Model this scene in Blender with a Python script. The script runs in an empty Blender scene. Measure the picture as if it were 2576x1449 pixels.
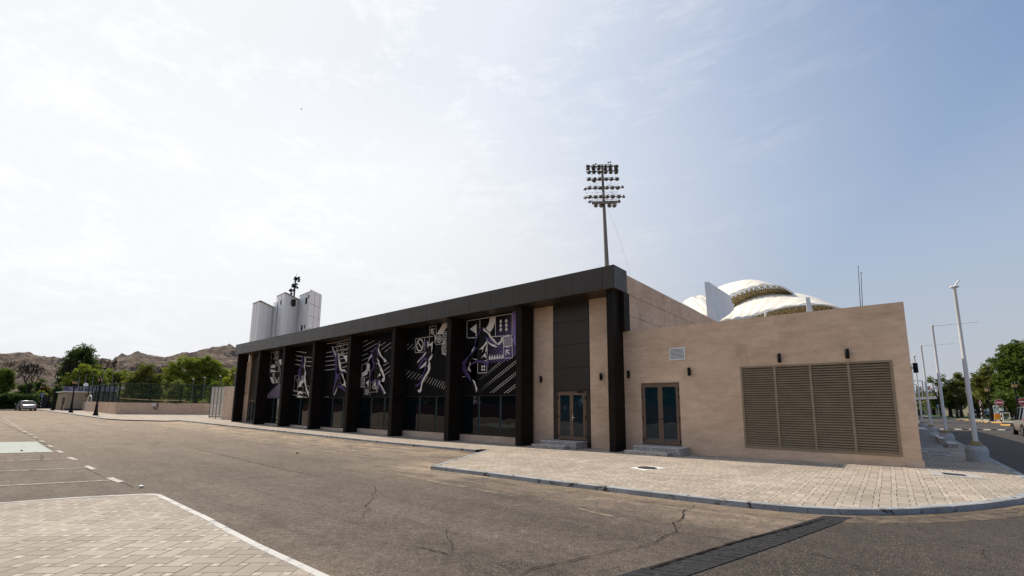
import bpy, bmesh, math, random
import numpy as np
from mathutils import Vector, Matrix, noise
random.seed(7)
S = bpy.context.scene
COL = S.collection
R = math.radians
# ---------------------------------------------------------------- camera
W0, H0, F0, PX0, PY0, EYE = 2576.0, 1449.0, 1131.0, 1288.0, 858.5, 1.65
yaw, pit, rol = R(-39.79), R(8.33), R(0.5)
FW = Vector((math.sin(yaw)*math.cos(pit), math.cos(yaw)*math.cos(pit), math.sin(pit)))
r_ = Vector((math.cos(yaw), -math.sin(yaw), 0)); u_ = r_.cross(FW)
RT = r_*math.cos(rol) + u_*math.sin(rol); UP = RT.cross(FW)
cd = bpy.data.cameras.new('camera'); cam = bpy.data.objects.new('camera', cd); COL.objects.link(cam)
cam.matrix_world = Matrix(((RT.x, UP.x, -FW.x, 0), (RT.y, UP.y, -FW.y, 0), (RT.z, UP.z, -FW.z, EYE), (0, 0, 0, 1)))
cd.sensor_width = 36.0; cd.lens = F0/W0*36.0; cd.shift_y = (PY0-H0/2)/W0
cd.clip_start = 0.05; cd.clip_end = 3000
S.camera = cam
# ---------------------------------------------------------------- sun, sky, exposure
SUNDIR = Vector((-0.95, 0.04, 1.0)).normalized()     # towards the sun
el = math.asin(SUNDIR.z); az = math.atan2(SUNDIR.x, SUNDIR.y)
sd = bpy.data.lights.new('sun', 'SUN'); sd.energy = 4.2; sd.angle = R(0.55); sd.color = (1.0, 0.88, 0.72)
sun = bpy.data.objects.new('sun', sd); COL.objects.link(sun)
sun.rotation_mode = 'QUATERNION'; sun.rotation_quaternion = SUNDIR.to_track_quat('Z', 'Y')
S.view_settings.view_transform = 'Standard'; S.view_settings.look = 'None'
S.view_settings.exposure = 0.25; S.view_settings.gamma = 1.0
world = bpy.data.worlds.new('World'); S.world = world; world.use_nodes = True
wt = world.node_tree; wt.nodes.clear()

class NT:
    """small helper that writes node trees"""
    def __init__(s, nt): s.nt = nt
    def n(s, t, **kw):
        x = s.nt.nodes.new(t)
        for k, v in kw.items():
            if isinstance(k, str) and hasattr(x, k) and not k.startswith('i_'): setattr(x, k, v)
        return x
    def put(s, sock, v):
        if isinstance(v, bpy.types.NodeSocket): s.nt.links.new(v, sock)
        elif v is not None:
            if hasattr(sock.default_value, '__len__'):
                v = tuple(v) if hasattr(v, '__len__') else (v,)*3
                if len(sock.default_value) == 4 and len(v) == 3: v = v+(1,)
            sock.default_value = v
    def m(s, op, a, b=None, c=None, clamp=False):
        x = s.nt.nodes.new('ShaderNodeMath'); x.operation = op; x.use_clamp = clamp
        s.put(x.inputs[0], a)
        if b is not None: s.put(x.inputs[1], b)
        if c is not None: s.put(x.inputs[2], c)
        return x.outputs[0]
    def mix(s, f, a, b, mode='MIX'):
        x = s.nt.nodes.new('ShaderNodeMix'); x.data_type = 'RGBA'; x.blend_type = mode
        s.put(x.inputs[0], f); s.put(x.inputs[6], a); s.put(x.inputs[7], b); return x.outputs[2]
    def ramp(s, f, lo, hi, a=0.0, b=1.0):
        x = s.nt.nodes.new('ShaderNodeMapRange'); x.clamp = True
        s.put(x.inputs[0], f); x.inputs[1].default_value = lo; x.inputs[2].default_value = hi
        x.inputs[3].default_value = a; x.inputs[4].default_value = b; return x.outputs[0]
    def noise(s, v, sc, det=4, rough=.55, dist=0.0):
        x = s.nt.nodes.new('ShaderNodeTexNoise'); s.put(x.inputs['Vector'], v)
        x.inputs['Scale'].default_value = sc; x.inputs['Detail'].default_value = det
        x.inputs['Roughness'].default_value = rough; x.inputs['Distortion'].default_value = dist
        return x.outputs['Fac']
    def scale(s, v, sc):
        x = s.nt.nodes.new('ShaderNodeMapping'); s.put(x.inputs[0], v); x.inputs['Scale'].default_value = sc; return x.outputs[0]

w = NT(wt)
tc = w.n('ShaderNodeTexCoord')
sky = w.n('ShaderNodeTexSky'); sky.sky_type = 'NISHITA'; sky.sun_disc = False
sky.sun_elevation = el; sky.sun_rotation = az; sky.altitude = 300; sky.air_density = 1.0; sky.dust_density = 2.4; sky.ozone_density = 1.6
v = tc.outputs['Generated']
# thin high cloud, denser towards the sun side, stretched along one wind direction
rot = w.n('ShaderNodeMapping'); w.put(rot.inputs[0], v); rot.inputs['Rotation'].default_value = (0, 0, R(35)); rot.inputs['Scale'].default_value = (1.0, 2.6, 5.5)
c1 = w.noise(rot.outputs[0], 2.2, 9, .62, 0.6)
c2 = w.noise(rot.outputs[0], 9.0, 7, .66, 0.8)
cl = w.m('ADD', w.m('MULTIPLY', c1, .65), w.m('MULTIPLY', c2, .35))
dt = w.n('ShaderNodeVectorMath'); dt.operation = 'DOT_PRODUCT'; w.put(dt.inputs[0], v); dt.inputs[1].default_value = SUNDIR
near = w.ramp(dt.outputs['Value'], 0.26, 0.84)
sepv = w.n('ShaderNodeSeparateXYZ'); w.put(sepv.inputs[0], v)
low = w.ramp(sepv.outputs[2], 0.62, 0.06)
veil = w.m('MULTIPLY', w.ramp(cl, .50, .72), w.m('ADD', w.m('MULTIPLY', near, .45), .045), clamp=True)
haze = w.m('ADD', w.m('MULTIPLY', near, .74), w.m('MULTIPLY', low, .88), clamp=True)
l0 = w.n('ShaderNodeRGBToBW'); w.put(l0.inputs[0], sky.outputs[0])
skyc = w.mix(1.0, sky.outputs[0], w.m('DIVIDE', 1.0, w.m('ADD', 1.0, w.m('MULTIPLY', w.m('MAXIMUM', w.m('SUBTRACT', l0.outputs[0], 2.5), 0), .16))), 'MULTIPLY')
skyc = w.mix(1.0, skyc, (.90, 1.0, 1.03), 'MULTIPLY')
col = w.mix(haze, skyc, w.mix(near, (2.95, 3.05, 3.38), (5.65, 5.75, 5.92)))
col = w.mix(veil, col, w.mix(near, (3.6, 3.9, 4.3), (7.2, 7.25, 7.3)))
lum = w.n('ShaderNodeRGBToBW'); w.put(lum.inputs[0], col)
col = w.mix(1.0, col, w.m('DIVIDE', 1.0, w.m('ADD', 1.0, w.m('MULTIPLY', lum.outputs[0], .012))), 'MULTIPLY')
bg = w.n('ShaderNodeBackground'); w.put(bg.inputs[0], col); bg.inputs[1].default_value = 0.15
wo = w.n('ShaderNodeOutputWorld'); wt.links.new(bg.outputs[0], wo.inputs[0])

# ---------------------------------------------------------------- surveying helpers (pixel of a 2576 px wide view -> place)
def ray(x, y): return FW + RT*((x-PX0)/F0) - UP*((y-PY0)/F0)
GXA = [-400, -160, -122, -103, -83, -66, -47.6, -42.6, -32.7, -27.8, -22, -17.6, -13, -8.3, -6, 0.5, 400]
GXZ = [.75, .70, .64, .55, .42, .30, .08, -.02, -.07, -.10, -.12, -.115, -.08, -.02, 0.0, .10, .10]
def gz(x, y):
    z = float(np.interp(x, GXA, GXZ)); k = min(1, max(0, (x+8)/8))
    return z + k*.0048*(min(max(y, 20), 75)-20)
def spot(px, D, py=1005):
    d = ray(px, py); k = D/math.hypot(d.x, d.y); return d.x*k, d.y*k
def zat(px, py, D):
    d = ray(px, py); return EYE + d.z*D/math.hypot(d.x, d.y)
def PT(px, py, D):
    d = ray(px, py); k = D/math.hypot(d.x, d.y); return Vector((d.x*k, d.y*k, EYE+d.z*k))
def onY(px, py, Y):
    d = ray(px, py); t = Y/d.y; return d.x*t, EYE+d.z*t
# ---------------------------------------------------------------- materials
def mat(name, base=None, rough=.8, spec=.5, metal=0.0, build=None):
    m = bpy.data.materials.new(name); m.use_nodes = True
    n = NT(m.node_tree); b = m.node_tree.nodes['Principled BSDF']
    if base is not None: n.put(b.inputs['Base Color'], base)
    b.inputs['Roughness'].default_value = rough; b.inputs['Metallic'].default_value = metal
    b.inputs['Specular IOR Level'].default_value = spec
    if build: build(n, b)
    return m
def bump(n, b, h, dist=.01, st=.5):
    x = n.n('ShaderNodeBump'); n.put(x.inputs['Height'], h); x.inputs['Distance'].default_value = dist
    x.inputs['Strength'].default_value = st; n.put(b.inputs['Normal'], x.outputs[0])
def pos(n): return n.n('ShaderNodeNewGeometry').outputs['Position']
def plain(name, c, rough=.7, spec=.4, metal=0.0, var=.12, sc=3.0, dirt=0.0):
    """painted / metal / stone surface with slight unevenness"""
    def f(n, b):
        p = pos(n); a = n.noise(p, sc, 5, .6)
        k = n.ramp(a, .3, .7, 1-var, 1+var)
        col = n.mix(1.0, c, k, 'MULTIPLY')
        if dirt:
            s2 = n.noise(n.scale(p, (3, 3, .6)), 2.0, 6, .65)
            col = n.mix(n.m('MULTIPLY', n.ramp(s2, .5, .75), dirt), col, (.16, .12, .09))
        n.put(b.inputs['Base Color'], col)
        n.put(b.inputs['Roughness'], n.ramp(n.noise(p, sc*4, 3), .3, .7, max(.02, rough-.08), min(1, rough+.08)))
    return mat(name, None, rough, spec, metal, f)
def f_plaster(c, scale=1.0, st=.6):
    def f(n, b):
        p = pos(n)
        big = n.noise(p, .55*scale, 4, .6, .4); mid = n.noise(n.scale(p, (1, 1, 2.6)), 1.6*scale, 7, .68, .5)
        fine = n.noise(p, 38*scale, 3, .6); hor = n.noise(n.scale(p, (.5, .5, 7)), 2.2, 5, .6)
        k = n.m('ADD', n.m('MULTIPLY', big, .36), n.m('ADD', n.m('MULTIPLY', mid, .38), n.m('MULTIPLY', hor, .13)))
        k = n.m('ADD', k, n.m('MULTIPLY', fine, .16))
        cr = n.n('ShaderNodeValToRGB'); n.put(cr.inputs[0], k)
        e = cr.color_ramp.elements; e[0].position = .38; e[1].position = .66
        e[0].color = (c[0]*.74, c[1]*.71, c[2]*.67, 1); e[1].color = (c[0]*1.22, c[1]*1.24, c[2]*1.27, 1)
        # trowel rings / damp edges
        w1 = n.noise(n.scale(p, (1, 1, 1.2)), .9, 3, .5, 1.2)
        edge = n.ramp(n.m('ABSOLUTE', n.m('SUBTRACT', w1, .5)), 0.0, .03, .95, 1.0)
        col = n.mix(1.0, cr.outputs[0], edge, 'MULTIPLY')
        n.put(b.inputs['Base Color'], col)
        bump(n, b, n.m('ADD', mid, n.m('MULTIPLY', fine, .5)), .012, st)
    return f
M_plaster = mat('beige_plaster', None, .92, .2, 0, f_plaster((.66, .475, .34)))
M_plaster_lt = mat('pale_beige_plaster', None, .92, .2, 0, f_plaster((.64, .48, .37)))
M_panelb = mat('beige_panel', None, .85, .25, 0, f_plaster((.56, .405, .295), 1.5, .3))
M_bronze = plain('dark_bronze_cladding', (.034, .0235, .0155), .42, .4, .0, .10, 1.2)
M_pillar = plain('dark_pillar_cladding', (.013, .0092, .0066), .62, .12, .0, .35, 1.4)
M_black = plain('black_paint', (.006, .006, .0065), .5, .2)
M_joint = plain('dark_joint', (.02, .016, .013), .9, .1)
M_dbrown = plain('brown_aluminium', (.175, .112, .076), .45, .4, .1)
M_louv = plain('olive_brown_louvre', (.275, .210, .136), .5, .4, .0)
M_gate = plain('bronze_gate_metal', (.17, .135, .10), .5, .5, .1)
M_white = plain('white_paint', (.75, .75, .74), .55, .4, 0, .06, 2, .15)
M_wmetal = plain('white_metal', (.74, .74, .73), .45, .5, 0, .08, 2)
M_chrome = mat('chrome', (.8, .8, .8), .25, .5, 1.0)
M_granite = mat('granite', None, .55, .45, 0, lambda n, b: (
    n.put(b.inputs['Base Color'], n.mix(n.ramp(n.noise(pos(n), 14, 8, .7, .8), .38, .66), (.16, .15, .142), (.62, .58, .545)))))
M_granite_top = mat('granite_tread', None, .5, .45, 0, lambda n, b: (
    n.put(b.inputs['Base Color'], n.mix(n.ramp(n.noise(pos(n), 10, 7, .7, .6), .35, .7), (.36, .34, .325), (.60, .58, .56)))))
def f_glass(n, b):
    p = pos(n)
    bump(n, b, n.noise(n.scale(p, (.8, .8, 1.3)), 1.1, 2, .4), .012, .35)
M_glass = mat('tinted_glass', (.004, .006, .008), .02, .45, 0, f_glass)
M_dglass = mat('teal_door_glass', (.006, .024, .033), .03, .8, 0, f_glass)
M_strip = plain('teal_strip_tint', (.035, .085, .095), .35, .4)
M_conc = mat('concrete', None, .85, .3, 0, lambda n, b: (
    n.put(b.inputs['Base Color'], n.mix(n.ramp(n.noise(pos(n), 2.5, 8, .65), .3, .7), (.30, .285, .27), (.46, .45, .44))),
    bump(n, b, n.noise(pos(n), 30, 4), .01, .4)))
M_basepaint = plain('painted_concrete', (.42, .43, .45), .7, .3, 0, .15, 5, .35)
M_ochre = plain('ochre_flange', (.34, .27, .12), .6, .4, 0, .15, 6)

# ground materials -------------------------------------------------
def f_asphalt(dark, lite, sandy=True):
    def f(n, b):
        p = pos(n)
        big = n.noise(p, .16, 5, .6, .3); mid = n.noise(p, 1.3, 7, .7); coarse = n.noise(p, 9, 5, .85)
        streak = n.noise(n.scale(p, (.07, 1.1, 1)), 1.3, 6, .65, .35)
        fine = n.noise(p, 55, 3, .75); spk = n.noise(p, 130, 2, .8)
        k = n.m('ADD', n.m('MULTIPLY', big, .34), n.m('ADD', n.m('MULTIPLY', mid, .26), n.m('MULTIPLY', streak, .40)))
        col = n.mix(n.ramp(k, .38, .62), dark, lite)
        sep = n.n('ShaderNodeSeparateXYZ'); n.put(sep.inputs[0], p)
        X, Y = sep.outputs[0], sep.outputs[1]
        if sandy:
            # wind-blown sand lies in the parking bays along the hall and along the kerbs
            bay = n.m('MULTIPLY', n.ramp(Y, 8.2, 12.5), n.ramp(X, -9.0, -14.0))
            kerb = n.m('MULTIPLY', n.ramp(Y, 6.6, 8.7), n.ramp(X, -14, -11))
            far = n.ramp(X, -14.0, -50.0, 0, .35)
            sn = n.ramp(n.noise(n.scale(p, (.55, 1.2, 1)), 1.1, 7, .66, .6), .34, .62)
            am = n.m('MULTIPLY', n.m('MAXIMUM', n.m('MAXIMUM', bay, far), n.m('MULTIPLY', kerb, .9)), sn, clamp=True)
            am = n.m('MULTIPLY', am, .85)
            am = n.m('ADD', am, n.ramp(X, -6.0, -48.0, 0, .42), clamp=True)  # smooth paling to the left: more sand, plus lens vignette put into the colour
            col = n.mix(am, col, (.33, .255, .185))
            lf = n.m('MULTIPLY', n.m('MULTIPLY', n.ramp(Y, 2.1, 3.3, 1, 0), n.ramp(X, -9.5, -3.5)), n.ramp(n.noise(p, .9, 5), .35, .6))
            col = n.mix(n.m('MULTIPLY', lf, .6), col, (.24, .165, .115))
            st = n.m('MULTIPLY', n.ramp(n.noise(n.scale(p, (.35, 1, 1)), .9, 6, .7, .8), .54, .70), .55)
            col = n.mix(st, col, (.075, .062, .052))
        g = n.ramp(fine, .30, .70, .50, 1.55)
        col = n.mix(1.0, col, g, 'MULTIPLY'); col = n.mix(1.0, col, n.ramp(coarse, .34, .66, .60, 1.46), 'MULTIPLY'); col = n.mix(1.0, col, n.ramp(n.noise(p, 3.1, 8, .82), .38, .62, .91, 1.10), 'MULTIPLY')
        gr = n.ramp(n.noise(p, 70, 2, .8), .60, .69, 0, .75)
        col = n.mix(gr, col, (.50, .44, .36))
        dk = n.ramp(spk, .36, .28, 0, .5)
        col = n.mix(dk, col, (.03, .025, .02))
        n.put(b.inputs['Base Color'], col)
        bump(n, b, fine, .006, .7)
    return f
M_asphalt = mat('worn_asphalt', None, .92, .25, 0, f_asphalt((.044, .036, .031), (.112, .093, .079)))
M_asphalt_d = mat('dark_asphalt', None, .9, .3, 0, f_asphalt((.027, .0215, .0185), (.052, .0425, .037), False))
M_asphalt_s = mat('street_asphalt', None, .88, .3, 0, f_asphalt((.030, .027, .026), (.055, .050, .048), False))
def f_paver(rot, up, uq, c_big, c_small, o=(0, 0)):
    """2:1 slabs laid both ways round small light squares, as in the photo; p runs along the rows, q across"""
    def f(n, b):
        P0 = pos(n); sep = n.n('ShaderNodeSeparateXYZ'); n.put(sep.inputs[0], P0)
        x = n.m('SUBTRACT', sep.outputs[0], o[0]); y = n.m('SUBTRACT', sep.outputs[1], o[1])
        wob = n.m('MULTIPLY', n.m('SUBTRACT', n.noise(P0, .5, 2, .5), .5), .05)
        ca, sa = math.cos(R(rot)), math.sin(R(rot))
        p = n.m('DIVIDE', n.m('ADD', n.m('ADD', n.m('MULTIPLY', x, ca), n.m('MULTIPLY', y, sa)), wob), up)
        q = n.m('DIVIDE', n.m('ADD', n.m('SUBTRACT', n.m('MULTIPLY', y, ca), n.m('MULTIPLY', x, sa)), wob), uq)
        p = n.m('ADD', p, 6000); q = n.m('ADD', q, 6000)
        k = n.m('FLOOR', n.m('DIVIDE', q, 3)); qm = n.m('FLOORED_MODULO', q, 3); A = n.m('LESS_THAN', qm, 1)
        pk = n.m('SUBTRACT', p, n.m('MULTIPLY', k, 3)); m6 = n.m('FLOORED_MODULO', pk, 6); pm = n.m('FLOORED_MODULO', p, 3)
        Vk = n.m('LESS_THAN', m6, 2); Vb = n.m('MULTIPLY', n.m('GREATER_THAN', m6, 3), n.m('LESS_THAN', m6, 5))
        sm = n.m('MULTIPLY', A, n.m('GREATER_THAN', pm, 2)); mn = lambda *a: a[0] if len(a) == 1 else n.m('MINIMUM', a[0], mn(*a[1:]))
        dA = mn(pm, n.m('ABSOLUTE', n.m('SUBTRACT', pm, 2)), n.m('SUBTRACT', 3, pm), n.m('ADD', n.m('SUBTRACT', 1, qm), n.m('MULTIPLY', Vk, 9)), n.m('ADD', qm, n.m('MULTIPLY', Vb, 9)))
        V9 = n.m('MULTIPLY', Vk, 9)
        dH = mn(m6, n.m('ABSOLUTE', n.m('SUBTRACT', m6, 2)), n.m('SUBTRACT', 6, m6), n.m('ADD', n.m('SUBTRACT', 3, qm), V9), n.m('ADD', n.m('SUBTRACT', qm, 1), V9))
        d = n.m('ADD', n.m('MULTIPLY', A, dA), n.m('MULTIPLY', n.m('SUBTRACT', 1, A), dH))
        AVb = n.m('MULTIPLY', A, Vb); kk = n.m('SUBTRACT', k, AVb)
        cell = n.m('FLOOR', n.m('DIVIDE', n.m('SUBTRACT', p, n.m('MULTIPLY', kk, 3)), 6))
        isV = n.m('MAXIMUM', Vk, AVb); cmb = n.n('ShaderNodeCombineXYZ')
        n.put(cmb.inputs[0], cell); n.put(cmb.inputs[1], kk); n.put(cmb.inputs[2], n.m('ADD', isV, n.m('MULTIPLY', sm, 5)))
        wn = n.n('ShaderNodeTexWhiteNoise'); wn.noise_dimensions = '3D'; n.put(wn.inputs['Vector'], cmb.outputs[0])
        jw = n.ramp(n.noise(P0, 2.3, 3, .6), .35, .65, .04, .11)
        jn = n.m('SUBTRACT', 1, n.m('DIVIDE', d, jw), clamp=True); joint = n.m('MULTIPLY', jn, 2.2, clamp=True)
        col = n.mix(sm, c_big, c_small)
        col = n.mix(1.0, col, n.ramp(wn.outputs['Value'], 0, 1, .84, 1.12), 'MULTIPLY')
        col = n.mix(1.0, col, n.ramp(n.noise(P0, .5, 6, .65, .4), .3, .7, .78, 1.14), 'MULTIPLY')
        col = n.mix(1.0, col, n.ramp(n.noise(P0, 45, 4, .85), .3, .7, .80, 1.18), 'MULTIPLY')
        deep = n.ramp(n.noise(P0, 1.1, 5, .7), .38, .60, .50, 1.0)
        col = n.mix(n.m('MULTIPLY', joint, deep), col, (.060, .045, .034))
        n.put(b.inputs['Base Color'], col)
        bump(n, b, n.m('SUBTRACT', n.m('MULTIPLY', n.noise(P0, 60, 3), .15), joint), .006, .8)
    return f
M_paver = mat('block_paving', None, .88, .25, 0, f_paver(90, .0985, .0817, (.385, .332, .275), (.535, .475, .405), (-.521, 10.04)))
M_paver2 = mat('near_block_paving', None, .88, .25, 0, f_paver(40.5, .096, .094, (.355, .31, .265), (.48, .435, .385), (-5.45, 1.84)))
def f_kerb(n, b):
    p = pos(n)
    a = n.noise(p, 3.0, 8, .7, .6); c = n.noise(p, 9, 6, .7)
    col = n.mix(n.ramp(n.noise(p, 1.2, 4), .35, .65), (.23, .25, .27), (.36, .38, .40))
    col = n.mix(n.ramp(a, .56, .61), col, (.055, .045, .035))
    col = n.mix(n.ramp(c, .62, .67), col, (.42, .24, .07))
    n.put(b.inputs['Base Color'], col); bump(n, b, a, .01, .4)
M_kerb = mat('painted_kerb', None, .75, .3, 0, f_kerb)
def f_kerb2(n, b):
    p = pos(n)
    col = n.mix(n.ramp(n.noise(p, 2.2, 7, .7, .5), .50, .60), (.50, .50, .485), (.34, .345, .345))
    col = n.mix(n.ramp(n.noise(p, 3.3, 6, .7, .7), .60, .66), col, (.55, .34, .14))
    n.put(b.inputs['Base Color'], col)
M_kerb_w = mat('peeling_white_kerb', None, .75, .3, 0, f_kerb2)
M_sand = mat('sandy_ground', None, .95, .15, 0, lambda n, b: (
    n.put(b.inputs['Base Color'], n.mix(n.ramp(n.noise(pos(n), .08, 8, .65), .35, .65), (.30, .23, .17), (.42, .34, .26)))))
def f_line(c, wear=.5):
    def f(n, b):
        p = pos(n); a = n.noise(p, 6, 8, .75)
        n.put(b.inputs['Base Color'], n.mix(n.ramp(a, wear, wear+.12), c, (.17, .135, .105)))
    return f
M_line = mat('worn_white_marking', None, .85, .3, 0, f_line((.46, .44, .41), .49))
M_line_f = mat('faint_marking', None, .88, .3, 0, f_line((.40, .34, .27), .46))
M_mint = mat('pale_mint_marking', None, .85, .3, 0, f_line((.36, .405, .38), .54))
M_crack = plain('crack_shade', (.018, .013, .010), .95, .1)
M_brick = mat('dark_channel_paver', None, .8, .3, 0, lambda n, b: (
    n.put(b.inputs['Base Color'], n.mix(n.ramp(n.noise(pos(n), 9, 6, .7), .35, .7), (.011, .012, .014), (.034, .036, .040)))))
M_grass = plain('grass', (.055, .10, .025), .95, .1, 0, .3, 2)

# ---------------------------------------------------------------- mesh building
class MB:
    def __init__(s): s.v = []; s.f = []; s.m = []; s.mi = 0; s.sm = []
    def add(s, vs, fs, smooth=False):
        o = len(s.v); s.v += [tuple(x) for x in vs]
        for f in fs: s.f.append(tuple(o+i for i in f)); s.m.append(s.mi); s.sm.append(smooth)
        return s
    def box(s, x0, x1, y0, y1, z0, z1):
        x0, x1 = sorted((x0, x1)); y0, y1 = sorted((y0, y1)); z0, z1 = sorted((z0, z1))
        return s.add([(x0, y0, z0), (x1, y0, z0), (x1, y1, z0), (x0, y1, z0), (x0, y0, z1), (x1, y0, z1), (x1, y1, z1), (x0, y1, z1)],
                     [(0, 3, 2, 1), (4, 5, 6, 7), (0, 1, 5, 4), (1, 2, 6, 5), (2, 3, 7, 6), (3, 0, 4, 7)])
    def tube(s, a, b, r0, r1=None, n=8, cap=True, smooth=True):
        a, b = Vector(a), Vector(b); r1 = r0 if r1 is None else r1
        d = (b-a); 
        if d.length < 1e-6: return s
        d.normalize(); t = Vector((0, 0, 1)) if abs(d.z) < .95 else Vector((1, 0, 0))
        p = d.cross(t).normalized(); q = d.cross(p)
        vs = []
        for c, r in ((a, r0), (b, r1)):
            for i in range(n):
                an = 2*math.pi*i/n; vs.append(c+p*(math.cos(an)*r)+q*(math.sin(an)*r))
        fs = [(i, i+n, (i+1) % n+n, (i+1) % n) for i in range(n)]
        s.add(vs, fs, smooth)
        if cap: s.add(vs[:n], [tuple(range(n))]); s.add(vs[n:], [tuple(reversed(range(n)))])
        return s
    def path(s, pts, r, n=6):
        for a, b in zip(pts[:-1], pts[1:]): s.tube(a, b, r, r, n)
        return s
    def lathe(s, c, prof, n=20, smooth=True, cap=True):
        c = Vector(c); vs = []
        for r, z in prof:
            for i in range(n):
                an = 2*math.pi*i/n; vs.append((c.x+r*math.cos(an), c.y+r*math.sin(an), c.z+z))
        fs = []
        for k in range(len(prof)-1):
            for i in range(n):
                j = (i+1) % n; fs.append((k*n+i, k*n+j, (k+1)*n+j, (k+1)*n+i))
        s.add(vs, fs, smooth)
        if cap:
            s.add(vs[:n], [tuple(reversed(range(n)))]); s.add(vs[-n:], [tuple(range(n))])
        return s
    def prism(s, poly, z0, z1):
        n = len(poly); area = sum(poly[i][0]*poly[(i+1) % n][1]-poly[(i+1) % n][0]*poly[i][1] for i in range(n))
        if area < 0: poly = poly[::-1]
        vs = [(x, y, z0) for x, y in poly]+[(x, y, z1) for x, y in poly]
        fs = [tuple(reversed(range(n))), tuple(range(n, 2*n))]+[(i, (i+1) % n, (i+1) % n+n, i+n) for i in range(n)]
        return s.add(vs, fs)
    def hull(s, a, b):
        """two matching loops a, b of points joined with caps"""
        n = len(a); s.add(list(a)+list(b), [tuple(reversed(range(n))), tuple(range(n, 2*n))]+[(i, (i+1) % n, (i+1) % n+n, i+n) for i in range(n)])
        return s
    def sphere(s, c, r, n=10, sc=(1, 1, 1)):
        prof = [(max(1e-4, math.sin(math.pi*k/n))*r, -math.cos(math.pi*k/n)*r*sc[2]) for k in range(n+1)]
        o = len(s.v); s.lathe((0, 0, 0), prof, n*2)
        for i in range(o, len(s.v)):
            x, y, z = s.v[i]; s.v[i] = (x*sc[0]+c[0], y*sc[1]+c[1], z+c[2])
        return s
    def build(s, name, mats, parent=None, bevel=0, shift=None):
        """vertices are in world space (shift=None subtracts the parent's place) or local (shift=False)"""
        me = bpy.data.meshes.new(name)
        off = Vector((0, 0, 0))
        if parent is not None and shift is None:
            q = parent
            while q is not None: off += q.location; q = q.parent
        me.from_pydata([(x-off.x, y-off.y, z-off.z) for x, y, z in s.v], [], s.f)
        for mm in (mats if isinstance(mats, (list, tuple)) else [mats]): me.materials.append(mm)
        me.polygons.foreach_set('material_index', s.m)
        me.polygons.foreach_set('use_smooth', s.sm)
        me.update()
        o = bpy.data.objects.new(name, me); COL.objects.link(o)
        if parent is not None: o.parent = parent
        if bevel:
            bv = o.modifiers.new('bevel', 'BEVEL'); bv.width = bevel; bv.segments = 2; bv.limit_method = 'ANGLE'; bv.angle_limit = R(40)
        return o
def tag(o, label=None, cat=None, group=None, kind=None):
    if label: o['label'] = label
    if cat: o['category'] = cat
    if group: o['group'] = group
    if kind: o['kind'] = kind
    return o
def thing(name, loc, label, cat, group=None, rz=0):
    o = bpy.data.objects.new(name, None); o.location = loc; o.rotation_euler.z = rz; o.empty_display_size = .3
    COL.objects.link(o); return tag(o, label, cat, group)
def dup(root, loc, label, rz=None, sc=None):
    c = root.copy(); COL.objects.link(c); c.location = loc; c['label'] = label
    if rz is not None: c.rotation_euler.z = rz
    if sc is not None: c.scale = (sc, sc, sc) if not hasattr(sc, '__len__') else sc
    for ch in list(root.children):
        d = ch.copy(); COL.objects.link(d); d.parent = c
        for g in list(ch.children):
            e = g.copy(); COL.objects.link(e); e.parent = d
    return c
def sheet(name, poly, off, m, kind='structure', uvcut=True):
    """a flat ground sheet draped on the gently rising terrain"""
    if -.15 < off < -.10: off += .04
    bm = bmesh.new(); vs = [bm.verts.new((x, y, 0)) for x, y in poly]
    f = bm.faces.new(vs); f.normal_update()
    if f.normal.z < 0: bmesh.ops.reverse_faces(bm, faces=[f])
    bmesh.ops.triangulate(bm, faces=list(bm.faces))
    drape(bm, off)
    me = bpy.data.meshes.new(name); bm.to_mesh(me); bm.free(); me.materials.append(m)
    o = bpy.data.objects.new(name, me); COL.objects.link(o); o['kind'] = kind
    return o
def drape(bm, off=0.0):
    xs = [v.co.x for v in bm.verts]; ys = [v.co.y for v in bm.verts]
    for c in GXA+[-8, -4, 0]:
        if min(xs)+1e-4 < c < max(xs)-1e-4:
            bmesh.ops.bisect_plane(bm, geom=list(bm.verts)+list(bm.edges)+list(bm.faces), plane_co=(c, 0, 0), plane_no=(1, 0, 0), dist=1e-5)
    for c in (20, 75):
        if min(ys)+1e-4 < c < max(ys)-1e-4:
            bmesh.ops.bisect_plane(bm, geom=list(bm.verts)+list(bm.edges)+list(bm.faces), plane_co=(0, c, 0), plane_no=(0, 1, 0), dist=1e-5)
    for v in bm.verts: v.co.z += gz(v.co.x, v.co.y)+off
def offset_line(pts, d):
    out = []
    for i, p in enumerate(pts):
        a = Vector(pts[max(0, i-1)]); b = Vector(pts[min(len(pts)-1, i+1)])
        t = (b-a).normalized(); n = Vector((-t.y, t.x))
        if 0 < i < len(pts)-1:
            t1 = (Vector(p)-a).normalized(); k = max(.5, n.dot(Vector((-t1.y, t1.x))))
            n = n/k
        out.append((p[0]+n.x*d, p[1]+n.y*d))
    return out
def resample(pts, step):
    out = [pts[0]]; L = 0
    for a, b in zip(pts[:-1], pts[1:]):
        l = math.dist(a, b); n = max(1, round(l/step))
        for k in range(1, n+1): out.append((a[0]+(b[0]-a[0])*k/n, a[1]+(b[1]-a[1])*k/n))
    return out
def smooth_line(pts, it=2):
    for _ in range(it):
        o = [pts[0]]
        for a, b in zip(pts[:-1], pts[1:]):
            o += [(a[0]*.75+b[0]*.25, a[1]*.75+b[1]*.25), (a[0]*.25+b[0]*.75, a[1]*.25+b[1]*.75)]
        o.append(pts[-1]); pts = o
    return pts
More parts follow.
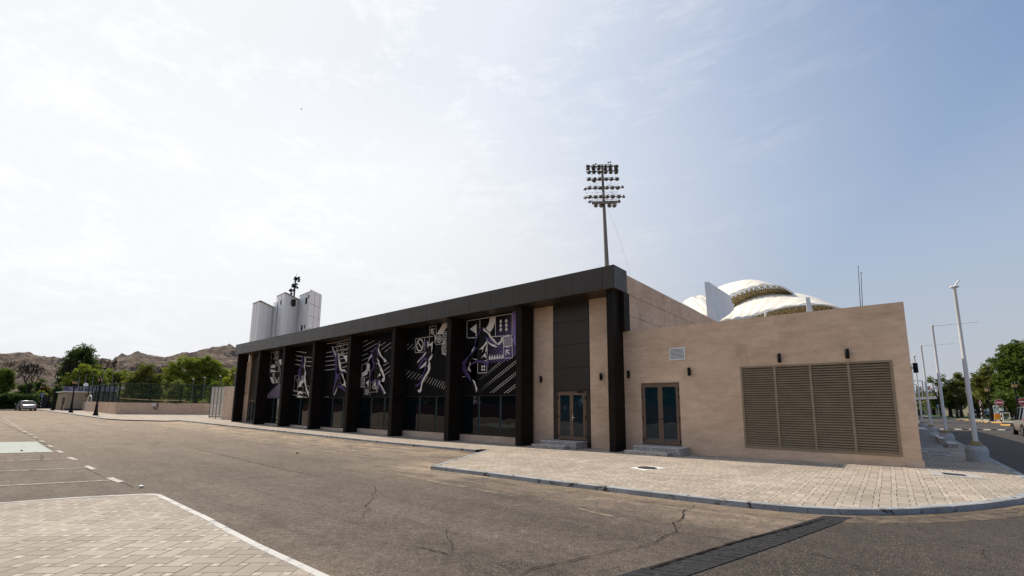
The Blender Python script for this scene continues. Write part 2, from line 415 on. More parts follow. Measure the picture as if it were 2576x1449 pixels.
def kerb(line, side, name='kerb', m=None, wdt=.14, top=.006, h=.09, step=.92, alt=None, jit=.004):
    """kerb stones laid along a line; 'side' is where the paving is (+1 left of travel)"""
    pts = resample(line, step); inn = offset_line(pts, side*wdt); mb = MB(); rng = random.Random(len(pts))
    for i in range(len(pts)-1):
        a, b, c, d = Vector(pts[i]), Vector(pts[i+1]), Vector(inn[i+1]), Vector(inn[i])
        t = (b-a).normalized()*.0035; a2, b2, c2, d2 = a+t, b-t, c-t, d+t
        ch = (c2-b2).normalized()*.018; j = rng.uniform(-jit, jit)
        if alt: mb.mi = i % 2
        lo = [(q.x, q.y, gz(q.x, q.y)-h-.1) for q in (a2, b2, c2, d2)]
        mi = [(q.x, q.y, gz(q.x, q.y)+top-.022+j) for q in (a2, b2)]
        up = [(q.x, q.y, gz(q.x, q.y)+top+j) for q in (a2+ch, b2+ch, c2, d2)]
        mb.add(lo+mi+up, [(0, 1, 5, 4), (4, 5, 7, 6), (6, 7, 8, 9), (1, 2, 8, 7, 5), (3, 0, 4, 6, 9), (2, 3, 9, 8)])
    # mortar bed
    mb.mi = 2 if alt else 1
    A, B = offset_line(pts, side*.012), offset_line(pts, side*(wdt-.004))
    for i in range(len(pts)-1):
        q = [A[i], A[i+1], B[i+1], B[i]]
        vs = [(x, y, gz(x, y)-h-.08) for x, y in q]+[(x, y, gz(x, y)+top-.014) for x, y in q]
        mb.add(vs, [(0, 1, 5, 4), (4, 5, 6, 7), (1, 2, 6, 5), (2, 3, 7, 6), (3, 0, 4, 7)])
    ms = [m or M_kerb]+([alt] if alt else [])+[M_joint]
    o = mb.build(name, ms); o['kind'] = 'structure'
    bm = bmesh.new(); bm.from_mesh(o.data); bmesh.ops.recalc_face_normals(bm, faces=bm.faces); bm.to_mesh(o.data); bm.free()
    return o
# ================================================================ THE SETTING: ground, roads, paving
sheet('ground', [(-900, -400), (600, -400), (600, 900), (-900, 900)], -.17, M_sand)
sheet('parking_road', [(-260, -14), (2.6, -14), (2.6, 16.9), (-260, 16.9)], -.13, M_asphalt)
sheet('street', [(2.6, -14), (60, -14), (60, 190), (2.2, 190), (2.2, 16.9), (2.6, 16.9)], -.13, M_asphalt_s)
# darker asphalt right of the paver channel, lens vignette partly put into its colour
CH_L = [(-0.93, 8.86), (-1.64, 6.44), (-2.12, 4.86), (-2.75, 2.7), (-3.6, -.2), (-4.6, -3.6), (-7, -13.9)]
CH_R = [(-0.57, 9.02), (-1.19, 6.66), (-1.65, 5.05), (-2.25, 3.0), (-3.1, 0.1), (-4.1, -3.3), (-6.5, -13.9)]
sheet('dark_road', [(-.55, 9.3)]+[(x+.012, y) for x, y in CH_R[:-1]]+[(-6.4, -13.9), (2.57, -13.9), (2.57, 12.0), (1.9, 12.3), (1.0, 10.9), (.15, 9.75), (-.4, 9.4)], -.124, M_asphalt_d)
# main paving in front of the buildings
front = [(-12.72, 13.72), (-10.27, 8.74), (-7.6, 8.72), (-4.9, 8.70), (-3.3, 8.70), (-2.2, 8.74), (-1.32, 8.86), (-0.70, 9.14), (-.2, 9.52), (0.15, 9.88), (.55, 10.38), (0.92, 10.95), (1.33, 11.65), (1.72, 12.42), (2.03, 13.35), (2.25, 14.4), (2.38, 15.6), (2.44, 17.2), (2.45, 21), (2.45, 100)]
curve = front[:3]+smooth_line(front[3:], 1)
facade = [(-42.6, 13.92), (-39.4, 13.90), (-26.5, 13.78), (-13.10, 13.46)]
mid = [(-52.2, 13.2), (-44.6, 13.72)]
left = [(-156, 8.2), (-104.5, 7.75), (-89.4, 8.0), (-75.7, 8.4), (-60.2, 8.72)]
pave = left+[(-58.6, 8.85), (-55.1, 9.7), (-51.5, 12.05)]+mid+[(-44.4, 13.75)]+facade+[(-13.1, 13.9), (-12.72, 13.9)]+curve+[(2.45, 130), (-8, 130), (-40, 60), (-90, 60), (-104, 14.5), (-156, 12.5)]
sheet('pavement', pave, 0.0, M_paver)
# thickness of the paving at the dropped and broken ends
kerb(curve[:3], +1, wdt=.15)
kerb(curve[2:], +1, wdt=.15, step=.85)
kerb(facade, +1)
kerb(mid, +1)
kerb(left, +1)
kerb([(-58.9, 8.8), (-55.2, 9.7), (-51.8, 12.0)], +1, top=-.060, h=.06)
dr = [(-60.2, 8.72), (-58.9, 8.80)]
kerb(dr, +1, top=-.04); kerb([(-52.0, 12.6), (-52.2, 13.2)], +1, top=-.04); kerb([(-44.6, 13.72), (-43.8, 13.82)], +1, top=-.04); kerb([(-43.3, 13.86), (-42.6, 13.92)], +1, top=-.04)
kerb([(-43.8, 13.82), (-43.3, 13.86)], +1, top=-.065)
# near island, bottom left of the view
isl = [(-13.5, -6), (-12.05, .45), (-11.72, 1.38), (-11.38, 2.02), (-11.13, 2.42), (-11.0, 2.545), (-10.84, 2.585), (-8.2, 2.54), (-5.98, 2.47), (-4.2, 2.45), (-1.0, 2.40), (-.4, -6)]
sheet('pavement_island', offset_line(isl, -.05), 0.0, M_paver2)
kerb(isl[1:6]+[isl[6]], -1, m=M_kerb_w, wdt=.11, top=.004, step=.9)
kerb(isl[6:11], -1, m=M_kerb_w, wdt=.105, top=.004, step=.55)
# dark paver channel across the road
mb = MB(); n = 0
for (a, b), (c, d) in zip(zip(CH_L[:-1], CH_L[1:]), zip(CH_R[:-1], CH_R[1:])):
    L = math.dist(a, b); k = max(1, round(L/.145))
    for i in range(k):
        t0, t1 = i/k+.06/k, (i+1)/k-.06/k
        P = lambda p, q, t: (p[0]+(q[0]-p[0])*t, p[1]+(q[1]-p[1])*t)
        split = random.choice((.5, .5, .34, .66)) if random.random() < .75 else None
        A, B, C, D = P(a, b, t0), P(c, d, t0), P(c, d, t1), P(a, b, t1)
        runs = [(0.0, 1.0)] if split is None else [(0, split-.015), (split+.015, 1)]
        for s0, s1 in runs:
            q = [P(A, B, s0), P(A, B, s1), P(D, C, s1), P(D, C, s0)]
            z = random.uniform(-.0775, -.0755)
            mb.add([(x, y, gz(x, y)+z) for x, y in q]+[(x, y, gz(x, y)-.088) for x, y in q], [(3, 2, 1, 0), (0, 1, 5, 4), (1, 2, 6, 5), (2, 3, 7, 6), (3, 0, 4, 7)])
chan = mb.build('channel_pavers', M_brick); chan['kind'] = 'structure'
bm = bmesh.new(); bm.from_mesh(chan.data); bmesh.ops.recalc_face_normals(bm, faces=bm.faces); bm.to_mesh(chan.data); bm.free()
M_sandj = plain('sand_joint', (.19, .15, .11), .95, .1)
sheet('channel_bed', CH_L+CH_R[::-1], -.120, M_sandj)
# cracks, drawn as thin dark ribbons that wander
def ribbon(pts, w0, name='road_crack', m=M_crack, off=-.076, jit=.035, step=.07, seed=1, taper=True):
    rng = random.Random(seed); q = resample(pts, step); o = []
    jx = jy = 0
    for i, p in enumerate(q):
        jx = jx*.7+rng.uniform(-jit, jit)*.6; jy = jy*.7+rng.uniform(-jit, jit)*.6
        o.append((p[0]+jx, p[1]+jy))
    A, B = [], []
    for i, p in enumerate(o):
        a, b = Vector(o[max(0, i-1)]), Vector(o[min(len(o)-1, i+1)]); t = (b-a).normalized() if (b-a).length > 0 else Vector((1, 0))
        k = w0*.85*(.35+.9*rng.random())*(1 if not taper else min(1, 4*min(i+1, len(o)-i)/len(o)+.2))
        A.append((p[0]-t.y*k/2, p[1]+t.x*k/2)); B.append((p[0]+t.y*k/2, p[1]-t.x*k/2))
    mb = MB()
    for i in range(len(o)-1):
        mb.add([(x, y, gz(x, y)+off) for x, y in (A[i], B[i], B[i+1], A[i+1])], [(0, 1, 2, 3)])
    c = mb.build(name, m); c['kind'] = 'structure'; return c
def ground(px, py, off=-.09):
    z = 0
    for _ in range(60):
        d = ray(px, py); t = (z+off-EYE)/d.z; z = .5*z+.5*gz(d.x*t, d.y*t)
    return d.x*t, d.y*t
def zc(ox, oy, sc): return lambda x, y: ((ox+x/sc)/1.59006, (oy+y/sc)/1.59006)
Z1, Z1b, Z3 = zc(0, 1650, 1.84), zc(1300, 1650, 1.84), zc(2600, 1700, 1.722)
def G(z, pts, off=-.09): return [ground(*z(*p), off) for p in pts]
cr = [(Z3, [(325, 545), (300, 570), (225, 590), (215, 650), (150, 680), (165, 740), (90, 775), (0, 825)], .022, .03),
      (Z1b, [(2392, 973), (2300, 1000), (2120, 1020), (1920, 1065), (1720, 1110), (1560, 1150), (1480, 1175), (1440, 1203)], .020, .03),
      (Z3, [(165, 742), (330, 765), (480, 785), (620, 808)], .010, .02),
      (Z3, [(900, 850), (1040, 880), (1200, 915), (1330, 950), (1500, 1000), (1620, 1035)], .010, .02),
      (Z3, [(2290, 850), (2310, 900), (2345, 935), (2340, 960)], .008, .02),
      (Z1b, [(110, 508), (560, 468), (840, 440)], .012, .015),
      (Z1b, [(0, 488), (110, 510), (260, 520), (375, 548), (370, 590), (335, 610), (365, 625), (320, 670), (285, 700), (330, 710), (290, 745), (268, 810)], .014, .03),
      (Z1b, [(10, 800), (150, 815), (400, 818), (600, 808), (800, 822)], .012, .02),
      (Z1b, [(555, 978), (700, 1000), (830, 1030), (925, 1055)], .020, .025),
      (Z1b, [(985, 1090), (1100, 1098), (1220, 1130), (1380, 1155), (1490, 1165)], .010, .02),
      (Z1b, [(905, 850), (900, 900), (915, 960), (935, 1030), (925, 1055)], .010, .03),
      (Z1b, [(1290, 780), (1380, 800), (1430, 825)], .008, .02),
      (Z1, [(1320, 250), (1420, 262), (1620, 310), (1760, 345), (2000, 400), (2250, 455), (2420, 495), (2576, 508)], .022, .03),
      (Z1, [(965, 502), (1250, 465), (1560, 435), (1780, 410), (1970, 402)], .016, .02),
      (Z1, [(1110, 205), (1175, 218), (1150, 235), (1120, 250)], .022, .04),
      (Z1, [(890, 510), (940, 535), (985, 560)], .016, .02),
      (Z1, [(600, 390), (640, 412), (700, 445), (770, 480)], .014, .02),
      (Z1, [(0, 70), (60, 100), (150, 140), (220, 170), (300, 215), (440, 300)], .03, .03),
      (Z1, [(300, 312), (318, 330), (295, 350), (325, 365)], .02, .03),
      (Z1, [(520, 62), (680, 90), (850, 120), (1100, 190)], .02, .05),
      (Z1, [(860, 68), (1180, 108), (1500, 150), (1900, 230), (2100, 265)], .015, .04)]
for i, (z, pts, wd, jt) in enumerate(cr): ribbon(G(z, pts), wd, jit=jt, seed=i+3)
ribbon(G(Z3, [(0, 1002), (300, 905), (640, 803), (1000, 712), (1190, 655)]), .04, jit=.008, seed=40, taper=False, off=-.065)
# dusty tyre swipe on the road
M_dust = mat('dust_mark', None, .95, .1, 0, None)
nn = NT(M_dust.node_tree); bb = M_dust.node_tree.nodes['Principled BSDF']; bb.inputs['Base Color'].default_value = (.36, .30, .235, 1)
nn.put(bb.inputs['Alpha'], nn.ramp(nn.noise(pos(nn), 5, 6, .7), .38, .62, 0, .7))
ribbon(G(Z1b, [(420, 430), (640, 478), (900, 530), (1150, 572), (1395, 620)]), .22, name='dust_mark', m=M_dust, jit=.004, step=.15, seed=50, off=-.079)
ribbon(G(Z1b, [(1870, 710), (2000, 745), (2120, 770)]), .09, name='dust_mark', m=M_dust, jit=.004, step=.15, seed=51, off=-.079)
M_drift = mat('sand_drift', None, .95, .1); nn = NT(M_drift.node_tree); bb = M_drift.node_tree.nodes['Principled BSDF']; bb.inputs['Base Color'].default_value = (.27, .215, .16, 1)
nn.put(bb.inputs['Alpha'], nn.ramp(nn.noise(pos(nn), 3.5, 7, .75), .36, .70, 0, .65))
for k_, (o_, w_) in enumerate(((-.10, .16), (-.22, .34), (-.42, .34))):
    ribbon(offset_line(curve[2:30], o_), w_, name='sand_drift', m=M_drift, jit=.015, step=.22, seed=60+k_, off=-.081+.001*k_, taper=False)
    ribbon(offset_line(facade, o_), w_, name='sand_drift', m=M_drift, jit=.015, step=.3, seed=70+k_, off=-.081+.001*k_, taper=False)
# parking bay markings, left
def strip(name, a, b, wd, m, off=-.121):
    t = (Vector(b)-Vector(a)).normalized(); nrm = Vector((-t.y, t.x))*wd/2
    return sheet(name, [(a[0]-nrm.x, a[1]-nrm.y), (b[0]-nrm.x, b[1]-nrm.y), (b[0]+nrm.x, b[1]+nrm.y), (a[0]+nrm.x, a[1]+nrm.y)], off, m)
bx = [-14.55, -18.05, -21.4]
while bx[-1] > -62: bx.append(bx[-1]-3.3)
for i, x in enumerate(bx):
    strip('bay_marking', (x, 2.50), (x-2.9, -3.9), .10, M_line)
    strip('bay_marking', (x-.58, 2.50), (x+.58, 2.54), .14, M_line, -.119)
sheet('bay_marking', [(-24.75, 2.36), (-31.2, 2.36), (-34.1, -3.9), (-27.8, -3.9)], -.123, M_mint)
# faint bay markings beside the hall
for x in (-13.98, -17.45, -20.3, -23.3, -26.3, -29.3, -32.3): strip('bay_marking', (x, 9.45), (x-1.05, 13.3), .09, M_line_f)
strip('bay_marking', (-13.9, 9.45), (-33, 9.9), .07, M_line_f)
# manhole and drains
t = thing('manhole_cover', (-5.27, 12.16, gz(-5.27, 12.16)), 'round iron manhole grate in a square white frame on the pale paving', 'manhole cover')
mb = MB(); z = gz(-5.27, 12.16)
P = [(-5.67, 12.02), (-5.14, 11.70), (-4.90, 12.60), (-5.42, 12.68)]
mb.prism(P, z-.01, z+.008); mb.build('frame', M_white, t)
mb = MB(); mb.lathe((-5.29, 12.24, z+.004), [(.26, 0), (.26, .010), (.245, .012)], 28); mb.build('cover', M_black, t)
mb = MB()
for k in range(-4, 5):
    h = math.sqrt(max(0, .24**2-(k*.052)**2)); mb.box(-5.29-h, -5.29+h, 12.24+k*.052-.012, 12.24+k*.052+.012, z+.014, z+.024)
mb.build('grate', plain('iron', (.10, .10, .10), .5, .5), t)
def drain(P, grid, label):
    c = [sum(p[i] for p in P)/4 for i in (0, 1)]; z = gz(*c)
    t = thing('drain', (c[0], c[1], z), label, 'drain', None)
    MB().prism(P, z-.02, z+.009).build('frame', M_conc, t)
    mb = MB().prism(grid, z, z+.012); mb.build('grate', M_black, t)
    return t
drain([(.62, 16.30), (.66, 15.30), (1.62, 15.25), (1.52, 16.02)], [(.86, 15.98), (.89, 15.52), (1.30, 15.48), (1.27, 15.86)], 'long drain grate in a pale slab in front of the beige corner')
drain([(.80, 24.0), (.84, 22.9), (1.95, 22.75), (1.9, 23.85)], [(.95, 23.6), (.97, 23.2), (1.6, 23.1), (1.58, 23.5)], 'wide drain grate by the foot of the ribbed ramp')
drain([(.88, 22.3), (.9, 21.75), (1.55, 21.7), (1.53, 22.2)], [(1.0, 22.1), (1.01, 21.9), (1.35, 21.87), (1.34, 22.05)], 'short narrow drain grate in shade, the middle one of three')
# gap box between kerbs
t = MB().box(-13.05, -12.78, 13.44, 13.78, -.30, -.07).build('kerb_gap', M_black); t['kind'] = 'structure'
# litter
def litter(name, px, py, label, cat, sc, m):
    x, y = ground(px, py, -.12); z = gz(x, y)-.085
    mb = MB(); rr = random.Random(int(px))
    mb.sphere((0, 0, .3), .5, 5, (1.3, .8, .5))
    mb.v = [(a*sc*(1+.3*rr.random()), b*sc*(1+.3*rr.random()), max(0, c*sc)) for a, b, c in mb.v]
    o = mb.build(name, m); o.location = (x, y, z); tag(o, label, cat)
litter('paper_cup', *Z1b(1487, 515), 'crumpled white cup lying on the road below the kerb', 'litter', .075, M_white)
litter('paper_scrap', *Z1b(208, 293), 'small white scrap on the sandy parking bay', 'litter', .08, M_white)
litter('paper_scrap', *Z1(1037, 565), 'flattened pale paper on the asphalt beyond the near island corner', 'litter', .10, M_white)
litter('leaf_litter', *Z1(2187, 310), 'dark scrap lying on the open asphalt', 'litter', .09, M_joint)
litter('leaf_litter', *Z1(158, 291), 'black dot of rubber on the pale green bay', 'litter', .09, M_black)
# ================================================================ THE SPORTS HALL
HALL = thing('sports_hall', (-28, 17, 0), 'long dark bronze clad hall with pillars and sports murals between them', 'building')
YW = 17.0
PL = [-47.6, -42.65, -37.75, -32.8, -27.85, -22.92, -17.98, -13.17, -8.46]; PW = [.33]*8+[.28]
MB().box(-47.5, -8.24, 17.16, 50, -.4, 6.98).build('wall', M_plaster, HALL)
# side wall cladding of beige panels with open joints
ys = [17.24, 19.42, 21.65, 23.9, 26.12, 28.35, 30.6, 32.85, 35.1, 37.35, 39.6, 41.85, 44.1, 46.35, 48.6, 50]
zs = [-.2, 1.0, 1.91, 2.82, 3.73, 4.64, 5.55, 6.46, 7.32]
mb = MB()
for a, b in zip(ys[:-1], ys[1:]):
    for c, d in zip(zs[:-1], zs[1:]): mb.box(-8.235, -8.20, a+.011, b-.011, c+.011, d-.011)
mb.mi = 1; mb.box(-8.45, -8.236, 17.24, 50, 6.95, 7.30)
mb.build('side_cladding', [M_panelb, M_joint], HALL, .004)
MB().box(-47.5, -8.46, 17.2, 50, 6.99, 7.05).build('roof', M_conc, HALL)
# fascia of separate panels
jx = [-47.65, -47.28, -45.66, -44.16, -42.64, -42.3, -40.75, -39.28, -37.73, -37.37, -35.83, -34.31, -32.80, -32.45, -30.81, -29.31, -27.83, -27.48, -25.86, -24.37, -22.90, -22.52, -20.95, -19.47, -17.98, -17.60, -16.09, -14.64, -13.19, -12.80, -11.33, -9.93, -8.50, -8.00]
mb = MB(); mb.mi = 1
mb.box(-47.63, -8.02, 15.92, 17.03, 6.40, 7.30)
mb.mi = 0
for a, b in zip(jx[:-1], jx[1:]):
    mb.box(a+.006, b-.006, 15.90, 15.93, 6.385, 7.33)
    mb.box(a+.006, b-.006, 15.93, 17.05, 7.303, 7.33)
    mb.box(a+.006, b-.006, 15.93, 17.02, 6.385, 6.398)
mb.box(-8.018, -7.99, 15.90, 17.06, 6.385, 7.33); mb.box(-47.66, -47.64, 15.90, 17.06, 6.385, 7.33)
mb.build('fascia', [M_bronze, M_joint], HALL)
MB().box(-47.45, -8.25, 17.02, 17.15, 6.398, 7.0).build('parapet_back', M_bronze, HALL)
# pillars
for i, (x, pw) in enumerate(zip(PL, PW)):
    mb = MB(); y1 = 17.0 if i < 8 else 16.72
    mb.box(x, x+pw, 16.10, y1, -.35, 6.39)
    mb.mi = 1; mb.box(x+.02, x+pw-.02, 16.12, y1-.02, -.36, -.30)
    o = mb.build('pillar', [M_pillar, M_joint], HALL, .006)
MB().box(-8.30, -7.99, 16.725, 17.235, 4.775, 6.384).build('corner_cladding', M_pillar, HALL)
MB().box(-8.46, -8.20, 16.722, 17.0, -.3, 6.38).build('corner_pier', M_pillar, HALL)
# solid back wall of the bays (dark)
M_mural = plain('charcoal_mural_panel', (.0080, .0070, .0074), .7, .08, 0, .10, 2)
M_cream = plain('cream_print', (.80, .73, .66), .6, .3, 0, .05, 6)
M_purple = plain('purple_print', (.095, .058, .17), .6, .25, 0, .15, 5)
M_lilac = plain('lilac_print', (.29, .20, .48), .6, .35, 0, .08, 5)
M_shadowp = plain('black_print', (.0045, .004, .0045), .6, .2)

def inner(i): return PL[i]+PW[i], PL[i+1]
class Art:
    """artwork read off in picture units and laid on the wall plane as real printed shapes"""
    def __init__(s, z): s.z = z; s.layers = {}
    def P(s, p, y=YW): return onY(*s.z(*p), y)
    def poly(s, pts, m, lift):
        s.layers.setdefault((m, lift), []).append([s.P(p) for p in pts])
    def line(s, pts, wd=.045, m='c', lift=.006, closed=False):
        wd *= .68
        q = [Vector(s.P(p)) for p in pts]
        if closed: q.append(q[0])
        for a, b in zip(q[:-1], q[1:]):
            d = (b-a); 
            if d.length < 1e-4: continue
            d.normalize(); n = Vector((-d.y, d.x))*wd/2; e = d*wd/2
            s.layers.setdefault((m, lift), []).append([tuple(a-n-e), tuple(b-n+e), tuple(b+n+e), tuple(a+n-e)])
    def dot(s, c, r, m='c', lift=.006, n=6, sq=False):
        x, z = c
        s.layers.setdefault((m, lift), []).append([(x+r*math.cos(2*math.pi*k/n+(0 if sq else .3)), z+r*math.sin(2*math.pi*k/n+(0 if sq else .3))*(1.25 if sq else 1)) for k in range(n)])
    def diamond(s, c, r): s.dot(s.P(c), r, n=4, sq=True, lift=.009)
    def ring(s, c, r, wd, m='c', n=26, lift=.009, a0=0, a1=360, ry=1.0):
        x, z = s.P(c); L = []; wd *= .75
        for k in range(n+1):
            a = R(a0+(a1-a0)*k/n); L.append((a,))
        for (a,), (b,) in zip(L[:-1], L[1:]):
            s.layers.setdefault((m, lift), []).append([(x+(r-wd/2)*math.cos(a), z+(r-wd/2)*math.sin(a)*ry), (x+(r+wd/2)*math.cos(a), z+(r+wd/2)*math.sin(a)*ry),
                                                     (x+(r+wd/2)*math.cos(b), z+(r+wd/2)*math.sin(b)*ry), (x+(r-wd/2)*math.cos(b), z+(r-wd/2)*math.sin(b)*ry)])
    def build(s, parent, x0, x1, z0, z1):
        bym = {}
        for (m, lift), polys in s.layers.items(): bym.setdefault(m, []).append((lift, polys))
        names = {'c': ('cream_artwork', M_cream), 'p': ('purple_artwork', M_purple), 'l': ('lilac_artwork', M_lilac), 'k': ('black_artwork', M_shadowp)}
        for m, ll in bym.items():
            bm = bmesh.new()
            for lift, polys in ll:
                for q in polys:
                    if len(q) < 3: continue
                    try: f = bm.faces.new([bm.verts.new((x, YW-.004-lift, z)) for x, z in q])
                    except ValueError: continue
            bmesh.ops.triangulate(bm, faces=list(bm.faces))
            for co, no in (((x0, 0, 0), (-1, 0, 0)), ((x1, 0, 0), (1, 0, 0)), ((0, 0, z0), (0, 0, -1)), ((0, 0, z1), (0, 0, 1))):
                bmesh.ops.bisect_plane(bm, geom=list(bm.verts)+list(bm.edges)+list(bm.faces), plane_co=co, plane_no=no, clear_outer=True)
            for f in bm.faces: f.normal_update()
            bmesh.ops.reverse_faces(bm, faces=[f for f in bm.faces if f.normal.y > 0])
            for v in bm.verts: v.co -= parent.matrix_world_loc if hasattr(parent, 'matrix_world_loc') else HALL.location
            me = bpy.data.meshes.new(names[m][0]); bm.to_mesh(me); bm.free(); me.materials.append(names[m][1])
            o = bpy.data.objects.new(names[m][0], me); COL.objects.link(o); o.parent = parent

def halftone(A, x0, x1, z0, z1, dirn, pitch, fn):
    """rows of dots whose size follows fn(x,z) -> (radius, material)"""
    c, s_ = math.cos(dirn), math.sin(dirn); R_ = max(x1-x0, z1-z0)*1.5; k = int(R_/pitch)
    cx, cz = (x0+x1)/2, (z0+z1)/2
    for i in range(-k, k):
        for j in range(-k, k):
            u, v_ = (i+.5*(j % 2))*pitch, j*pitch*.8
            x, z = cx+u*c-v_*s_, cz+u*s_+v_*c
            if x0 < x < x1 and z0 < z < z1:
                q = fn(x, z)
                if q and q[0] > .006: A.dot((x, z), q[0], q[1], .003)

arts = []
# --- mural 6 (nearest)
A = Art(zc(1820, 1200, 3.45)); arts.append((6, A))
def f6(x, z):
    # diagonal bands falling to the left; coordinates from the lower right corner
    s = (x+17.6)/4.4; t = (z-2.25)/4.15
    d = t-s*.62   # across the bands
    if z > 3.9 and d > -.05:
        r = .055*max(0, s*1.25-.02-abs(d-.12)*1.2); return (min(r, .042), 'l' if s > .42 else 'c')
    if d < .12:
        band = max(0, math.sin(d*44+1)); r = .052*band*1.15*min(1, max(0, s*1.6-.30)); return (min(.030, r), 'c')
halftone(A, -17.5, -13.25, 2.35, 6.3, R(30), .125, f6)
A.poly([(790, 150), (838, 140), (838, 640), (812, 600)], 'l', .001)
A.poly([(170, 290), (345, 265), (345, 505), (168, 525)], 'k', .0015)
A.line([(168, 290), (790, 187), (790, 490), (168, 525)], .05, closed=True); A.line([(345, 262), (345, 400)], .05); A.line([(560, 228), (560, 508)], .05)
A.poly([(207, 402), (300, 330), (300, 500), (288, 500), (288, 462)], 'c', .006)
A.poly([(480, 240), (560, 228), (552, 310), (530, 380), (485, 450), (425, 395), (455, 350), (475, 300)], 'c', .006)
A.poly([(450, 560), (480, 590), (530, 615), (600, 590), (632, 560), (640, 515), (668, 512), (657, 570), (625, 610), (575, 655), (515, 640), (470, 605)], 'c', .006)
A.line([(672, 508), (785, 492), (790, 632), (672, 645)], .045, closed=True); A.line([(672, 645), (672, 803), (793, 798), (790, 632)], .045)
for rr in (.06, .15, .235, .315): A.ring((728, 568), rr, .04, 'c')
A.poly([(698, 685), (762, 685), (762, 695), (722, 698), (757, 740), (748, 757), (712, 715), (708, 765), (698, 765)], 'c', .006)
for k in range(6): A.poly([(462+k*35, 825-k*3.5), (480+k*35, 752-k*2), (500+k*35, 822-k*3.5)], 'c', .006)
A.line([(445, 600), (445, 745)], .045); A.line([(450, 826), (672, 803)], .04)
for c in ((633, 298), (633, 352), (633, 410), (710, 290), (710, 347), (710, 404)): A.diamond(c, .10)
A.line([(315, 850), (440, 835), (440, 1003), (315, 1010)], .04, closed=True)
for c in ((376, 918), (407, 918), (376, 962), (407, 962)): A.diamond(c, .065)
A.line([(145, 1057), (80, 1060), (80, 860), (118, 857)], .035); A.line([(228, 900), (228, 1050)], .03)
A.poly([(350, 385), (385, 370), (410, 400), (460, 435), (500, 500), (545, 545), (600, 600), (560, 620), (480, 580), (447, 545), (390, 640), (330, 690), (440, 800), (380, 850), (250, 890), (190, 1000), (240, 1110), (300, 1230), (280, 1280), (220, 1200), (200, 1110), (120, 1010), (85, 920), (120, 840), (200, 770), (270, 650), (300, 520), (340, 450)], 'k', .0075)
A.poly([(345, 385), (365, 400), (350, 440), (318, 500), (290, 590), (270, 640), (300, 670), (240, 740), (190, 790), (160, 860), (150, 900), (165, 960), (210, 1050), (225, 1110), (200, 1105), (150, 1040), (110, 980), (85, 915), (120, 840), (180, 780), (250, 690), (275, 590), (310, 490), (340, 430)], 'p', .009)
A.poly([(415, 510), (450, 520), (500, 540), (560, 590), (620, 620), (645, 665), (625, 680), (600, 660), (540, 610), (470, 565), (430, 545)], 'p', .009)
A.poly([(225, 870), (300, 835), (400, 835), (450, 855), (472, 800), (465, 880), (460, 928), (430, 912), (390, 870), (300, 862), (230, 890)], 'p', .009)
for q in ([(395, 378), (412, 400), (450, 435), (490, 470), (503, 510), (545, 545), (585, 598), (622, 610), (600, 620), (560, 600), (515, 555), (480, 515), (462, 475), (425, 440), (392, 425)],
          [(452, 545), (445, 600), (400, 655), (442, 620), (442, 720), (402, 690), (435, 780), (442, 805), (400, 775), (358, 805), (410, 740), (372, 717), (390, 680), (338, 686), (400, 620)],
          [(240, 1092), (277, 1120), (293, 1180), (312, 1220), (297, 1278), (283, 1200), (257, 1130)],
          [(200, 848), (222, 890), (176, 945), (208, 890)], [(197, 915), (212, 960), (227, 995), (178, 962)], [(270, 640), (255, 690), (228, 725), (230, 700)], [(232, 803), (315, 822), (285, 826)]):
    A.poly(q, 'c', .0105)
# --- mural 5
A = Art(zc(1400, 1280, 4.262)); arts.append((5, A))
A.line([(1120, 322), (1275, 298), (1265, 543), (1112, 560)], .04, closed=True); A.line([(1275, 298), (1425, 277)], .04)
A.line([(1352, 420), (1358, 118), (1475, 98), (1470, 262)], .04); A.line([(1475, 248), (1585, 238), (1580, 405), (1462, 418)], .04, closed=True)
A.ring((1193, 430), .30, .09, 'c', ry=1.15); A.line([(1150, 368), (1237, 492)], .09)
A.poly([(1380, 152), (1445, 148), (1445, 160), (1405, 165), (1438, 215), (1430, 225), (1395, 180), (1393, 240), (1380, 240)], 'c', .006)
A.poly([(1590, 58), (1690, 42), (1650, 130), (1600, 200), (1585, 238), (1475, 248)], 'c', .006)
for y in (205, 232, 260, 290, 322): A.line([(1590, y), (1690, y-7)], .05)
A.line([(1588, 398), (1640, 325)], .05); A.line([(1588, 370), (1620, 325)], .05)
A.ring((1525, 325), .17, .06, 'c', ry=1.1); A.dot(A.P((1525, 322)), .07, 'c', .006, 5)
for a in range(5): A.line([(1525+16*math.sin(a*1.257), 325-22*math.cos(a*1.257)), (1525+33*math.sin(a*1.257), 325-45*math.cos(a*1.257))], .035)
for rr in (.10, .2, .3, .4): A.ring((1650, 480), rr, .045, 'c', a0=90, a1=270)
A.line([(1640, 398), (1575, 405), (1572, 578), (1640, 573)], .045)
for a, b in (((942, 468), (1000, 410)), ((978, 512), (1068, 417)), ((1060, 500), (1130, 425)), ((1140, 490), (1165, 460))): A.line([a, b], .03)
for a, b in (((928, 880), (967, 843)), ((922, 965), (1022, 865)), ((980, 990), (1078, 883)), ((1045, 1000), (1130, 902)), ((1107, 1010), (1180, 918)), ((1163, 1020), (1230, 935)), ((1268, 1052), (1325, 968)), ((1312, 1070), (1370, 983)), ((1357, 1085), (1415, 995)), ((1400, 1103), (1458, 1008)), ((1442, 1118), (1498, 1020)), ((1482, 1137), (1540, 1033)), ((1520, 1152), (1580, 1045)), ((1558, 1167), (1617, 1055)), ((1593, 1183), (1640, 1090))): A.line([a, b], .028)
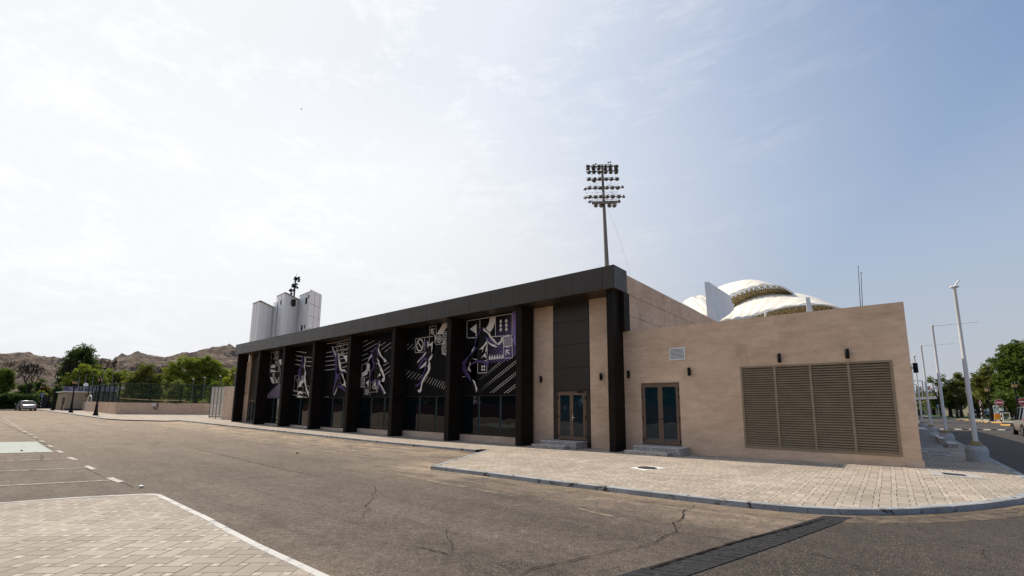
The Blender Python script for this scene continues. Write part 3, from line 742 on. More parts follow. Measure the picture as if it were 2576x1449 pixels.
A.poly([(1290, 350), (1340, 370), (1345, 420), (1420, 380), (1410, 470), (1405, 620), (1350, 700), (1340, 860), (1240, 1060), (1200, 1200), (1160, 1190), (1150, 1110), (1225, 1060), (1260, 900), (1290, 780), (1220, 820), (1180, 790), (1220, 690), (1270, 640), (1280, 470)], 'k', .0065)
for q in ([(1290, 350), (1310, 345), (1300, 400), (1305, 440), (1320, 465), (1300, 470), (1285, 440), (1280, 390)], [(1295, 470), (1280, 540), (1265, 590), (1230, 630), (1170, 690), (1145, 705), (1150, 690), (1215, 625), (1250, 570), (1268, 500)],
          [(1280, 640), (1320, 655), (1310, 690), (1260, 680), (1225, 740), (1200, 822), (1175, 828), (1180, 760), (1215, 700), (1255, 660)],
          [(1318, 690), (1300, 800), (1280, 860), (1240, 980), (1225, 1060), (1195, 1100), (1150, 1130), (1116, 1138), (1118, 1103), (1180, 1083), (1212, 1040), (1236, 940), (1266, 850), (1286, 780)]): A.poly(q, 'p', .0085)
for q in ([(1400, 195), (1425, 225), (1478, 290), (1480, 330), (1445, 390), (1415, 440), (1410, 520), (1414, 600), (1400, 605), (1388, 510), (1393, 430), (1428, 370), (1452, 320), (1447, 280), (1408, 240)], [(1407, 480), (1414, 560), (1407, 622), (1375, 682), (1336, 702), (1348, 660), (1390, 600)],
          [(1290, 543), (1303, 560), (1262, 622), (1200, 683), (1148, 742), (1155, 708), (1228, 640), (1273, 575)], [(1307, 700), (1260, 748), (1200, 818), (1188, 832), (1232, 816), (1292, 772)],
          [(1350, 698), (1367, 720), (1372, 830), (1352, 890), (1292, 980), (1243, 1070), (1226, 1150), (1222, 1200), (1195, 1242), (1158, 1212), (1163, 1188), (1193, 1190), (1213, 1120), (1223, 1060), (1258, 980), (1318, 880), (1333, 850), (1308, 840), (1338, 810), (1318, 790), (1338, 770)],
          [(1335, 358), (1341, 400), (1352, 420), (1332, 474), (1323, 440), (1318, 380)], [(1358, 420), (1400, 378), (1422, 348), (1418, 400), (1382, 442), (1345, 434)]): A.poly(q, 'c', .010)
# --- mural 4
A = Art(zc(1400, 1280, 4.262)); arts.append((4, A))
for a, b in (((188, 398), (307, 342)), ((183, 474), (416, 352)), ((236, 527), (460, 402)), ((490, 380), (520, 365)), ((181, 552), (213, 537)), ((357, 540), (380, 527)), ((512, 440), (612, 376)), ((510, 524), (700, 386)), ((595, 542), (700, 462)), ((176, 628), (297, 573)), ((172, 709), (325, 633)), ((244, 750), (380, 680)), ((166, 787), (240, 750)), ((165, 865), (210, 843)), ((340, 800), (385, 775)), ((308, 874), (390, 830)), ((495, 690), (520, 672)), ((530, 800), (660, 727)), ((568, 874), (686, 785)), ((585, 942), (683, 867)), ((668, 956), (682, 948))): A.line([a, b], .034)
A.line([(208, 757), (340, 742), (336, 972), (200, 982)], .035, closed=True)
A.poly([(290, 752), (340, 742), (325, 860), (290, 930), (200, 980), (200, 908), (250, 880), (285, 830)], 'c', .006)
A.line([(165, 988), (250, 982), (248, 1140), (160, 1145)], .06, closed=True)
for rr in (.05, .13, .21, .29): A.ring((207, 1065), rr, .04, 'c')
A.line([(255, 980), (350, 972), (345, 1138), (250, 1140)], .035, closed=True); A.poly([(325, 1015), (272, 1068), (318, 1130)], 'c', .006)
A.line([(247, 1143), (345, 1140), (340, 1308), (240, 1312)], .035, closed=True)
for c in ((277, 1192), (277, 1225), (277, 1258), (310, 1192), (310, 1225), (310, 1258)): A.diamond(c, .075)
A.line([(345, 1232), (482, 1225)], .03); A.ring((415, 1115), .2, .07, 'c', ry=1.1); A.dot(A.P((418, 1105)), .12, 'c', .006, 5)
for k in range(5): A.line([(430+k*12, 1150+k*-8), (462+k*9, 1222-k*20)], .04)
A.poly([(485, 390), (515, 400), (510, 460), (560, 600), (620, 700), (590, 730), (500, 640), (500, 740), (590, 960), (575, 1050), (500, 1030), (600, 1240), (560, 1280), (470, 1100), (420, 1060), (370, 1080), (335, 1000), (400, 760), (385, 560), (320, 690), (308, 650), (380, 520), (450, 460)], 'k', .0065)
for q in ([(470, 400), (488, 385), (505, 395), (500, 440), (485, 455), (465, 440)], [(440, 460), (400, 490), (370, 560), (328, 600), (303, 690), (312, 702), (330, 640), (385, 560), (440, 492), (460, 480)], [(385, 575), (378, 700), (400, 762), (442, 747), (400, 700), (397, 600)],
          [(448, 470), (468, 590), (538, 640), (568, 700), (600, 734), (582, 700), (562, 640), (502, 600), (472, 540), (457, 490)], [(400, 760), (380, 850), (338, 930), (333, 1010), (370, 1080), (422, 1043), (432, 1000), (390, 1040), (360, 1020), (352, 960), (382, 880), (422, 790)],
          [(438, 1020), (482, 1010), (497, 1080), (572, 1180), (602, 1252), (573, 1290), (563, 1240), (528, 1170), (478, 1110)]): A.poly(q, 'p', .0085)
for q in ([(505, 393), (517, 420), (512, 450), (495, 485), (503, 450)], [(480, 458), (497, 500), (542, 610), (582, 658), (602, 658), (628, 702), (610, 724), (588, 712), (578, 680), (518, 612), (478, 522)], [(382, 578), (377, 620), (322, 690), (313, 702), (323, 655)],
          [(458, 643), (502, 700), (503, 730), (563, 860), (593, 950), (598, 1010), (577, 1058), (537, 1043), (558, 1000), (558, 930), (518, 860), (498, 780), (478, 747), (438, 742), (488, 730), (473, 690)], [(468, 992), (500, 912), (542, 928), (577, 980), (558, 992), (528, 952), (498, 952), (432, 1038), (422, 1032)],
          [(498, 1018), (522, 1060), (512, 1088), (542, 1108), (592, 1210), (618, 1248), (588, 1258), (568, 1200), (523, 1112), (488, 1102)]): A.poly(q, 'c', .010)
# --- mural 3
A = Art(zc(1040, 1350, 5.366)); arts.append((3, A))
for l in ([(1385, 138), (1500, 130), (1680, 100), (1895, 42)], [(1565, 212), (1650, 200), (1890, 140)], [(1372, 328), (1470, 320), (1560, 305)], [(1610, 298), (1885, 235)], [(1367, 422), (1590, 395)], [(1720, 375), (1880, 330)], [(1360, 517), (1605, 487)], [(1715, 465), (1810, 440)], [(1355, 612), (1610, 580)], [(1735, 555), (1870, 520)], [(1380, 705), (1625, 673)], [(1745, 650), (1865, 618)], [(1315, 1288), (1475, 1278)]): A.line(l, .05)
A.line([(1655, 140), (1800, 122), (1790, 385), (1645, 400)], .035, closed=True); A.line([(1800, 122), (1890, 105), (1885, 265), (1795, 272)], .035, closed=True)
A.ring((1718, 258), .33, .04, 'c'); A.ring((1700, 240), .2, .03, 'c', a0=-60, a1=100); A.ring((1690, 235), .28, .03, 'c', a0=-50, a1=50)
A.poly([(1785, 390), (1875, 380), (1868, 520), (1850, 515)], 'c', .006)
for k in range(5): A.line([(1720+k*16, 385), (1760+k*8, 300+k*4)], .04)
A.poly([(1540, 180), (1640, 360), (1695, 340), (1740, 600), (1850, 740), (1780, 790), (1840, 1080), (1740, 1060), (1700, 1050), (1590, 1240), (1565, 1200), (1620, 850), (1610, 400)], 'k', .0065)
for q in ([(1538, 180), (1555, 230), (1600, 330), (1642, 400), (1642, 480), (1662, 600), (1642, 760), (1680, 782), (1800, 700), (1852, 740), (1852, 772), (1800, 732), (1700, 802), (1622, 1000), (1602, 1100), (1577, 1238), (1562, 1200), (1588, 1050), (1618, 850), (1618, 650), (1603, 450), (1558, 330)], [(1650, 350), (1682, 340), (1697, 380), (1682, 490), (1648, 482)], [(1660, 798), (1700, 870), (1785, 915), (1690, 875)], [(1710, 930), (1700, 1040), (1750, 1030), (1832, 1130), (1827, 1168), (1758, 1092), (1678, 1062), (1688, 960)]): A.poly(q, 'p', .0085)
for q in ([(1538, 176), (1562, 208), (1594, 280), (1640, 360), (1632, 424), (1613, 360), (1568, 260)], [(1678, 332), (1708, 370), (1703, 450), (1738, 560), (1744, 650), (1763, 688), (1822, 686), (1858, 748), (1800, 717), (1748, 728), (1716, 692), (1697, 600), (1687, 480), (1688, 400)],
          [(1743, 768), (1783, 790), (1804, 880), (1834, 950), (1843, 1085), (1820, 1032), (1750, 1023), (1728, 955), (1750, 1000), (1810, 990), (1788, 970), (1808, 930), (1778, 850)], [(1667, 1048), (1620, 1168), (1583, 1243), (1602, 1238), (1643, 1150)]): A.poly(q, 'c', .010)
# --- mural 2
A = Art(zc(1040, 1350, 5.366)); arts.append((2, A))
for l in ([(772, 295), (998, 328)], [(757, 387), (910, 412)], [(985, 422), (1107, 430)], [(745, 477), (890, 502)], [(983, 515), (1103, 522)], [(733, 570), (885, 597)], [(965, 605), (1097, 618)], [(692, 1130), (830, 1160)], [(925, 1175), (975, 1180)], [(690, 1225), (800, 1250)], [(915, 1272), (1013, 1282)]): A.line(l, .055)
for l in ([(748, 825), (828, 818), (812, 990), (738, 995)], [(738, 995), (810, 990), (800, 1160), (725, 1162)], [(890, 810), (948, 803), (940, 925), (882, 930)], [(820, 1060), (928, 1052), (915, 1295), (797, 1302)], [(985, 1045), (1060, 1043), (1055, 1185), (978, 1215)]): A.line(l, .035, closed=True)
A.line([(750, 828), (812, 985)], .03); A.line([(990, 925), (985, 1048)], .03); A.ring((912, 870), .12, .07, 'c', ry=1.3)
for k in range(7): A.line([(885-k*10, 830+k*28), (830, 845+k*28)], .045)
A.poly([(965, 395), (975, 440), (985, 470), (965, 610), (990, 760), (985, 940), (1045, 1180), (1020, 1200), (940, 900), (840, 860), (825, 790), (870, 640), (910, 590), (890, 510), (905, 440), (935, 390)], 'k', .0065)
A.poly([(865, 935), (948, 925), (970, 962), (935, 952), (875, 1058), (815, 1060)], 'c', .008)
A.poly([(935, 390), (905, 440), (890, 510), (910, 590), (870, 640), (830, 700), (825, 790), (840, 860), (872, 850), (872, 720), (892, 650), (952, 605), (930, 560), (925, 470)], 'p', .0085)
for q in ([(963, 393), (977, 440), (988, 470), (978, 560), (967, 610), (978, 680), (992, 760), (978, 850), (988, 940), (1003, 1080), (1050, 1180), (1050, 1295), (1018, 1200), (988, 1100), (962, 980), (937, 900), (953, 800), (962, 700), (943, 610), (963, 540)], [(825, 1160), (880, 1145), (917, 1175), (917, 1212), (860, 1205), (805, 1235)], [(803, 1255), (850, 1240), (917, 1268), (917, 1297), (797, 1304)]): A.poly(q, 'c', .010)
# --- mural 1 (farthest)
A = Art(zc(1040, 1350, 5.366)); arts.append((1, A))
for k in range(26):
    x = 100+k*15; A.line([(x-60, 1335), (x+300-k*2, 1335-340)], .030 if k % 3 else .05, ('p', 'l', 'c')[k % 3], .002)
for k in range(16): A.line([(150, 870-k*34), (150+190-k*6, 870-k*34-210+k*6)], .018, 'c', .002)
A.poly([(250, 322), (412, 297), (400, 480), (462, 468), (458, 600), (440, 720), (422, 968), (265, 980), (213, 845), (218, 745), (242, 495)], 'k', .003)
for l in ([(250, 322), (412, 297), (400, 480), (242, 495)], [(242, 495), (400, 480), (395, 600), (330, 606), (322, 740), (218, 745)], [(320, 738), (440, 720), (422, 968), (265, 980)]): A.line(l, .045, closed=True)
A.line([(330, 310), (322, 487)], .04); A.line([(330, 490), (326, 738)], .04); A.line([(320, 738), (312, 880)], .04)
A.poly([(400, 480), (464, 468), (460, 600), (440, 580)], 'c', .006); A.poly([(213, 845), (255, 850), (312, 965), (265, 982)], 'c', .006)
A.poly([(235, 605), (290, 578), (332, 610), (326, 645), (240, 662)], 'c', .006); A.poly([(230, 690), (326, 700), (322, 740), (220, 744)], 'c', .006)
for k in range(8): A.line([(400, 500+k*28), (412+k*4, 500+k*28)], .05); 
for k in range(8): A.line([(255+k*5, 780+k*25), (312, 776+k*25)], .05)
A.ring((372, 860), .28, .11, 'c', a0=180, a1=360, ry=1.2); A.ring((363, 390), .19, .06, 'c', ry=1.6); A.line([(345, 345), (385, 440)], .05)
A.line([(300, 350), (318, 345), (315, 455), (290, 460)], .05); A.line([(345, 520), (382, 512)], .06); A.line([(348, 520), (345, 575)], .06); A.line([(348, 520), (380, 570)], .06)
for i, A in arts:
    x0, x1 = inner(i)
    o = MB().box(x0, x1, YW, YW+.12, 2.24, 6.385).build('mural_panel', M_mural, HALL)
    # children of a part: their mesh is written relative to the hall's own place
    A.build(o, x0+.01, x1-.01, 2.26, 6.38)
# windows below the murals
for i in range(1, 7):
    x0, x1 = inner(i)
    zb = .27 if i > 4 else .22 if i > 3 else .14
    MB().box(x0, x1, 16.93, 17.10, -.35, zb-.055).build('plinth', M_plaster_lt, HALL)
    fr = MB(); fr.box(x0+.002, x1-.002, 16.965, 17.04, zb-.053, zb); fr.box(x0+.002, x1-.002, 16.97, 17.04, 2.20, 2.239)
    span = 1.48; xs = [x1+.93-.14-span*k for k in range(1, 4)] if False else [PL[i+1]-1.72+.0-span*k for k in range(0, 3)]
    xs = [x for x in xs if x0+.4 < x < x1-.3]
    for x in xs: fr.box(x-.022, x+.022, 16.97, 17.04, zb, 2.20)
    fo = fr.build('window_frame', plain('window_bronze', (.025, .015, .010), .5, .3) if i == 1 else bpy.data.materials['window_bronze'], HALL)
    gp = MB(); e = [x0+.002]+sorted(xs)+[x1-.002]
    for a, b in zip(e[:-1], e[1:]): gp.box(a+(.022 if a != e[0] else 0), b-(.022 if b != e[-1] else 0), 17.0, 17.012, zb, 2.20)
    gp.build('window_pane', M_glass, fo)
    for x in xs: MB().box(x+.03, x+.09, 16.992, 16.998, zb+.01, 2.19).build('teal_strip', M_strip, fo)  # narrow teal strip on the glass beside each mullion
# entrance bays
def door(parent, x0, x1, z0, z1, y, glass, handle, hx, leaf=.5, single=False):
    fr = MB(); t = .055
    fr.box(x0, x0+t, y-.03, y+.04, z0, z1); fr.box(x1-t, x1, y-.03, y+.04, z0, z1); fr.box(x0+t, x1-t, y-.03, y+.04, z1-t, z1)
    d = fr.build('door_frame', M_dbrown, parent, .004)
    xm = (x0+x1)/2; leaves = [(x0+t+.006, xm-.004), (xm+.004, x1-t-.006)] if not single else [(x0+t+.006, x1-t-.006)]
    for a, b in leaves:
        lf = MB(); s_ = .085; lf.box(a, a+s_, y-.045, y+.01, z0+.01, z1-t-.006); lf.box(b-s_, b, y-.045, y+.01, z0+.01, z1-t-.006)
        lf.box(a+s_, b-s_, y-.045, y+.01, z0+.01, z0+.15); lf.box(a+s_, b-s_, y-.045, y+.01, z1-t-.006-.10, z1-t-.006)
        lo = lf.build('door_leaf', M_dbrown, parent, .004)
        MB().box(a+s_, b-s_, y-.022, y-.012, z0+.15, z1-t-.106).build('door_pane', glass, lo)
    hm = MB()
    if handle == 'lever':
        hm.box(hx-.022, hx+.022, y-.062, y-.045, z0+.86, z0+1.08); hm.tube((hx, y-.06, z0+.97), (hx, y-.10, z0+.97), .012); hm.tube((hx, y-.10, z0+.97), (hx+.13, y-.10, z0+.97), .012)
        hm.build('door_handle', M_chrome, parent)
    else:
        hm.tube((hx, y-.045, z0+.98), (hx, y-.11, z0+.98), .014); hm.sphere((hx, y-.115, z0+.98), .032, 6); hm.tube((hx, y-.09, z0+.98), (hx+.10, y-.09, z0+.97), .010)
        hm.build('door_handle', M_black, parent)
    for zz in (z0+.12, z0+.95, z0+1.75, z1-.30):
        for xx in (x0+.03, x1-.03): MB().box(xx-.012, xx+.012, y-.055, y-.03, zz, zz+.10).build('hinge', M_black, d)
    return d
# right bay: beige pier, cladding with door, beige pier
MB().box(-12.835, -11.765, 17.10, 17.16, -.35, 6.385).build('beige_pier', M_plaster, HALL)
MB().box(-9.83, -8.47, 17.10, 17.16, -.35, 6.385).build('beige_pier', M_plaster, HALL)
mb = MB(); zz = [2.38, 3.42, 4.46, 5.50, 6.385]
for a, b in zip(zz[:-1], zz[1:]): mb.box(-11.76, -9.865, 17.115, 17.15, a+.008, b-.006)
mb.box(-11.76, -11.525, 17.115, 17.15, -.3, 2.37); mb.box(-10.04, -9.865, 17.115, 17.15, -.3, 2.37)
mb.mi = 1; mb.box(-11.765, -9.83, 17.15, 17.159, -.3, 6.385); mb.box(-9.863, -9.834, 17.10, 17.15, -.35, 6.385)
mb.build('entrance_cladding', [M_bronze, M_joint], HALL)
door(HALL, -11.52, -10.045, .25, 2.36, 17.125, M_dglass, 'lever', -10.72)
# emblem and lettering behind the door glass
mb = MB(); gx, gz0 = -11.13, 1.72
sh = [(-.10, .17), (.10, .17), (.13, .10), (.12, -.05), (.06, -.17), (0, -.25), (-.06, -.17), (-.12, -.05), (-.13, .10)]
si = [(x*.82, z_*.84) for x, z_ in sh]
for k in range(len(sh)):
    j = (k+1) % len(sh); mb.add([(gx+sh[k][0], 17.1025, gz0+sh[k][1]), (gx+sh[j][0], 17.1025, gz0+sh[j][1]), (gx+si[j][0], 17.1025, gz0+si[j][1]), (gx+si[k][0], 17.1025, gz0+si[k][1])], [(0, 1, 2, 3)])
mb.add([(gx-.09, 17.1025, gz0+.09), (gx+.09, 17.1025, gz0+.09), (gx+.09, 17.1025, gz0+.13), (gx-.09, 17.1025, gz0+.13)], [(0, 1, 2, 3)])
mb.mi = 1; mb.add([(gx-.05, 17.102, gz0-.13), (gx+.05, 17.102, gz0-.13), (gx+.02, 17.102, gz0-.02), (gx, 17.102, gz0+.06), (gx-.02, 17.102, gz0-.02)], [(0, 1, 2, 3, 4)])
mb.build('door_emblem', [M_black, plain('pale_print', (.04, .09, .10), .5)], HALL)
mb = MB()   # the mirrored lettering on the right pane
def stroke(pts, wd=.012):
    for a, b in zip(pts[:-1], pts[1:]):
        a2, b2 = Vector((a[0], a[1])), Vector((b[0], b[1])); d = (b2-a2).normalized(); n_ = Vector((-d.y, d.x))*wd/2
        mb.add([(q.x-10.42, 17.1025, q.y+1.62) for q in (a2-n_, b2-n_, b2+n_, a2+n_)], [(0, 1, 2, 3)])
for l in ([(-.24, .10), (-.24, -.04), (-.20, -.06), (-.17, -.02)], [(-.15, .08), (-.15, -.05), (-.07, -.05), (-.07, .0)], [(-.02, .10), (-.02, -.05), (.10, -.05), (.10, .01)], [(.13, .0), (.16, -.05), (.2, .02), (.22, -.05)], [(-.12, -.14), (-.08, -.20), (-.02, -.17), (.02, -.2), (.06, -.14)], [(.1, -.2), (.14, -.14), (.16, -.2)], [(.02, .26), (.04, .20)]): stroke(l)
for (x_, z_) in ((-.10, -.09), (.05, -.09), (.26, .03), (.26, -.18), (.04, .3)): stroke([(x_, z_), (x_+.014, z_)], .016)
mb.build('door_lettering', M_black, HALL)
mb = MB(); mb.box(-10.45, -10.18, 17.03, 17.08, 2.30, 2.35); mb.tube((-10.3, 17.06, 2.33), (-10.42, 16.96, 2.33), .014); mb.build('door_closer', M_black, HALL)
# left bay
mb = MB().box(-47.27, -46.78, 17.05, 17.16, -.35, 6.385).box(-47.26, -47.08, 16.90, 17.05, -.35, 5.75); mb.build('beige_pier', M_plaster, HALL)
mb = MB(); zz = [2.14, 3.2, 4.26, 5.32, 6.385]
for a, b in zip(zz[:-1], zz[1:]): mb.box(-46.775, -42.66, 17.115, 17.15, a+.008, b-.006)
mb.box(-46.775, -46.46, 17.115, 17.15, -.3, 2.13); mb.box(-45.0, -42.66, 17.115, 17.15, -.3, 2.13)
mb.mi = 1; mb.box(-46.78, -42.65, 17.15, 17.159, -.3, 6.385)
mb.build('entrance_cladding', [M_bronze, M_joint], HALL)
door(HALL, -46.45, -45.02, .08, 2.12, 17.12, M_dglass, 'lever', -45.8)
# two loose black cables crossed over the fourth bay
t = MB(); za = zc(900, 1250, 2.635)
def wp(x, y, Y): X, Z = onY(*za(x, y), Y); return (X, Y, Z)
t.path([wp(1370, 270, 16.5), wp(1480, 570, 16.55), wp(1720, 1190, 16.6)], .014, 5)
t.path([wp(1748, 330, 16.5), wp(1570, 730, 16.55), wp(1365, 1180, 16.6)], .016, 5); t.path([wp(1570, 720, 16.56), wp(1495, 1170, 16.6)], .010, 5)
o = t.build('cables', M_black, HALL); o['label'] = 'thin black cables crossing in front of the fourth mural'

# wall lights: black cylinders on a short bracket
def wall_light(x, y, z, label, h=.30, n=(0, -1)):
    t = thing('wall_light', (x, y, z), label, 'wall light', 'black cylinder wall lights')
    MB().lathe((n[0]*.10, n[1]*.10, -h/2), [(.052, 0), (.056, .01), (.056, h-.01), (.05, h)], 18).build('lamp_body', M_black, t, shift=False)
    mb = MB().tube((0, 0, 0), (n[0]*.08, n[1]*.08, 0), .018)
    mb.box(-.03 if n[0] == 0 else 0, .03 if n[0] == 0 else n[0]*.012, -.012 if n[1] else -.03, 0 if n[1] else .03, -.06, .06); mb.build('bracket', M_black, t, shift=False)
    return t
wall_light(-12.40, 17.10, 2.94, 'black cylinder light on the narrow beige pier left of the emblem door')
wall_light(-9.27, 17.10, 2.95, 'black cylinder light on the beige pier between emblem door and corner pillar')
wall_light(-7.97, 17.0, 2.99, 'black cylinder light on the beige wall just right of the corner pillar')
wall_light(-5.57, 17.0, 3.0, 'black cylinder light right of and above the plain brown double door')
wall_light(-2.65, 17.0, 3.32, 'black cylinder light above the left half of the big louvre')
wall_light(-.85, 17.0, 3.34, 'black cylinder light above the right half of the big louvre')
wall_light(.57, 17.25, 2.86, 'black cylinder light sticking out past the far right corner of the beige wall', .28, (1, 0))
wall_light(-47.08, 16.90, 2.79, 'small black light on the beige fin at the far left end of the hall', .26)
# entrance steps
def steps(label, x0, x1, xw, y0, ytop, gzv, h1, h2):
    t = thing('entrance_steps', ((x0+x1)/2, y0, gzv), label, 'steps')
    yb = 17.0 if x0 > -9 else 17.1
    mb = MB().box(x0, xw, y0, yb-.005, gzv-.2, h1-.03); mb.mi = 1; mb.box(x0-.02, xw+.015, y0-.02, ytop+.01, h1-.03, h1)
    mb.build('lower_step', [M_granite, M_granite_top], t, .004)
    mb = MB().box(x0+.18, x1, ytop, yb-.005, h1-.029, h2-.03) if False else MB().box(x0+.2, x1, ytop+.012, yb-.008, gzv-.2, h2-.03)
    mb.mi = 1; mb.box(x0+.18, x1+.02, ytop-.01, yb-.006, h2-.03, h2)
    mb.build('upper_step', [M_granite, M_granite_top], t, .004)
steps('grey granite double step under the emblem door of the hall', -11.95, -10.0, -10.32, 15.75, 16.1, -.06, .085, .235)
steps('grey granite double step under the plain brown door of the annex', -7.62, -5.72, -6.05, 15.66, 16.0, -.01, .12, .27)

# ================================================================ THE ANNEX
ANX = thing('annex_building', (-3.5, 17, 0), 'low beige plastered annex with a wide brown louvre and a double door', 'building')
WX0, WX1 = -8.195, .57
o = MB()
# front wall with openings for door and louvre
lv = (-3.87, .17, .36, 3.10); dv = (-7.50, -5.99, .26, 2.63)
o.box(WX0, dv[0], 17.0, 17.3, -.4, 4.77); o.box(dv[0], dv[1], 17.0, 17.3, dv[3], 4.77); o.box(dv[0], dv[1], 17.0, 17.3, -.4, dv[2])
o.box(dv[1], lv[0], 17.0, 17.3, -.4, 4.77); o.box(lv[0], lv[1], 17.0, 17.3, lv[3], 4.77); o.box(lv[0], lv[1], 17.0, 17.3, -.4, lv[2])
o.box(lv[1], WX1, 17.0, 17.3, -.4, 4.77)
o.box(WX1-.3, WX1, 17.3, 49, -.4, 4.77); o.box(WX0, WX1-.3, 48.7, 49, -.4, 4.77)
w_ = o.build('wall', M_plaster, ANX)
bm = bmesh.new(); bm.from_mesh(w_.data); bmesh.ops.remove_doubles(bm, verts=bm.verts, dist=1e-4); bm.to_mesh(w_.data); bm.free()
MB().box(WX0, WX1-.3, 17.3, 48.7, 3.9, 4.0).build('roof', M_conc, ANX)
MB().box(WX0, WX1-.31, 17.32, 17.5, -.3, 3.85).build('inner_wall', M_joint, ANX)
MB().box(.24, .61, 16.95, 17.0, -.2, .285).box(.572, .61, 17.0, 17.6, -.2, .285).build('corner_guard', M_plaster_lt, ANX, .01)
# patched render over the louvre, left
mb = MB(); zb = zc(2500, 1050, 1.705)
pp = [onY(*zb(*p), 17.0) for p in ((735, 560), (820, 553), (832, 600), (845, 660), (862, 700), (868, 720), (800, 722), (790, 690), (765, 640), (745, 590))]
mb.add([(x, 16.996, z) for x, z in pp][::-1], [tuple(range(len(pp)))]); mb.add([(x, 16.999, z) for x, z in pp], [tuple(range(len(pp)))])
mb.build('render_patch', mat('patch_plaster', None, .92, .2, 0, f_plaster((.59, .422, .30))), ANX)
door(ANX, dv[0]+.005, dv[1]-.005, dv[2]+.01, dv[3]-.005, 17.06, M_dglass, 'knob', -6.70)
# vent grille
mb = MB(); x0, x1, z0, z1 = -6.30, -5.71, 3.46, 3.94
mb.box(x0, x0+.035, 16.97, 17.0, z0, z1); mb.box(x1-.035, x1, 16.97, 17.0, z0, z1); mb.box(x0+.035, x1-.035, 16.97, 17.0, z0, z0+.035); mb.box(x0+.035, x1-.035, 16.97, 17.0, z1-.035, z1)
v_ = mb.build('vent_frame', M_white, ANX)
mb = MB(); k = 9
for i in range(k):
    zz = z0+.045+(z1-z0-.09)*i/(k-1)
    mb.box(x0+.036, x1-.036, 16.974, 16.990, zz-.013, zz+.015)
mb.build('vent_slats', M_white, v_)
MB().box(x0+.03, x1-.03, 16.997, 16.9995, z0+.03, z1-.03).build('vent_back', M_joint, v_)
# big louvre in four bays
t = .065
mb = MB(); mb.box(lv[0], lv[1], 16.985, 17.08, lv[2], lv[2]+t+.02); mb.box(lv[0], lv[1], 16.985, 17.08, lv[3]-t, lv[3])
mb.box(lv[0], lv[0]+t, 16.985, 17.08, lv[2]+t+.02, lv[3]-t); mb.box(lv[1]-t, lv[1], 16.985, 17.08, lv[2]+t+.02, lv[3]-t)
mul = [-2.83, -1.84, -.86]
for x in mul: mb.box(x-.035, x+.035, 16.985, 17.08, lv[2]+t+.02, lv[3]-t)
fr = mb.build('louvre_frame', M_louv, ANX, .004)
xe = [lv[0]+t]+[x for m_ in mul for x in (m_-.035, m_+.035)]+[lv[1]-t]
for a, b in zip(xe[0::2], xe[1::2]):
    mb = MB(); n = 34; zz0, zz1 = lv[2]+t+.03, lv[3]-t-.01
    for i in range(n):
        z = zz0+(zz1-zz0)*(i+.5)/n; h = (zz1-zz0)/n
        pr = [(17.0, z-h*.48), (16.995, z-h*.30), (17.02, z+h*.05), (17.06, z+h*.5), (17.066, z+h*.44), (17.03, z-h*.05), (17.008, z-h*.42)]
        mb.hull([(a, y, q) for y, q in pr], [(b, y, q) for y, q in pr])
    mb.build('louvre_slats', M_louv, fr)
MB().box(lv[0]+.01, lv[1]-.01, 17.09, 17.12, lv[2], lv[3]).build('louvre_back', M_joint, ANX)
# ================================================================ STREET FURNITURE, LEFT SIDE
za_ = zc(0, 1300, 2.415); zb_ = zc(0, 1350, 4.14); zc_ = zc(500, 1400, 4.529); z7 = zc(3600, 1400, 2.897); z8 = zc(2250, 600, 2.897); z3_ = zc(2650, 1050, 3.22); z4_ = zc(950, 1050, 4.14)
M_amber = mat('amber_lantern_glass', (.50, .42, .28), .25, .5)
_n = NT(M_amber.node_tree); _b = M_amber.node_tree.nodes['Principled BSDF']
_t = _n.n('ShaderNodeBsdfTranslucent'); _t.inputs[0].default_value = (1.0, .84, .56, 1)
_m = _n.n('ShaderNodeMixShader'); _m.inputs[0].default_value = .55
M_amber.node_tree.links.new(_b.outputs[0], _m.inputs[1]); M_amber.node_tree.links.new(_t.outputs[0], _m.inputs[2])
M_amber.node_tree.links.new(_m.outputs[0], M_amber.node_tree.nodes['Material Output'].inputs[0])
def make_lamp(label, heads=4):
    t = thing('lamp_post', (0, 0, 0), label, 'lamp post', 'black lantern lamp posts')
    MB().lathe((0, 0, 0), [(.235, 0), (.235, .12), (.20, .18), (.175, .30), (.16, .50), (.13, .62), (.12, .95), (.14, 1.0), (.14, 1.06), (.10, 1.10), (.085, 1.30)], 14).build('base', M_black, t, shift=False)
    MB().lathe((0, 0, 1.3), [(.095, 0), (.075, 1.1), (.09, 1.14), (.07, 1.2), (.055, 2.05), (.10, 2.12), (.06, 2.2), (.05, 2.3)], 12).build('pole', M_black, t, shift=False)
    for k in range(heads):
        a = 2*math.pi*k/heads+.6; x, y = .155*math.cos(a), .155*math.sin(a)
        h = MB().path([(0, 0, 3.35), (x*.8, y*.8, 3.42), (x, y, 3.55)], .022, 6).lathe((x, y, 3.55), [(.05, 0), (.085, .04)], 8)
        h.lathe((x, y, 3.93), [(.135, 0), (.13, .03), (.08, .11), (.05, .14), (.045, .19), (.012, .25)], 12)
        for q in range(6):
            b = math.pi*q/3; h.tube((x+.065*math.cos(b), y+.065*math.sin(b), 3.58), (x+.115*math.cos(b), y+.115*math.sin(b), 3.94), .009, n=4)
        ho = h.build('lantern', M_black, t, shift=False)
        MB().lathe((x, y, 3.59), [(.06, 0), (.107, .34)], 6, False).build('lantern_glass', M_amber, ho, shift=False)
    return t
LP = [(-68.9, 9.5), (-84.2, 9.1), (-102.0, 8.9), (-121.8, 8.8), (-133, 12.5), (-140, 16)]
ll = ['tallest looking black lamp post beside the court wall corner', 'black lamp post in front of the beige cabin, second from the hall', 'black lamp post at the left end of the purple topped building', 'black lamp post right behind the blue turn sign', 'small far lamp post just right of the blue turn sign', 'farthest small lamp post by the dry bushes']
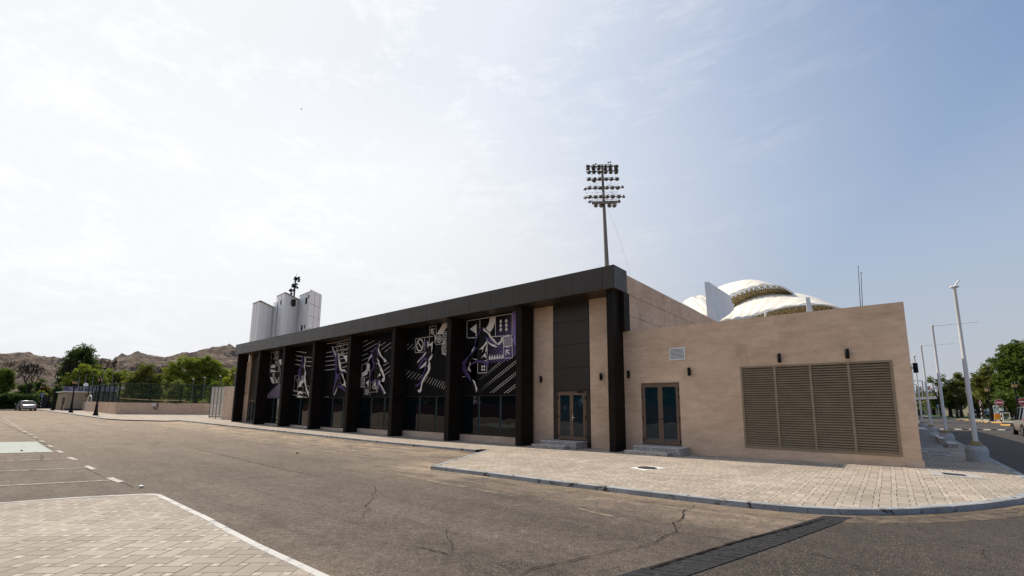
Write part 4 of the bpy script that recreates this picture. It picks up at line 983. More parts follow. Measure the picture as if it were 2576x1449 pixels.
L0 = make_lamp(ll[0]); L0.scale = (1.06,)*3; L0.location = (*LP[0], gz(*LP[0]))
for (x, y), l in zip(LP[1:], ll[1:]): dup(L0, (x, y, gz(x, y)), l, rz=x, sc=1.06)
# mandatory turn right sign on a striped pole
def pole_striped(mb, h, r=.038, seg=.28, z0=0.0):
    k = 0; z = z0
    while z < h: mb.mi = k % 2; mb.tube((0, 0, z), (0, 0, min(h, z+seg)), r, n=8); z += seg; k += 1
M_blue = plain('sign_blue', (.045, .075, .17), .5, .4); M_red = plain('sign_red', (.33, .035, .025), .5, .4); M_swhite = plain('sign_white', (.66, .70, .74), .5, .4)
def face_sign(name, x, y, label, cat, draw, h, group=None, striped=True, face=None):
    t = thing(name, (x, y, gz(x, y)), label, cat, group)
    a = math.atan2(-y, -x)+math.pi/2 if face is None else face  # local -Y looks to the camera
    t.rotation_euler.z = a
    mb = MB()
    if striped: pole_striped(mb, h); mb.build('pole', [M_black, M_white], t, shift=False)
    else: mb.tube((0, 0, 0), (0, 0, h), .035); mb.build('pole', M_wmetal, t, shift=False)
    draw(t); return t
def disc(mb, r, y, z, n=28, dx=0):
    mb.hull([(dx+r*math.cos(2*math.pi*k/n), y, z+r*math.sin(2*math.pi*k/n)) for k in range(n)], [(dx+r*math.cos(2*math.pi*k/n), y+.012, z+r*math.sin(2*math.pi*k/n)) for k in range(n)])
def flat(mb, pts, y, z): mb.add([(x, y, z+q) for x, q in pts], [tuple(range(len(pts)))])
def d_turn(t):
    z = 2.55
    mb = MB(); disc(mb, .36, -.06, z); mb.build('sign_plate', M_blue, t, shift=False)
    mb = MB(); flat(mb, [(-.14, -.20), (-.07, -.20), (-.07, .03), (.06, .03), (.06, -.05), (.21, .07), (.06, .19), (.06, .11), (-.14, .11)], -.064, z)
    for k in range(28):
        a, b = 2*math.pi*k/28, 2*math.pi*(k+1)/28
        mb.add([(.33*math.cos(a), -.064, z+.33*math.sin(a)), (.33*math.cos(b), -.064, z+.33*math.sin(b)), (.35*math.cos(b), -.064, z+.35*math.sin(b)), (.35*math.cos(a), -.064, z+.35*math.sin(a))], [(0, 1, 2, 3)])
    mb.build('sign_symbol', M_swhite, t, shift=False)
face_sign('road_sign', -119.4, 8.8, 'round blue sign with a white right turn arrow on a striped pole', 'road sign', d_turn, 2.3)
def noentry(t, z=2.35):
    mb = MB(); disc(mb, .40, -.055, z); mb.build('sign_rim', M_swhite, t, shift=False)
    mb = MB(); disc(mb, .37, -.06, z); mb.mi = 1; flat(mb, [(-.29, -.065), (.29, -.065), (.29, .065), (-.29, .065)], -.064, z); mb.build('sign_plate', [M_red, M_swhite], t, shift=False)
def at7(x, y, D): return spot(z7(x, y)[0], D)
NE = [(1145, 80.9, 'big round red no entry sign with a white bar beside the orange box', 2.35), (1420, 74.0, 'round red no entry sign half hidden behind the right lamp post above the silver minivan', 2.35),
      (597, 148, 'far no entry sign, leftmost of the cluster of four under the trees', 2.3), (632, 142, 'far no entry sign with a bright bar, second from the left in the cluster', 2.4),
      (660, 137, 'far no entry sign overlapped by a dark post, third in the cluster', 2.3), (703, 146, 'far no entry sign turned aside, rightmost of the cluster of four', 2.3)]
for px, D, l, z in NE:
    x, y = at7(px, 760, D); face_sign('road_sign', x, y, l, 'road sign', lambda t, z=z: noentry(t, z), z-.2, 'round red no entry signs', True, -.05 if D < 100 else .25)
def parkp(t, z=2.5):
    mb = MB(); mb.box(-.38, .38, -.07, -.05, z-.45, z+.45); mb.build('sign_plate', M_blue, t, shift=False)
    mb = MB(); mb.box(-.15, -.07, -.076, -.071, z-.12, z+.34); mb.box(-.07, .10, -.076, -.071, z+.27, z+.34); mb.box(-.07, .10, -.076, -.071, z+.04, z+.11); mb.box(.09, .16, -.076, -.071, z+.08, z+.30)
    mb.box(-.2, .2, -.076, -.071, z-.3, z-.24); mb.build('sign_symbol', M_swhite, t, shift=False)
for px, D, l in ((432, 165, 'blue parking sign with white P left of the dark tree canopy'), (317, 172, 'blue parking sign with white P beside the pale canopy column')):
    x, y = at7(px, 750, D); face_sign('parking_sign', x, y, l, 'parking sign', parkp, 2.1, None, False, .0)
def warn(t, z=2.55):
    mb = MB(); mb.hull([(-.40, -.06, z-.32), (.40, -.06, z-.32), (0, -.06, z+.38)], [(-.40, -.045, z-.32), (.40, -.045, z-.32), (0, -.045, z+.38)]); mb.build('sign_rim', M_red, t, shift=False)
    mb = MB(); flat(mb, [(-.28, -.25), (.28, -.25), (0, .23)], -.064, z); mb.build('sign_plate', M_swhite, t, shift=False)
    mb = MB(); flat(mb, [(-.10, -.20), (.02, -.20), (.02, -.12), (.10, -.12), (.02, .02), (-.06, .02)], -.068, z); mb.build('sign_symbol', M_black, t, shift=False)
face_sign('warning_sign', 9.56, 88.6, 'red edged white triangle warning sign seen nearly edge on, on a striped pole', 'road sign', warn, 2.5, None, True, 1.0)

# court: low wall and green tube fence
CW = [(-107.5, 12.1), (-74.6, 12.1), (-67.2, 23.5)]
t = thing('court_wall', (*CW[1], gz(*CW[1])), 'low beige plastered wall round the sports court', 'wall')
for a, b in zip(CW[:-1], CW[1:]):
    d = (Vector(b)-Vector(a)).normalized(); n_ = Vector((-d.y, d.x))*.25
    zb0, zb1 = gz(*a), gz(*b)
    lo = [(a[0], a[1], zb0-.3), (b[0], b[1], zb1-.3), (b[0]+n_.x, b[1]+n_.y, zb1-.3), (a[0]+n_.x, a[1]+n_.y, zb0-.3)]
    hi = [(x, y, (zb0 if i in (0, 3) else zb1)+1.45) for i, (x, y, z) in enumerate(lo)]
    mb = MB().hull(lo, hi); mb.build('wall_section', M_plaster, t)
M_green = plain('green_tube', (.010, .026, .018), .8, .15)
M_mesh = mat('wire_mesh', (.03, .06, .045), .7, .3); _n = NT(M_mesh.node_tree); M_mesh.node_tree.nodes['Principled BSDF'].inputs['Alpha'].default_value = .28
def fence(name, pts, step, hb, ht, label, mids=(.5,), cat='fence', mesh=True):
    t = thing(name, (pts[0][0], pts[0][1], gz(*pts[0])), label, cat)
    q = resample(pts, step); rr = MB()
    for x, y in q:
        MB().tube((x, y, gz(x, y)+hb), (x, y, gz(x, y)+ht), .075, n=6).build('post', M_green, t)
    for a, b in zip(q[:-1], q[1:]):
        for k in (0, *mids, 1):
            rr.tube((a[0], a[1], gz(*a)+hb+.1+(ht-hb-.1)*k), (b[0], b[1], gz(*b)+hb+.1+(ht-hb-.1)*k), .045, n=5)
    rr.build('rails', M_green, t)
    if mesh:
        mb = MB()
        for a, b in zip(q[:-1], q[1:]): mb.add([(a[0], a[1], gz(*a)+hb), (b[0], b[1], gz(*b)+hb), (b[0], b[1], gz(*b)+ht), (a[0], a[1], gz(*a)+ht)], [(0, 1, 2, 3)])
        mb.build('wire_mesh', M_mesh, t)
    return t
fence('court_fence', [(-107.3, 12.25), (-74.7, 12.25), (-67.3, 23.4)], 3.3, 1.4, 3.85, 'green tube and wire fence on the low beige wall', (.38,))
fence('court_fence', [(-101, 46), (-64, 46), (-62.5, 30)], 4.6, 0, 4.0, 'green tube fence on the far side of the court, behind the net', (.45,))
# junction box with looped cable
x, y = -72.3, 15.5; p0 = PT(*zc_(390, 995), 74.2)
bxp = Vector((-71.33, 16.95, 0)); dirw = (Vector(CW[2])-Vector(CW[1])).normalized(); outn = Vector((dirw.y, -dirw.x))
bxp = Vector(CW[1])+dirw*4.0
c0 = Vector((bxp.x, bxp.y, gz(bxp.x, bxp.y)+1.2)); T3 = Vector((dirw.x, dirw.y, 0)); N3 = Vector((outn.x, outn.y, 0))
t = thing('junction_box', c0, 'grey electric box with a black cable looped below it on the court wall', 'electric box')
q = [c0-T3*.12, c0+T3*.12]; mb = MB(); mb.hull([q[0]+N3*.01+Vector((0, 0, -.18)), q[1]+N3*.01+Vector((0, 0, -.18)), q[1]+N3*.14+Vector((0, 0, -.18)), q[0]+N3*.14+Vector((0, 0, -.18))], [q[0]+N3*.01+Vector((0, 0, .18)), q[1]+N3*.01+Vector((0, 0, .18)), q[1]+N3*.14+Vector((0, 0, .18)), q[0]+N3*.14+Vector((0, 0, .18))]); mb.build('box', M_wmetal, t)
mb = MB(); pts = [c0+N3*.08+T3*(s_*.01)+Vector((0, 0, -.25)) for s_ in (0,)]
for rr_ in (.15, .21):
    pts = [c0+N3*.10+T3*(.22-rr_*math.cos(a))+Vector((0, 0, -.38-rr_*.95*math.sin(a)*1.0)) for a in [math.pi*k/10 for k in range(11)]]
    mb.path([c0+N3*.08+T3*(.22-rr_)+Vector((0, 0, -.16))]+pts+[c0+N3*.08+T3*(.22+rr_)+Vector((0, 0, .2))], .022, 6)
mb.path([c0+T3*.5+Vector((0, 0, .28)), c0+T3*1.6+Vector((0, 0, .24)), c0+T3*2.6+Vector((0, 0, .18))], .025, 5)
mb.build('cable', M_black, t)
# volleyball net with pale tape
t = thing('volleyball_net', (-78, 27, gz(-78, 27)), 'sagging net with a pale orange top tape strung across the court', 'net')
a, b = PT(*za_(1137, 705), 86), PT(*za_(1795, 727), 78)
mb = MB(); N_ = 14
for k in range(N_):
    p, q = a.lerp(b, k/N_), a.lerp(b, (k+1)/N_); s0, s1 = -.12*math.sin(math.pi*k/N_), -.12*math.sin(math.pi*(k+1)/N_)
    mb.hull([p+Vector((0, 0, s0-.05)), p+Vector((0, 0, s0+.05)), p+Vector((0, .02, s0+.05)), p+Vector((0, .02, s0-.05))], [q+Vector((0, 0, s1-.05)), q+Vector((0, 0, s1+.05)), q+Vector((0, .02, s1+.05)), q+Vector((0, .02, s1-.05))])
mb.build('tape', plain('net_tape', (.70, .52, .30), .7, .3), t)
for p in (a, b): MB().tube((p.x, p.y, gz(p.x, p.y)), (p.x, p.y, p.z+.15), .06).build('post', plain('rust_post', (.22, .09, .04), .7) if p is a else bpy.data.materials['rust_post'], t)
# arched white frame on the pavement
xa, ya = ground(*zb_(1325, 1200), 0); t = thing('arched_frame', (xa, ya, gz(xa, ya)), 'white tube frame with a rounded top standing against the court wall', 'metal frame')
p = [Vector((-88.4, 11.0, 0)), Vector((-85.4, 11.0, 0))]; zg = gz(-87, 11)
mb = MB(); pts = [(-88.2, 11.1, zg)]
for k in range(13):
    a_ = math.pi*(1-k/12); pts.append((-86.7+1.5*math.cos(a_), 11.1, zg+1.75+.62*math.sin(a_)))
pts.append((-85.2, 11.1, zg)); mb.path(pts, .05, 6); mb.path([(-88.2, 11.1, zg+1.2), (-85.2, 11.1, zg+1.2)], .03, 5); mb.path([(-88.2, 11.1, zg+.1), (-85.2, 11.1, zg+.1)], .03, 5)
mb.build('tube_frame', M_white, t)
# gate, half open, and the stub wall joining the hall
t = thing('louvred_gate', (-53.9, 17.35, gz(-54, 17.3)), 'tall bronze louvred gate leaf standing open left of the hall', 'gate')
ga, gb = Vector((-56.5, 16.9)), Vector((-53.85, 17.35)); gzz = gz(-55, 17); d = (gb-ga); L = d.length; d.normalize(); nn2 = Vector((-d.y, d.x))
def gbox(mb, u0, u1, z0, z1, th=.03, o=0.0):
    q = [ga+d*u0+nn2*(o-th), ga+d*u1+nn2*(o-th), ga+d*u1+nn2*(o+th), ga+d*u0+nn2*(o+th)]
    mb.hull([(p.x, p.y, gzz+z0) for p in q], [(p.x, p.y, gzz+z1) for p in q])
mb = MB()
gbox(mb, 0, .07, .12, 3.42); gbox(mb, L-.07, L, .12, 3.42); gbox(mb, .07, L-.07, .12, .24); gbox(mb, .07, L-.07, 3.34, 3.42)
for k in (1, 2, 3): gbox(mb, L*k/4-.03, L*k/4+.03, .24, 3.34)
for u in (.1, L*.5, L-.15): gbox(mb, u, u+.08, 0, .12, .02)
fr = mb.build('gate_frame', M_gate, t)
mb = MB()
for i in range(42):
    z = .27+i*.0735
    for k in range(4):
        u0, u1 = (L*k/4+.035 if k else .07), (L*(k+1)/4-.035 if k < 3 else L-.07)
        A_, B_ = ga+d*u0, ga+d*u1; lo, hi = -nn2*.028, nn2*.028
        if lo.y > 0: lo, hi = hi, lo
        for P_, Q_ in ((A_, B_),): mb.hull([(P_.x+lo.x, P_.y+lo.y, gzz+z), (P_.x+lo.x, P_.y+lo.y, gzz+z+.006), (P_.x+hi.x, P_.y+hi.y, gzz+z+.056), (P_.x+hi.x, P_.y+hi.y, gzz+z+.050)], [(Q_.x+lo.x, Q_.y+lo.y, gzz+z), (Q_.x+lo.x, Q_.y+lo.y, gzz+z+.006), (Q_.x+hi.x, Q_.y+hi.y, gzz+z+.056), (Q_.x+hi.x, Q_.y+hi.y, gzz+z+.050)])
mb.build('gate_slats', plain('sunlit_blade_metal', (.46, .43, .39), .4, .5, .1), fr)  # blades paler than the bronze frame: sunlight on their tops put into the colour
t = thing('end_wall', (-52, 17.3, gz(-52, 17.3)), 'short beige wall between the open gate and the left end of the hall', 'wall')
MB().box(-53.7, -47.66, 17.25, 17.5, -.3, 3.52).build('wall_section', M_plaster_lt, t)
mb = MB().lathe((-48.25, 17.24, 3.05), [(.07, 0), (.09, .05), (.05, .12)], 10); o = mb.build('alarm_beacon', M_red); tag(o, 'small red beacon at the top of the short beige wall', 'alarm light')

# ================================================================ BUILDINGS BEHIND THE COURT
M_cabin = plain('cream_cabin', (.42, .34, .23), .8, .3, 0, .08, 2, .3)
M_peel = mat('peeling_purple_paint', None, .85, .2, 0, lambda n, b: n.put(b.inputs['Base Color'], n.mix(n.ramp(n.noise(n.scale(pos(n), (1, 1, 2)), 2.2, 7, .7, .6), .50, .56), (.13, .085, .17), (.40, .36, .42))))
M_greyw = plain('grey_wall', (.075, .075, .082), .8, .3, 0, .1, 1)
def quadbox(name, px0, px1, ptop, D0, D1, depth, m, parent, zlow=-.3, y=1005):
    """a real box whose near face runs between two surveyed directions"""
    a, b = Vector(spot(px0, D0, y)), Vector(spot(px1, D1, y)); zt = zat((px0+px1)/2, ptop, (D0+D1)/2)
    d = (b-a).normalized(); n_ = Vector((-d.y, d.x)); n_ = n_ if n_.dot(a) > 0 else -n_
    q = [a, b, b+n_*depth, a+n_*depth]; g = min(gz(*p) for p in q)
    mb = MB().hull([(p.x, p.y, g+zlow) for p in q], [(p.x, p.y, zt) for p in q]); return mb.build(name, m, parent), q, zt
A0 = spot(140, 118); PB = thing('purple_topped_building', (A0[0], A0[1], .5), 'long low building with a peeling purple parapet behind the court', 'building')
_, q, zt = quadbox('wall', 138, 316, 990, 119, 112, 10, M_greyw, PB)
_, q2, zt2 = quadbox('parapet', 134, 318, 972, 118, 111, 11, M_peel, PB)
for o in PB.children:
    if o.name.startswith('parapet'):
        for v in o.data.vertices:
            if v.co.z+PB.location.z < zt2-1: v.co.z = zat(225, 985, 114)-PB.location.z
for k in range(5):
    px = 147+k*34; d0 = Vector(spot(px, 116.5, 1005)); g = gz(*d0)
    MB().box(d0.x-.25, d0.x+.25, d0.y-.25, d0.y+.25, g-.2, zat(px, 986, 116)).build('column', M_greyw, PB)
CB = thing('cabin', (*spot(185, 105), .5), 'cream painted portable cabin with a dark door behind the lamp posts', 'cabin')
c0_ = spot(165, 101); XC, YC = c0_; ratio = (lambda d: d.y/d.x)(ray(226, 1005)); Y2 = XC*ratio; g_ = gz(XC, YC)
ratio2 = (lambda d: d.y/d.x)(ray(143, 1005)); XL = YC/ratio2; ztc = zat(165, 984.5, 101)
MB().box(XL, XC, YC, Y2, g_-.3, ztc-.12).build('wall', M_cabin, CB)
MB().box(XL-.3, XC+.35, YC-.35, Y2+.3, ztc-.118, ztc+.06).build('roof', M_wmetal, CB)
MB().box(XC-3.4, XC-2.3, YC-.04, YC+.02, g_, g_+2.05).build('door', M_joint, CB)
MB().box(XC-1.6, XC-.9, YC-.04, YC+.02, g_+.9, g_+2.0).build('window', M_joint, CB)
MB().box(XC-.02, XC+.04, YC, Y2, g_-.3, g_+.28).build('skirting', M_greyw, CB)
def on_face(px, D, w, z0, z1, name, m, parent, dep=.06):
    a = Vector(spot(px-w/2, D)); b = Vector(spot(px+w/2, D)); d = (b-a).normalized(); n_ = Vector((-d.y, d.x)); n_ = n_ if n_.dot(a) < 0 else -n_
    q = [a, b, b+n_*dep, a+n_*dep]; g = gz(*a); return MB().hull([(p.x, p.y, g+z0) for p in q], [(p.x, p.y, g+z1) for p in q]).build(name, m, parent)
for px, py, D, l in ((216, 968, 104, 'white satellite dish above the cream cabin'), (309, 975, 108, 'white satellite dish at the right end of the purple parapet')):
    c = PT(px, py, D); t = thing('satellite_dish', (c.x, c.y, c.z-1), l, 'satellite dish')
    dirc = Vector((-c.x, -c.y, 14)).normalized(); u1 = dirc.cross(Vector((0, 0, 1))).normalized(); u2 = u1.cross(dirc); mb = MB(); vs = []
    for rr_, dp in ((.02, .10), (.18, .07), (.32, .0)):
        for k in range(20): a = 2*math.pi*k/20; vs.append(c+u1*rr_*math.cos(a)+u2*rr_*math.sin(a)-dirc*dp)
    mb.add(vs, [tuple(range(20))]+[(r*20+k, r*20+(k+1) % 20, (r+1)*20+(k+1) % 20, (r+1)*20+k) for r in (0, 1) for k in range(20)], True); mb.build('dish', M_white, t)
    MB().tube(c-dirc*.10, (c.x, c.y, c.z-1.6), .05).build('bracket', M_wmetal, t)
# thin court floodlight poles
FL = [(*za_(968, 432), 96, 'left'), (*za_(1062, 412), 92, 'r'), (*za_(872, 462), 104, 'l'), (*za_(800, 487), 108, 'l'), (*za_(738, 485), 112, 'l'), (*za_(1850, 530), 92, 'r'), (*za_(1960, 517), 86, 'r'), (*za_(2112, 503), 80, 'r'), (*za_(2247, 475), 74, 'r')]
fl = ['court floodlight pole rising above the nearest lamp post', 'tall grey court floodlight pole right of the nearest lamp post', 'court floodlight pole just right of the cabin dish', 'court floodlight pole just left of the cabin dish', 'thin pole with a small pale lamp left of the cabin dish', 'court floodlight pole in front of the big green tree, leftmost on the right side', 'court floodlight pole behind the fence, second from the left on the right side', 'court floodlight pole rising just behind the louvred gate', 'court floodlight pole above the short beige wall by the hall']
M_fpole = plain('galvanised_pole', (.16, .165, .17), .7, .3)
for (px, py, D, sd_), l in zip(FL, fl):
    x, y = spot(px, D); g = gz(x, y); h = zat(px, py, D)-g
    t = thing('floodlight_pole', (x, y, g), l, 'floodlight pole', 'thin floodlight poles round the court')
    MB().tube((0, 0, 0), (0, 0, h), .05, .04, 8).build('pole', M_fpole, t, shift=False)
    mb = MB(); s_ = 1 if sd_ != 'r' or px < 300 else -1
    mb.hull([(-.05, -.14, h+.0), (-.05, .14, h+.0), (-.05, .14, h+.08), (-.05, -.14, h+.08)], [(s_*.46, -.15, h+.22), (s_*.46, .15, h+.22), (s_*.46, .15, h+.29), (s_*.46, -.15, h+.29)]); mb.build('floodlight', M_black, t, shift=False)

# ================================================================ TALL CONCRETE TOWER
M_cl = mat('ribbed_concrete_cladding', None, .85, .3, 0, lambda n, b: (
    n.put(b.inputs['Base Color'], n.mix(n.m('MULTIPLY', n.ramp(n.noise(n.scale(pos(n), (1, 1, .06)), 2.0, 5, .7), .45, .7), .5), n.mix(n.ramp(n.noise(pos(n), 3.5, 6, .8), .35, .65), (.76, .765, .77), (.86, .86, .86)), (.60, .59, .58))),
    bump(n, b, n.noise(pos(n), 8, 3), .05, .4)))
TW = thing('concrete_tower', (*spot(715, 140), 0), 'tall pale grey stepped concrete tower block rising behind the hall roof', 'tower')
def tp(x, D): p = z4_(x, 900); return Vector(spot(p[0], D, 800))
def th(x, y, D): return zat(*z4_(x, y), D)
# plan corners of each facet, near and far
def shaft(name, pts, ztop, m=M_cl, zb=0, ribs=True):
    q = [tp(x, D) for x, D in pts]; mb = MB().prism([(p.x, p.y) for p in q], zb, ztop); o = mb.build(name, m, TW); return q
qa = shaft('shaft', [(232, 141), (340, 136), (572, 143), (600, 155), (260, 155)], th(358, 636, 136))
qb = shaft('shaft', [(620, 143), (750, 137), (990, 144.5), (1010, 158), (640, 158)], th(770, 497, 137))
qe = shaft('shaft', [(575, 143.4), (640, 141.5), (642, 158), (577, 158)], th(600, 658, 143)); qc = shaft('shaft', [(990, 144.6), (1172, 137), (1175, 158), (1008, 158)], th(1180, 478, 137))
qd = shaft('shaft', [(1172, 136.4), (1370, 142), (1372, 158), (1176, 158)], th(1180, 438, 136.4), M_cl)
mb = MB()
def vrib(x, D, z1, r=.05): p = tp(x, D); mb.box(p.x-r, p.x+r, p.y-r, p.y+r, 0, z1)
for f0, f1, D0, D1, zt, ks in ((232, 340, 141, 136, th(358, 636, 136), (.35, .7)), (340, 572, 136, 143, th(358, 636, 136), (.33, .66)), (620, 750, 143, 137, th(770, 497, 137), (.3, .62)), (750, 990, 137, 144.5, th(770, 497, 137), (.33, .66)), (990, 1172, 144.6, 137, th(1180, 478, 137), (.2, .4, .6, .8))):
    for k in ks: vrib(f0+(f1-f0)*k, D0+(D1-D0)*k+.01, zt-.05, .05)
mb.build('joint_lines', plain('tower_joint', (.45, .45, .45), .9), TW)
mb = MB(); q0, q1 = tp(1174, 136.40), tp(1366, 141.86); zt = th(1180, 438, 136.4)
for k in range(7):
    z = zt-4.1-k*3.55; mb.hull([(q0.x, q0.y, z), (q1.x, q1.y, z), (q1.x, q1.y+.2, z), (q0.x, q0.y+.2, z)], [(q0.x, q0.y, z+.07), (q1.x, q1.y, z+.07), (q1.x, q1.y+.2, z+.07), (q0.x, q0.y+.2, z+.07)])
for k in (.42, .85): p = q0.lerp(q1, k); mb.box(p.x-.04, p.x+.04, p.y-.04, p.y+.04, 0, zt-.1)
mb.build('panel_joints', bpy.data.materials['tower_joint'], TW)
def tband(x0, D0, x1, D1, z):
    p, q = tp(x0, D0), tp(x1, D1); return [(p.x, p.y, z), (q.x, q.y, z), (q.x, q.y+.5, z), (p.x, p.y+.5, z)]
mb = MB()
for x0, D0, x1, D1, z in ((228, 140.9, 340, 135.8, th(358, 636, 136)), (340, 135.8, 576, 142.9, th(358, 636, 136)), (616, 142.9, 750, 136.8, th(770, 497, 137)), (750, 136.8, 990, 144.4, th(770, 497, 137)), (990, 144.4, 1172, 136.8, th(1180, 478, 137))):
    k_ = .004*(int(x0) % 7); mb.hull(tband(x0, D0, x1, D1, z-.16-k_), tband(x0, D0, x1, D1, z+.10+k_))
mb.build('coping', plain('tower_coping', (.30, .28, .26), .85), TW)
def twin(x, y, w, h, D, name='window'):
    p = tp(x, D); z = th(x, y, D); mb = MB().box(p.x-w/2, p.x+w/2, p.y-.06, p.y+.6, z-h/2, z+h/2); return mb.build(name, M_joint, TW)
twin(697, 658, .5, 1.2, 139.2); twin(1152, 562, .45, 1.0, 137.6); twin(1117, 632, .85, 1.8, 139); twin(1076, 1082, .7, 1.4, 140.7); twin(1124, 1062, .5, 1.1, 138.8)
w_ = twin(886, 666, 1.7, 1.9, 141, 'fan_window'); p = tp(886, 140.6); z = th(886, 666, 141)
MB().tube((p.x, p.y-.3, z), (p.x, p.y-.05, z), .7, n=16).build('fan', M_greyw, w_)
# floodlight mast seen end-on behind the tower
MT = thing('floodlight_mast', (*spot(738, 190), 0), 'distant floodlight mast seen edge on over the tower top', 'floodlight mast')
b0 = PT(735, 740, 190); t0 = PT(744, 700, 190)
mb = MB().tube((b0.x, b0.y, 0), (t0.x, t0.y, t0.z-1), .5, .3, 8); mb.build('pole', M_greyw, MT)
mb = MB().tube(PT(*z4_(870, 500), 189), PT(*z4_(985, 185), 189), .07); mb.build('guy_rod', M_greyw, MT)
rng = random.Random(4)
for cx, cy in ((985, 275), (955, 380), (915, 475)):
    for k in range(11):
        c = PT(*z4_(cx+rng.uniform(-42, 48), cy+rng.uniform(-38, 38)), 190+rng.uniform(-1, 1)); mb = MB(); mb.tube(c, c+Vector((rng.uniform(-.5, .5), -.3, -.5)), .42, .3, 7); mb.build('floodlight', M_black, MT)
    c = PT(*z4_(cx-30, cy+20), 190); e = PT(*z4_(cx+40, cy-30), 190); MB().tube(c, e, .12, n=5).build('crossbar', M_greyw, MT)

# ================================================================ NEAR FLOODLIGHT MAST
bx_, by_ = spot(1527, 85, 665); MST = thing('floodlight_mast', (bx_, by_, 0), 'tall grey floodlight mast with five rows of lamps behind the hall', 'floodlight mast')
vdir = Vector((bx_, by_, 0)).normalized(); sx = Vector((vdir.y, -vdir.x, 0))
def mp(x, y, dd=0): return PT(*z8(x, y), 85)+vdir*dd
top = mp(458, 190); low = mp(514, 1335); base = Vector((low.x+(low.x-top.x)*1.3*0, low.y, 0))
M_mast = plain('weathered_mast_steel', (.165, .15, .13), .6, .4, .2, .15, 1.5)
mb = MB(); mb.tube((low.x+.3, low.y, 0), low, .46, .42, 14); mb.tube(low, top, .42, .22, 14); mb.tube(top, top+Vector((0, 0, .3)), .38, .2, 12); mb.build('pole', M_mast, MST)
M_lampb = plain('lamp_housing', (.045, .043, .04), .5, .5)
bars = [((275, 210), (648, 200)), ((275, 268), (650, 252)), ((282, 366), (660, 352)), ((250, 464), (712, 446)), ((253, 567), (720, 551)), ((310, 615), (670, 604))]
for a, b in bars:
    MB().tube(mp(*a, -.5), mp(*b, -.5), .10, n=6).build('crossbar', M_mast, MST)
MB().tube(mp(342, 632, -.6), mp(635, 622, -.6), .22, n=6).build('crossbar', M_mast, MST)
rows = [(222, (298, 360, 423, 497, 553, 620)), (248, (298, 362, 422, 497, 555, 620)), (290, (310, 368, 428, 500, 560, 622)), (368, (310, 372, 432, 508, 567, 630, 368)), (470, (315, 380, 438, 515, 577, 640)), (572, (318, 385, 445, 520, 585, 652)), (658, (388, 447, 543, 600))]
lm = None
def lamp_mesh():
    m = MB(); m.lathe((0, 0, 0), [(.10, .42), (.20, .40), (.34, .18), (.40, -.02), (.42, -.10), (.38, -.12)], 10); m.mi = 1; m.lathe((0, 0, 0), [(.36, -.115), (.1, -.14)], 10); m.mi = 0
    m.box(-.46, -.42, -.05, .05, -.05, .5); m.box(.42, .46, -.05, .05, -.05, .5); m.box(-.46, .46, -.05, .05, .48, .54); return m
src = lamp_mesh().build('floodlight', [M_lampb, plain('lamp_lens', (.07, .065, .055), .3, .4)], MST, shift=False)
first = True
for y, xs in rows:
    for i, x in enumerate(xs):
        c = mp(x, y + (18 if (y == 368 and i == 6) else 0), -1.0 if y != 658 else -.4)-MST.location
        o = src if first else src.copy()
        if not first: COL.objects.link(o); o.parent = MST
        first = False
        o.location = c; o.rotation_euler = (R(random.uniform(-30, -8)), R(random.uniform(-14, 14)), math.atan2(sx.y, sx.x)+R(random.uniform(-14, 14))); o.scale = (.92,)*3
for x, y in ((265, 490), (692, 470), (268, 592), (705, 578), (322, 638), (654, 630)):
    o = src.copy(); COL.objects.link(o); o.parent = MST; o.location = mp(x, y, -1.2)-MST.location; o.rotation_euler = (R(10), R(random.uniform(-20, 20)), random.uniform(0, 3)); o.scale = (.8, .8, .7)
mb = MB()
for dd in (-1.1, .9):
    for y in (518, 550, 600): mb.path([mp(342, y+10, dd), mp(636, y-4, dd)], .035, 5)
    for x in (345, 412, 465, 520, 570, 636): mb.path([mp(x, 516, dd), mp(x-2, 625, dd)], .03, 5)
mb.path([mp(342, 528, -1.1), mp(342, 528, .9)], .035, 5); mb.path([mp(636, 514, -1.1), mp(636, 514, .9)], .035, 5)
mb.build('maintenance_cage', M_wmetal, MST)
mb = MB()
for x0, x1 in ((372, 400), (546, 566)):
    for dx in (0, 22): mb.path([mp(x0+dx, 300, .4), mp(x1+dx*.7, 620, .4)], .025, 4)
    for k in range(14):
        y = 306+k*22; xx = x0+(x1-x0)*(y-300)/320; mb.path([mp(xx, y, .4), mp(xx+20, y, .4)], .02, 4)
mb.build('ladder', M_wmetal, MST)
mb = MB()
for x, y0, y1 in ((387, 205, 162), (530, 200, 145), (554, 200, 140)):
    mb.tube(mp(x, y0), mp(x, y1), .04, n=5); mb.sphere(mp(x, y1), .16, 5)
mb.build('beacon_rods', M_black, MST)
mb = MB()
for x, y, w_, h in ((440, 290, 40, 45), (345, 290, 40, 24), (420, 390, 45, 24), (620, 400, 50, 45), (340, 400, 50, 45), (540, 400, 34, 50), (285, 500, 40, 20), (600, 500, 60, 28), (565, 660, 16, 38), (592, 660, 24, 32)):
    pts = [mp(x-w_/2+w_*k/8, y+h*math.sin(math.pi*k/8)*.9-10, -.3) for k in range(9)]; mb.path(pts, .022, 4)
mb.path([mp(375, 190), mp(368, 205)], .03, 4); mb.path([mp(450, 325), mp(490, 325)], .07, 5); mb.path([mp(455, 430), mp(503, 431)], .07, 5); mb.path([mp(465, 600, -.4), mp(440, 628, -.5)], .1, 5); mb.path([mp(505, 600, -.4), mp(530, 628, -.5)], .1, 5)
mb.build('power_cables', M_black, MST)
MB().path([mp(520, 665), mp(600, 860), mp(690, 1130), mp(792, 1440)], .012, 4).build('stay_wire', M_greyw, MST)

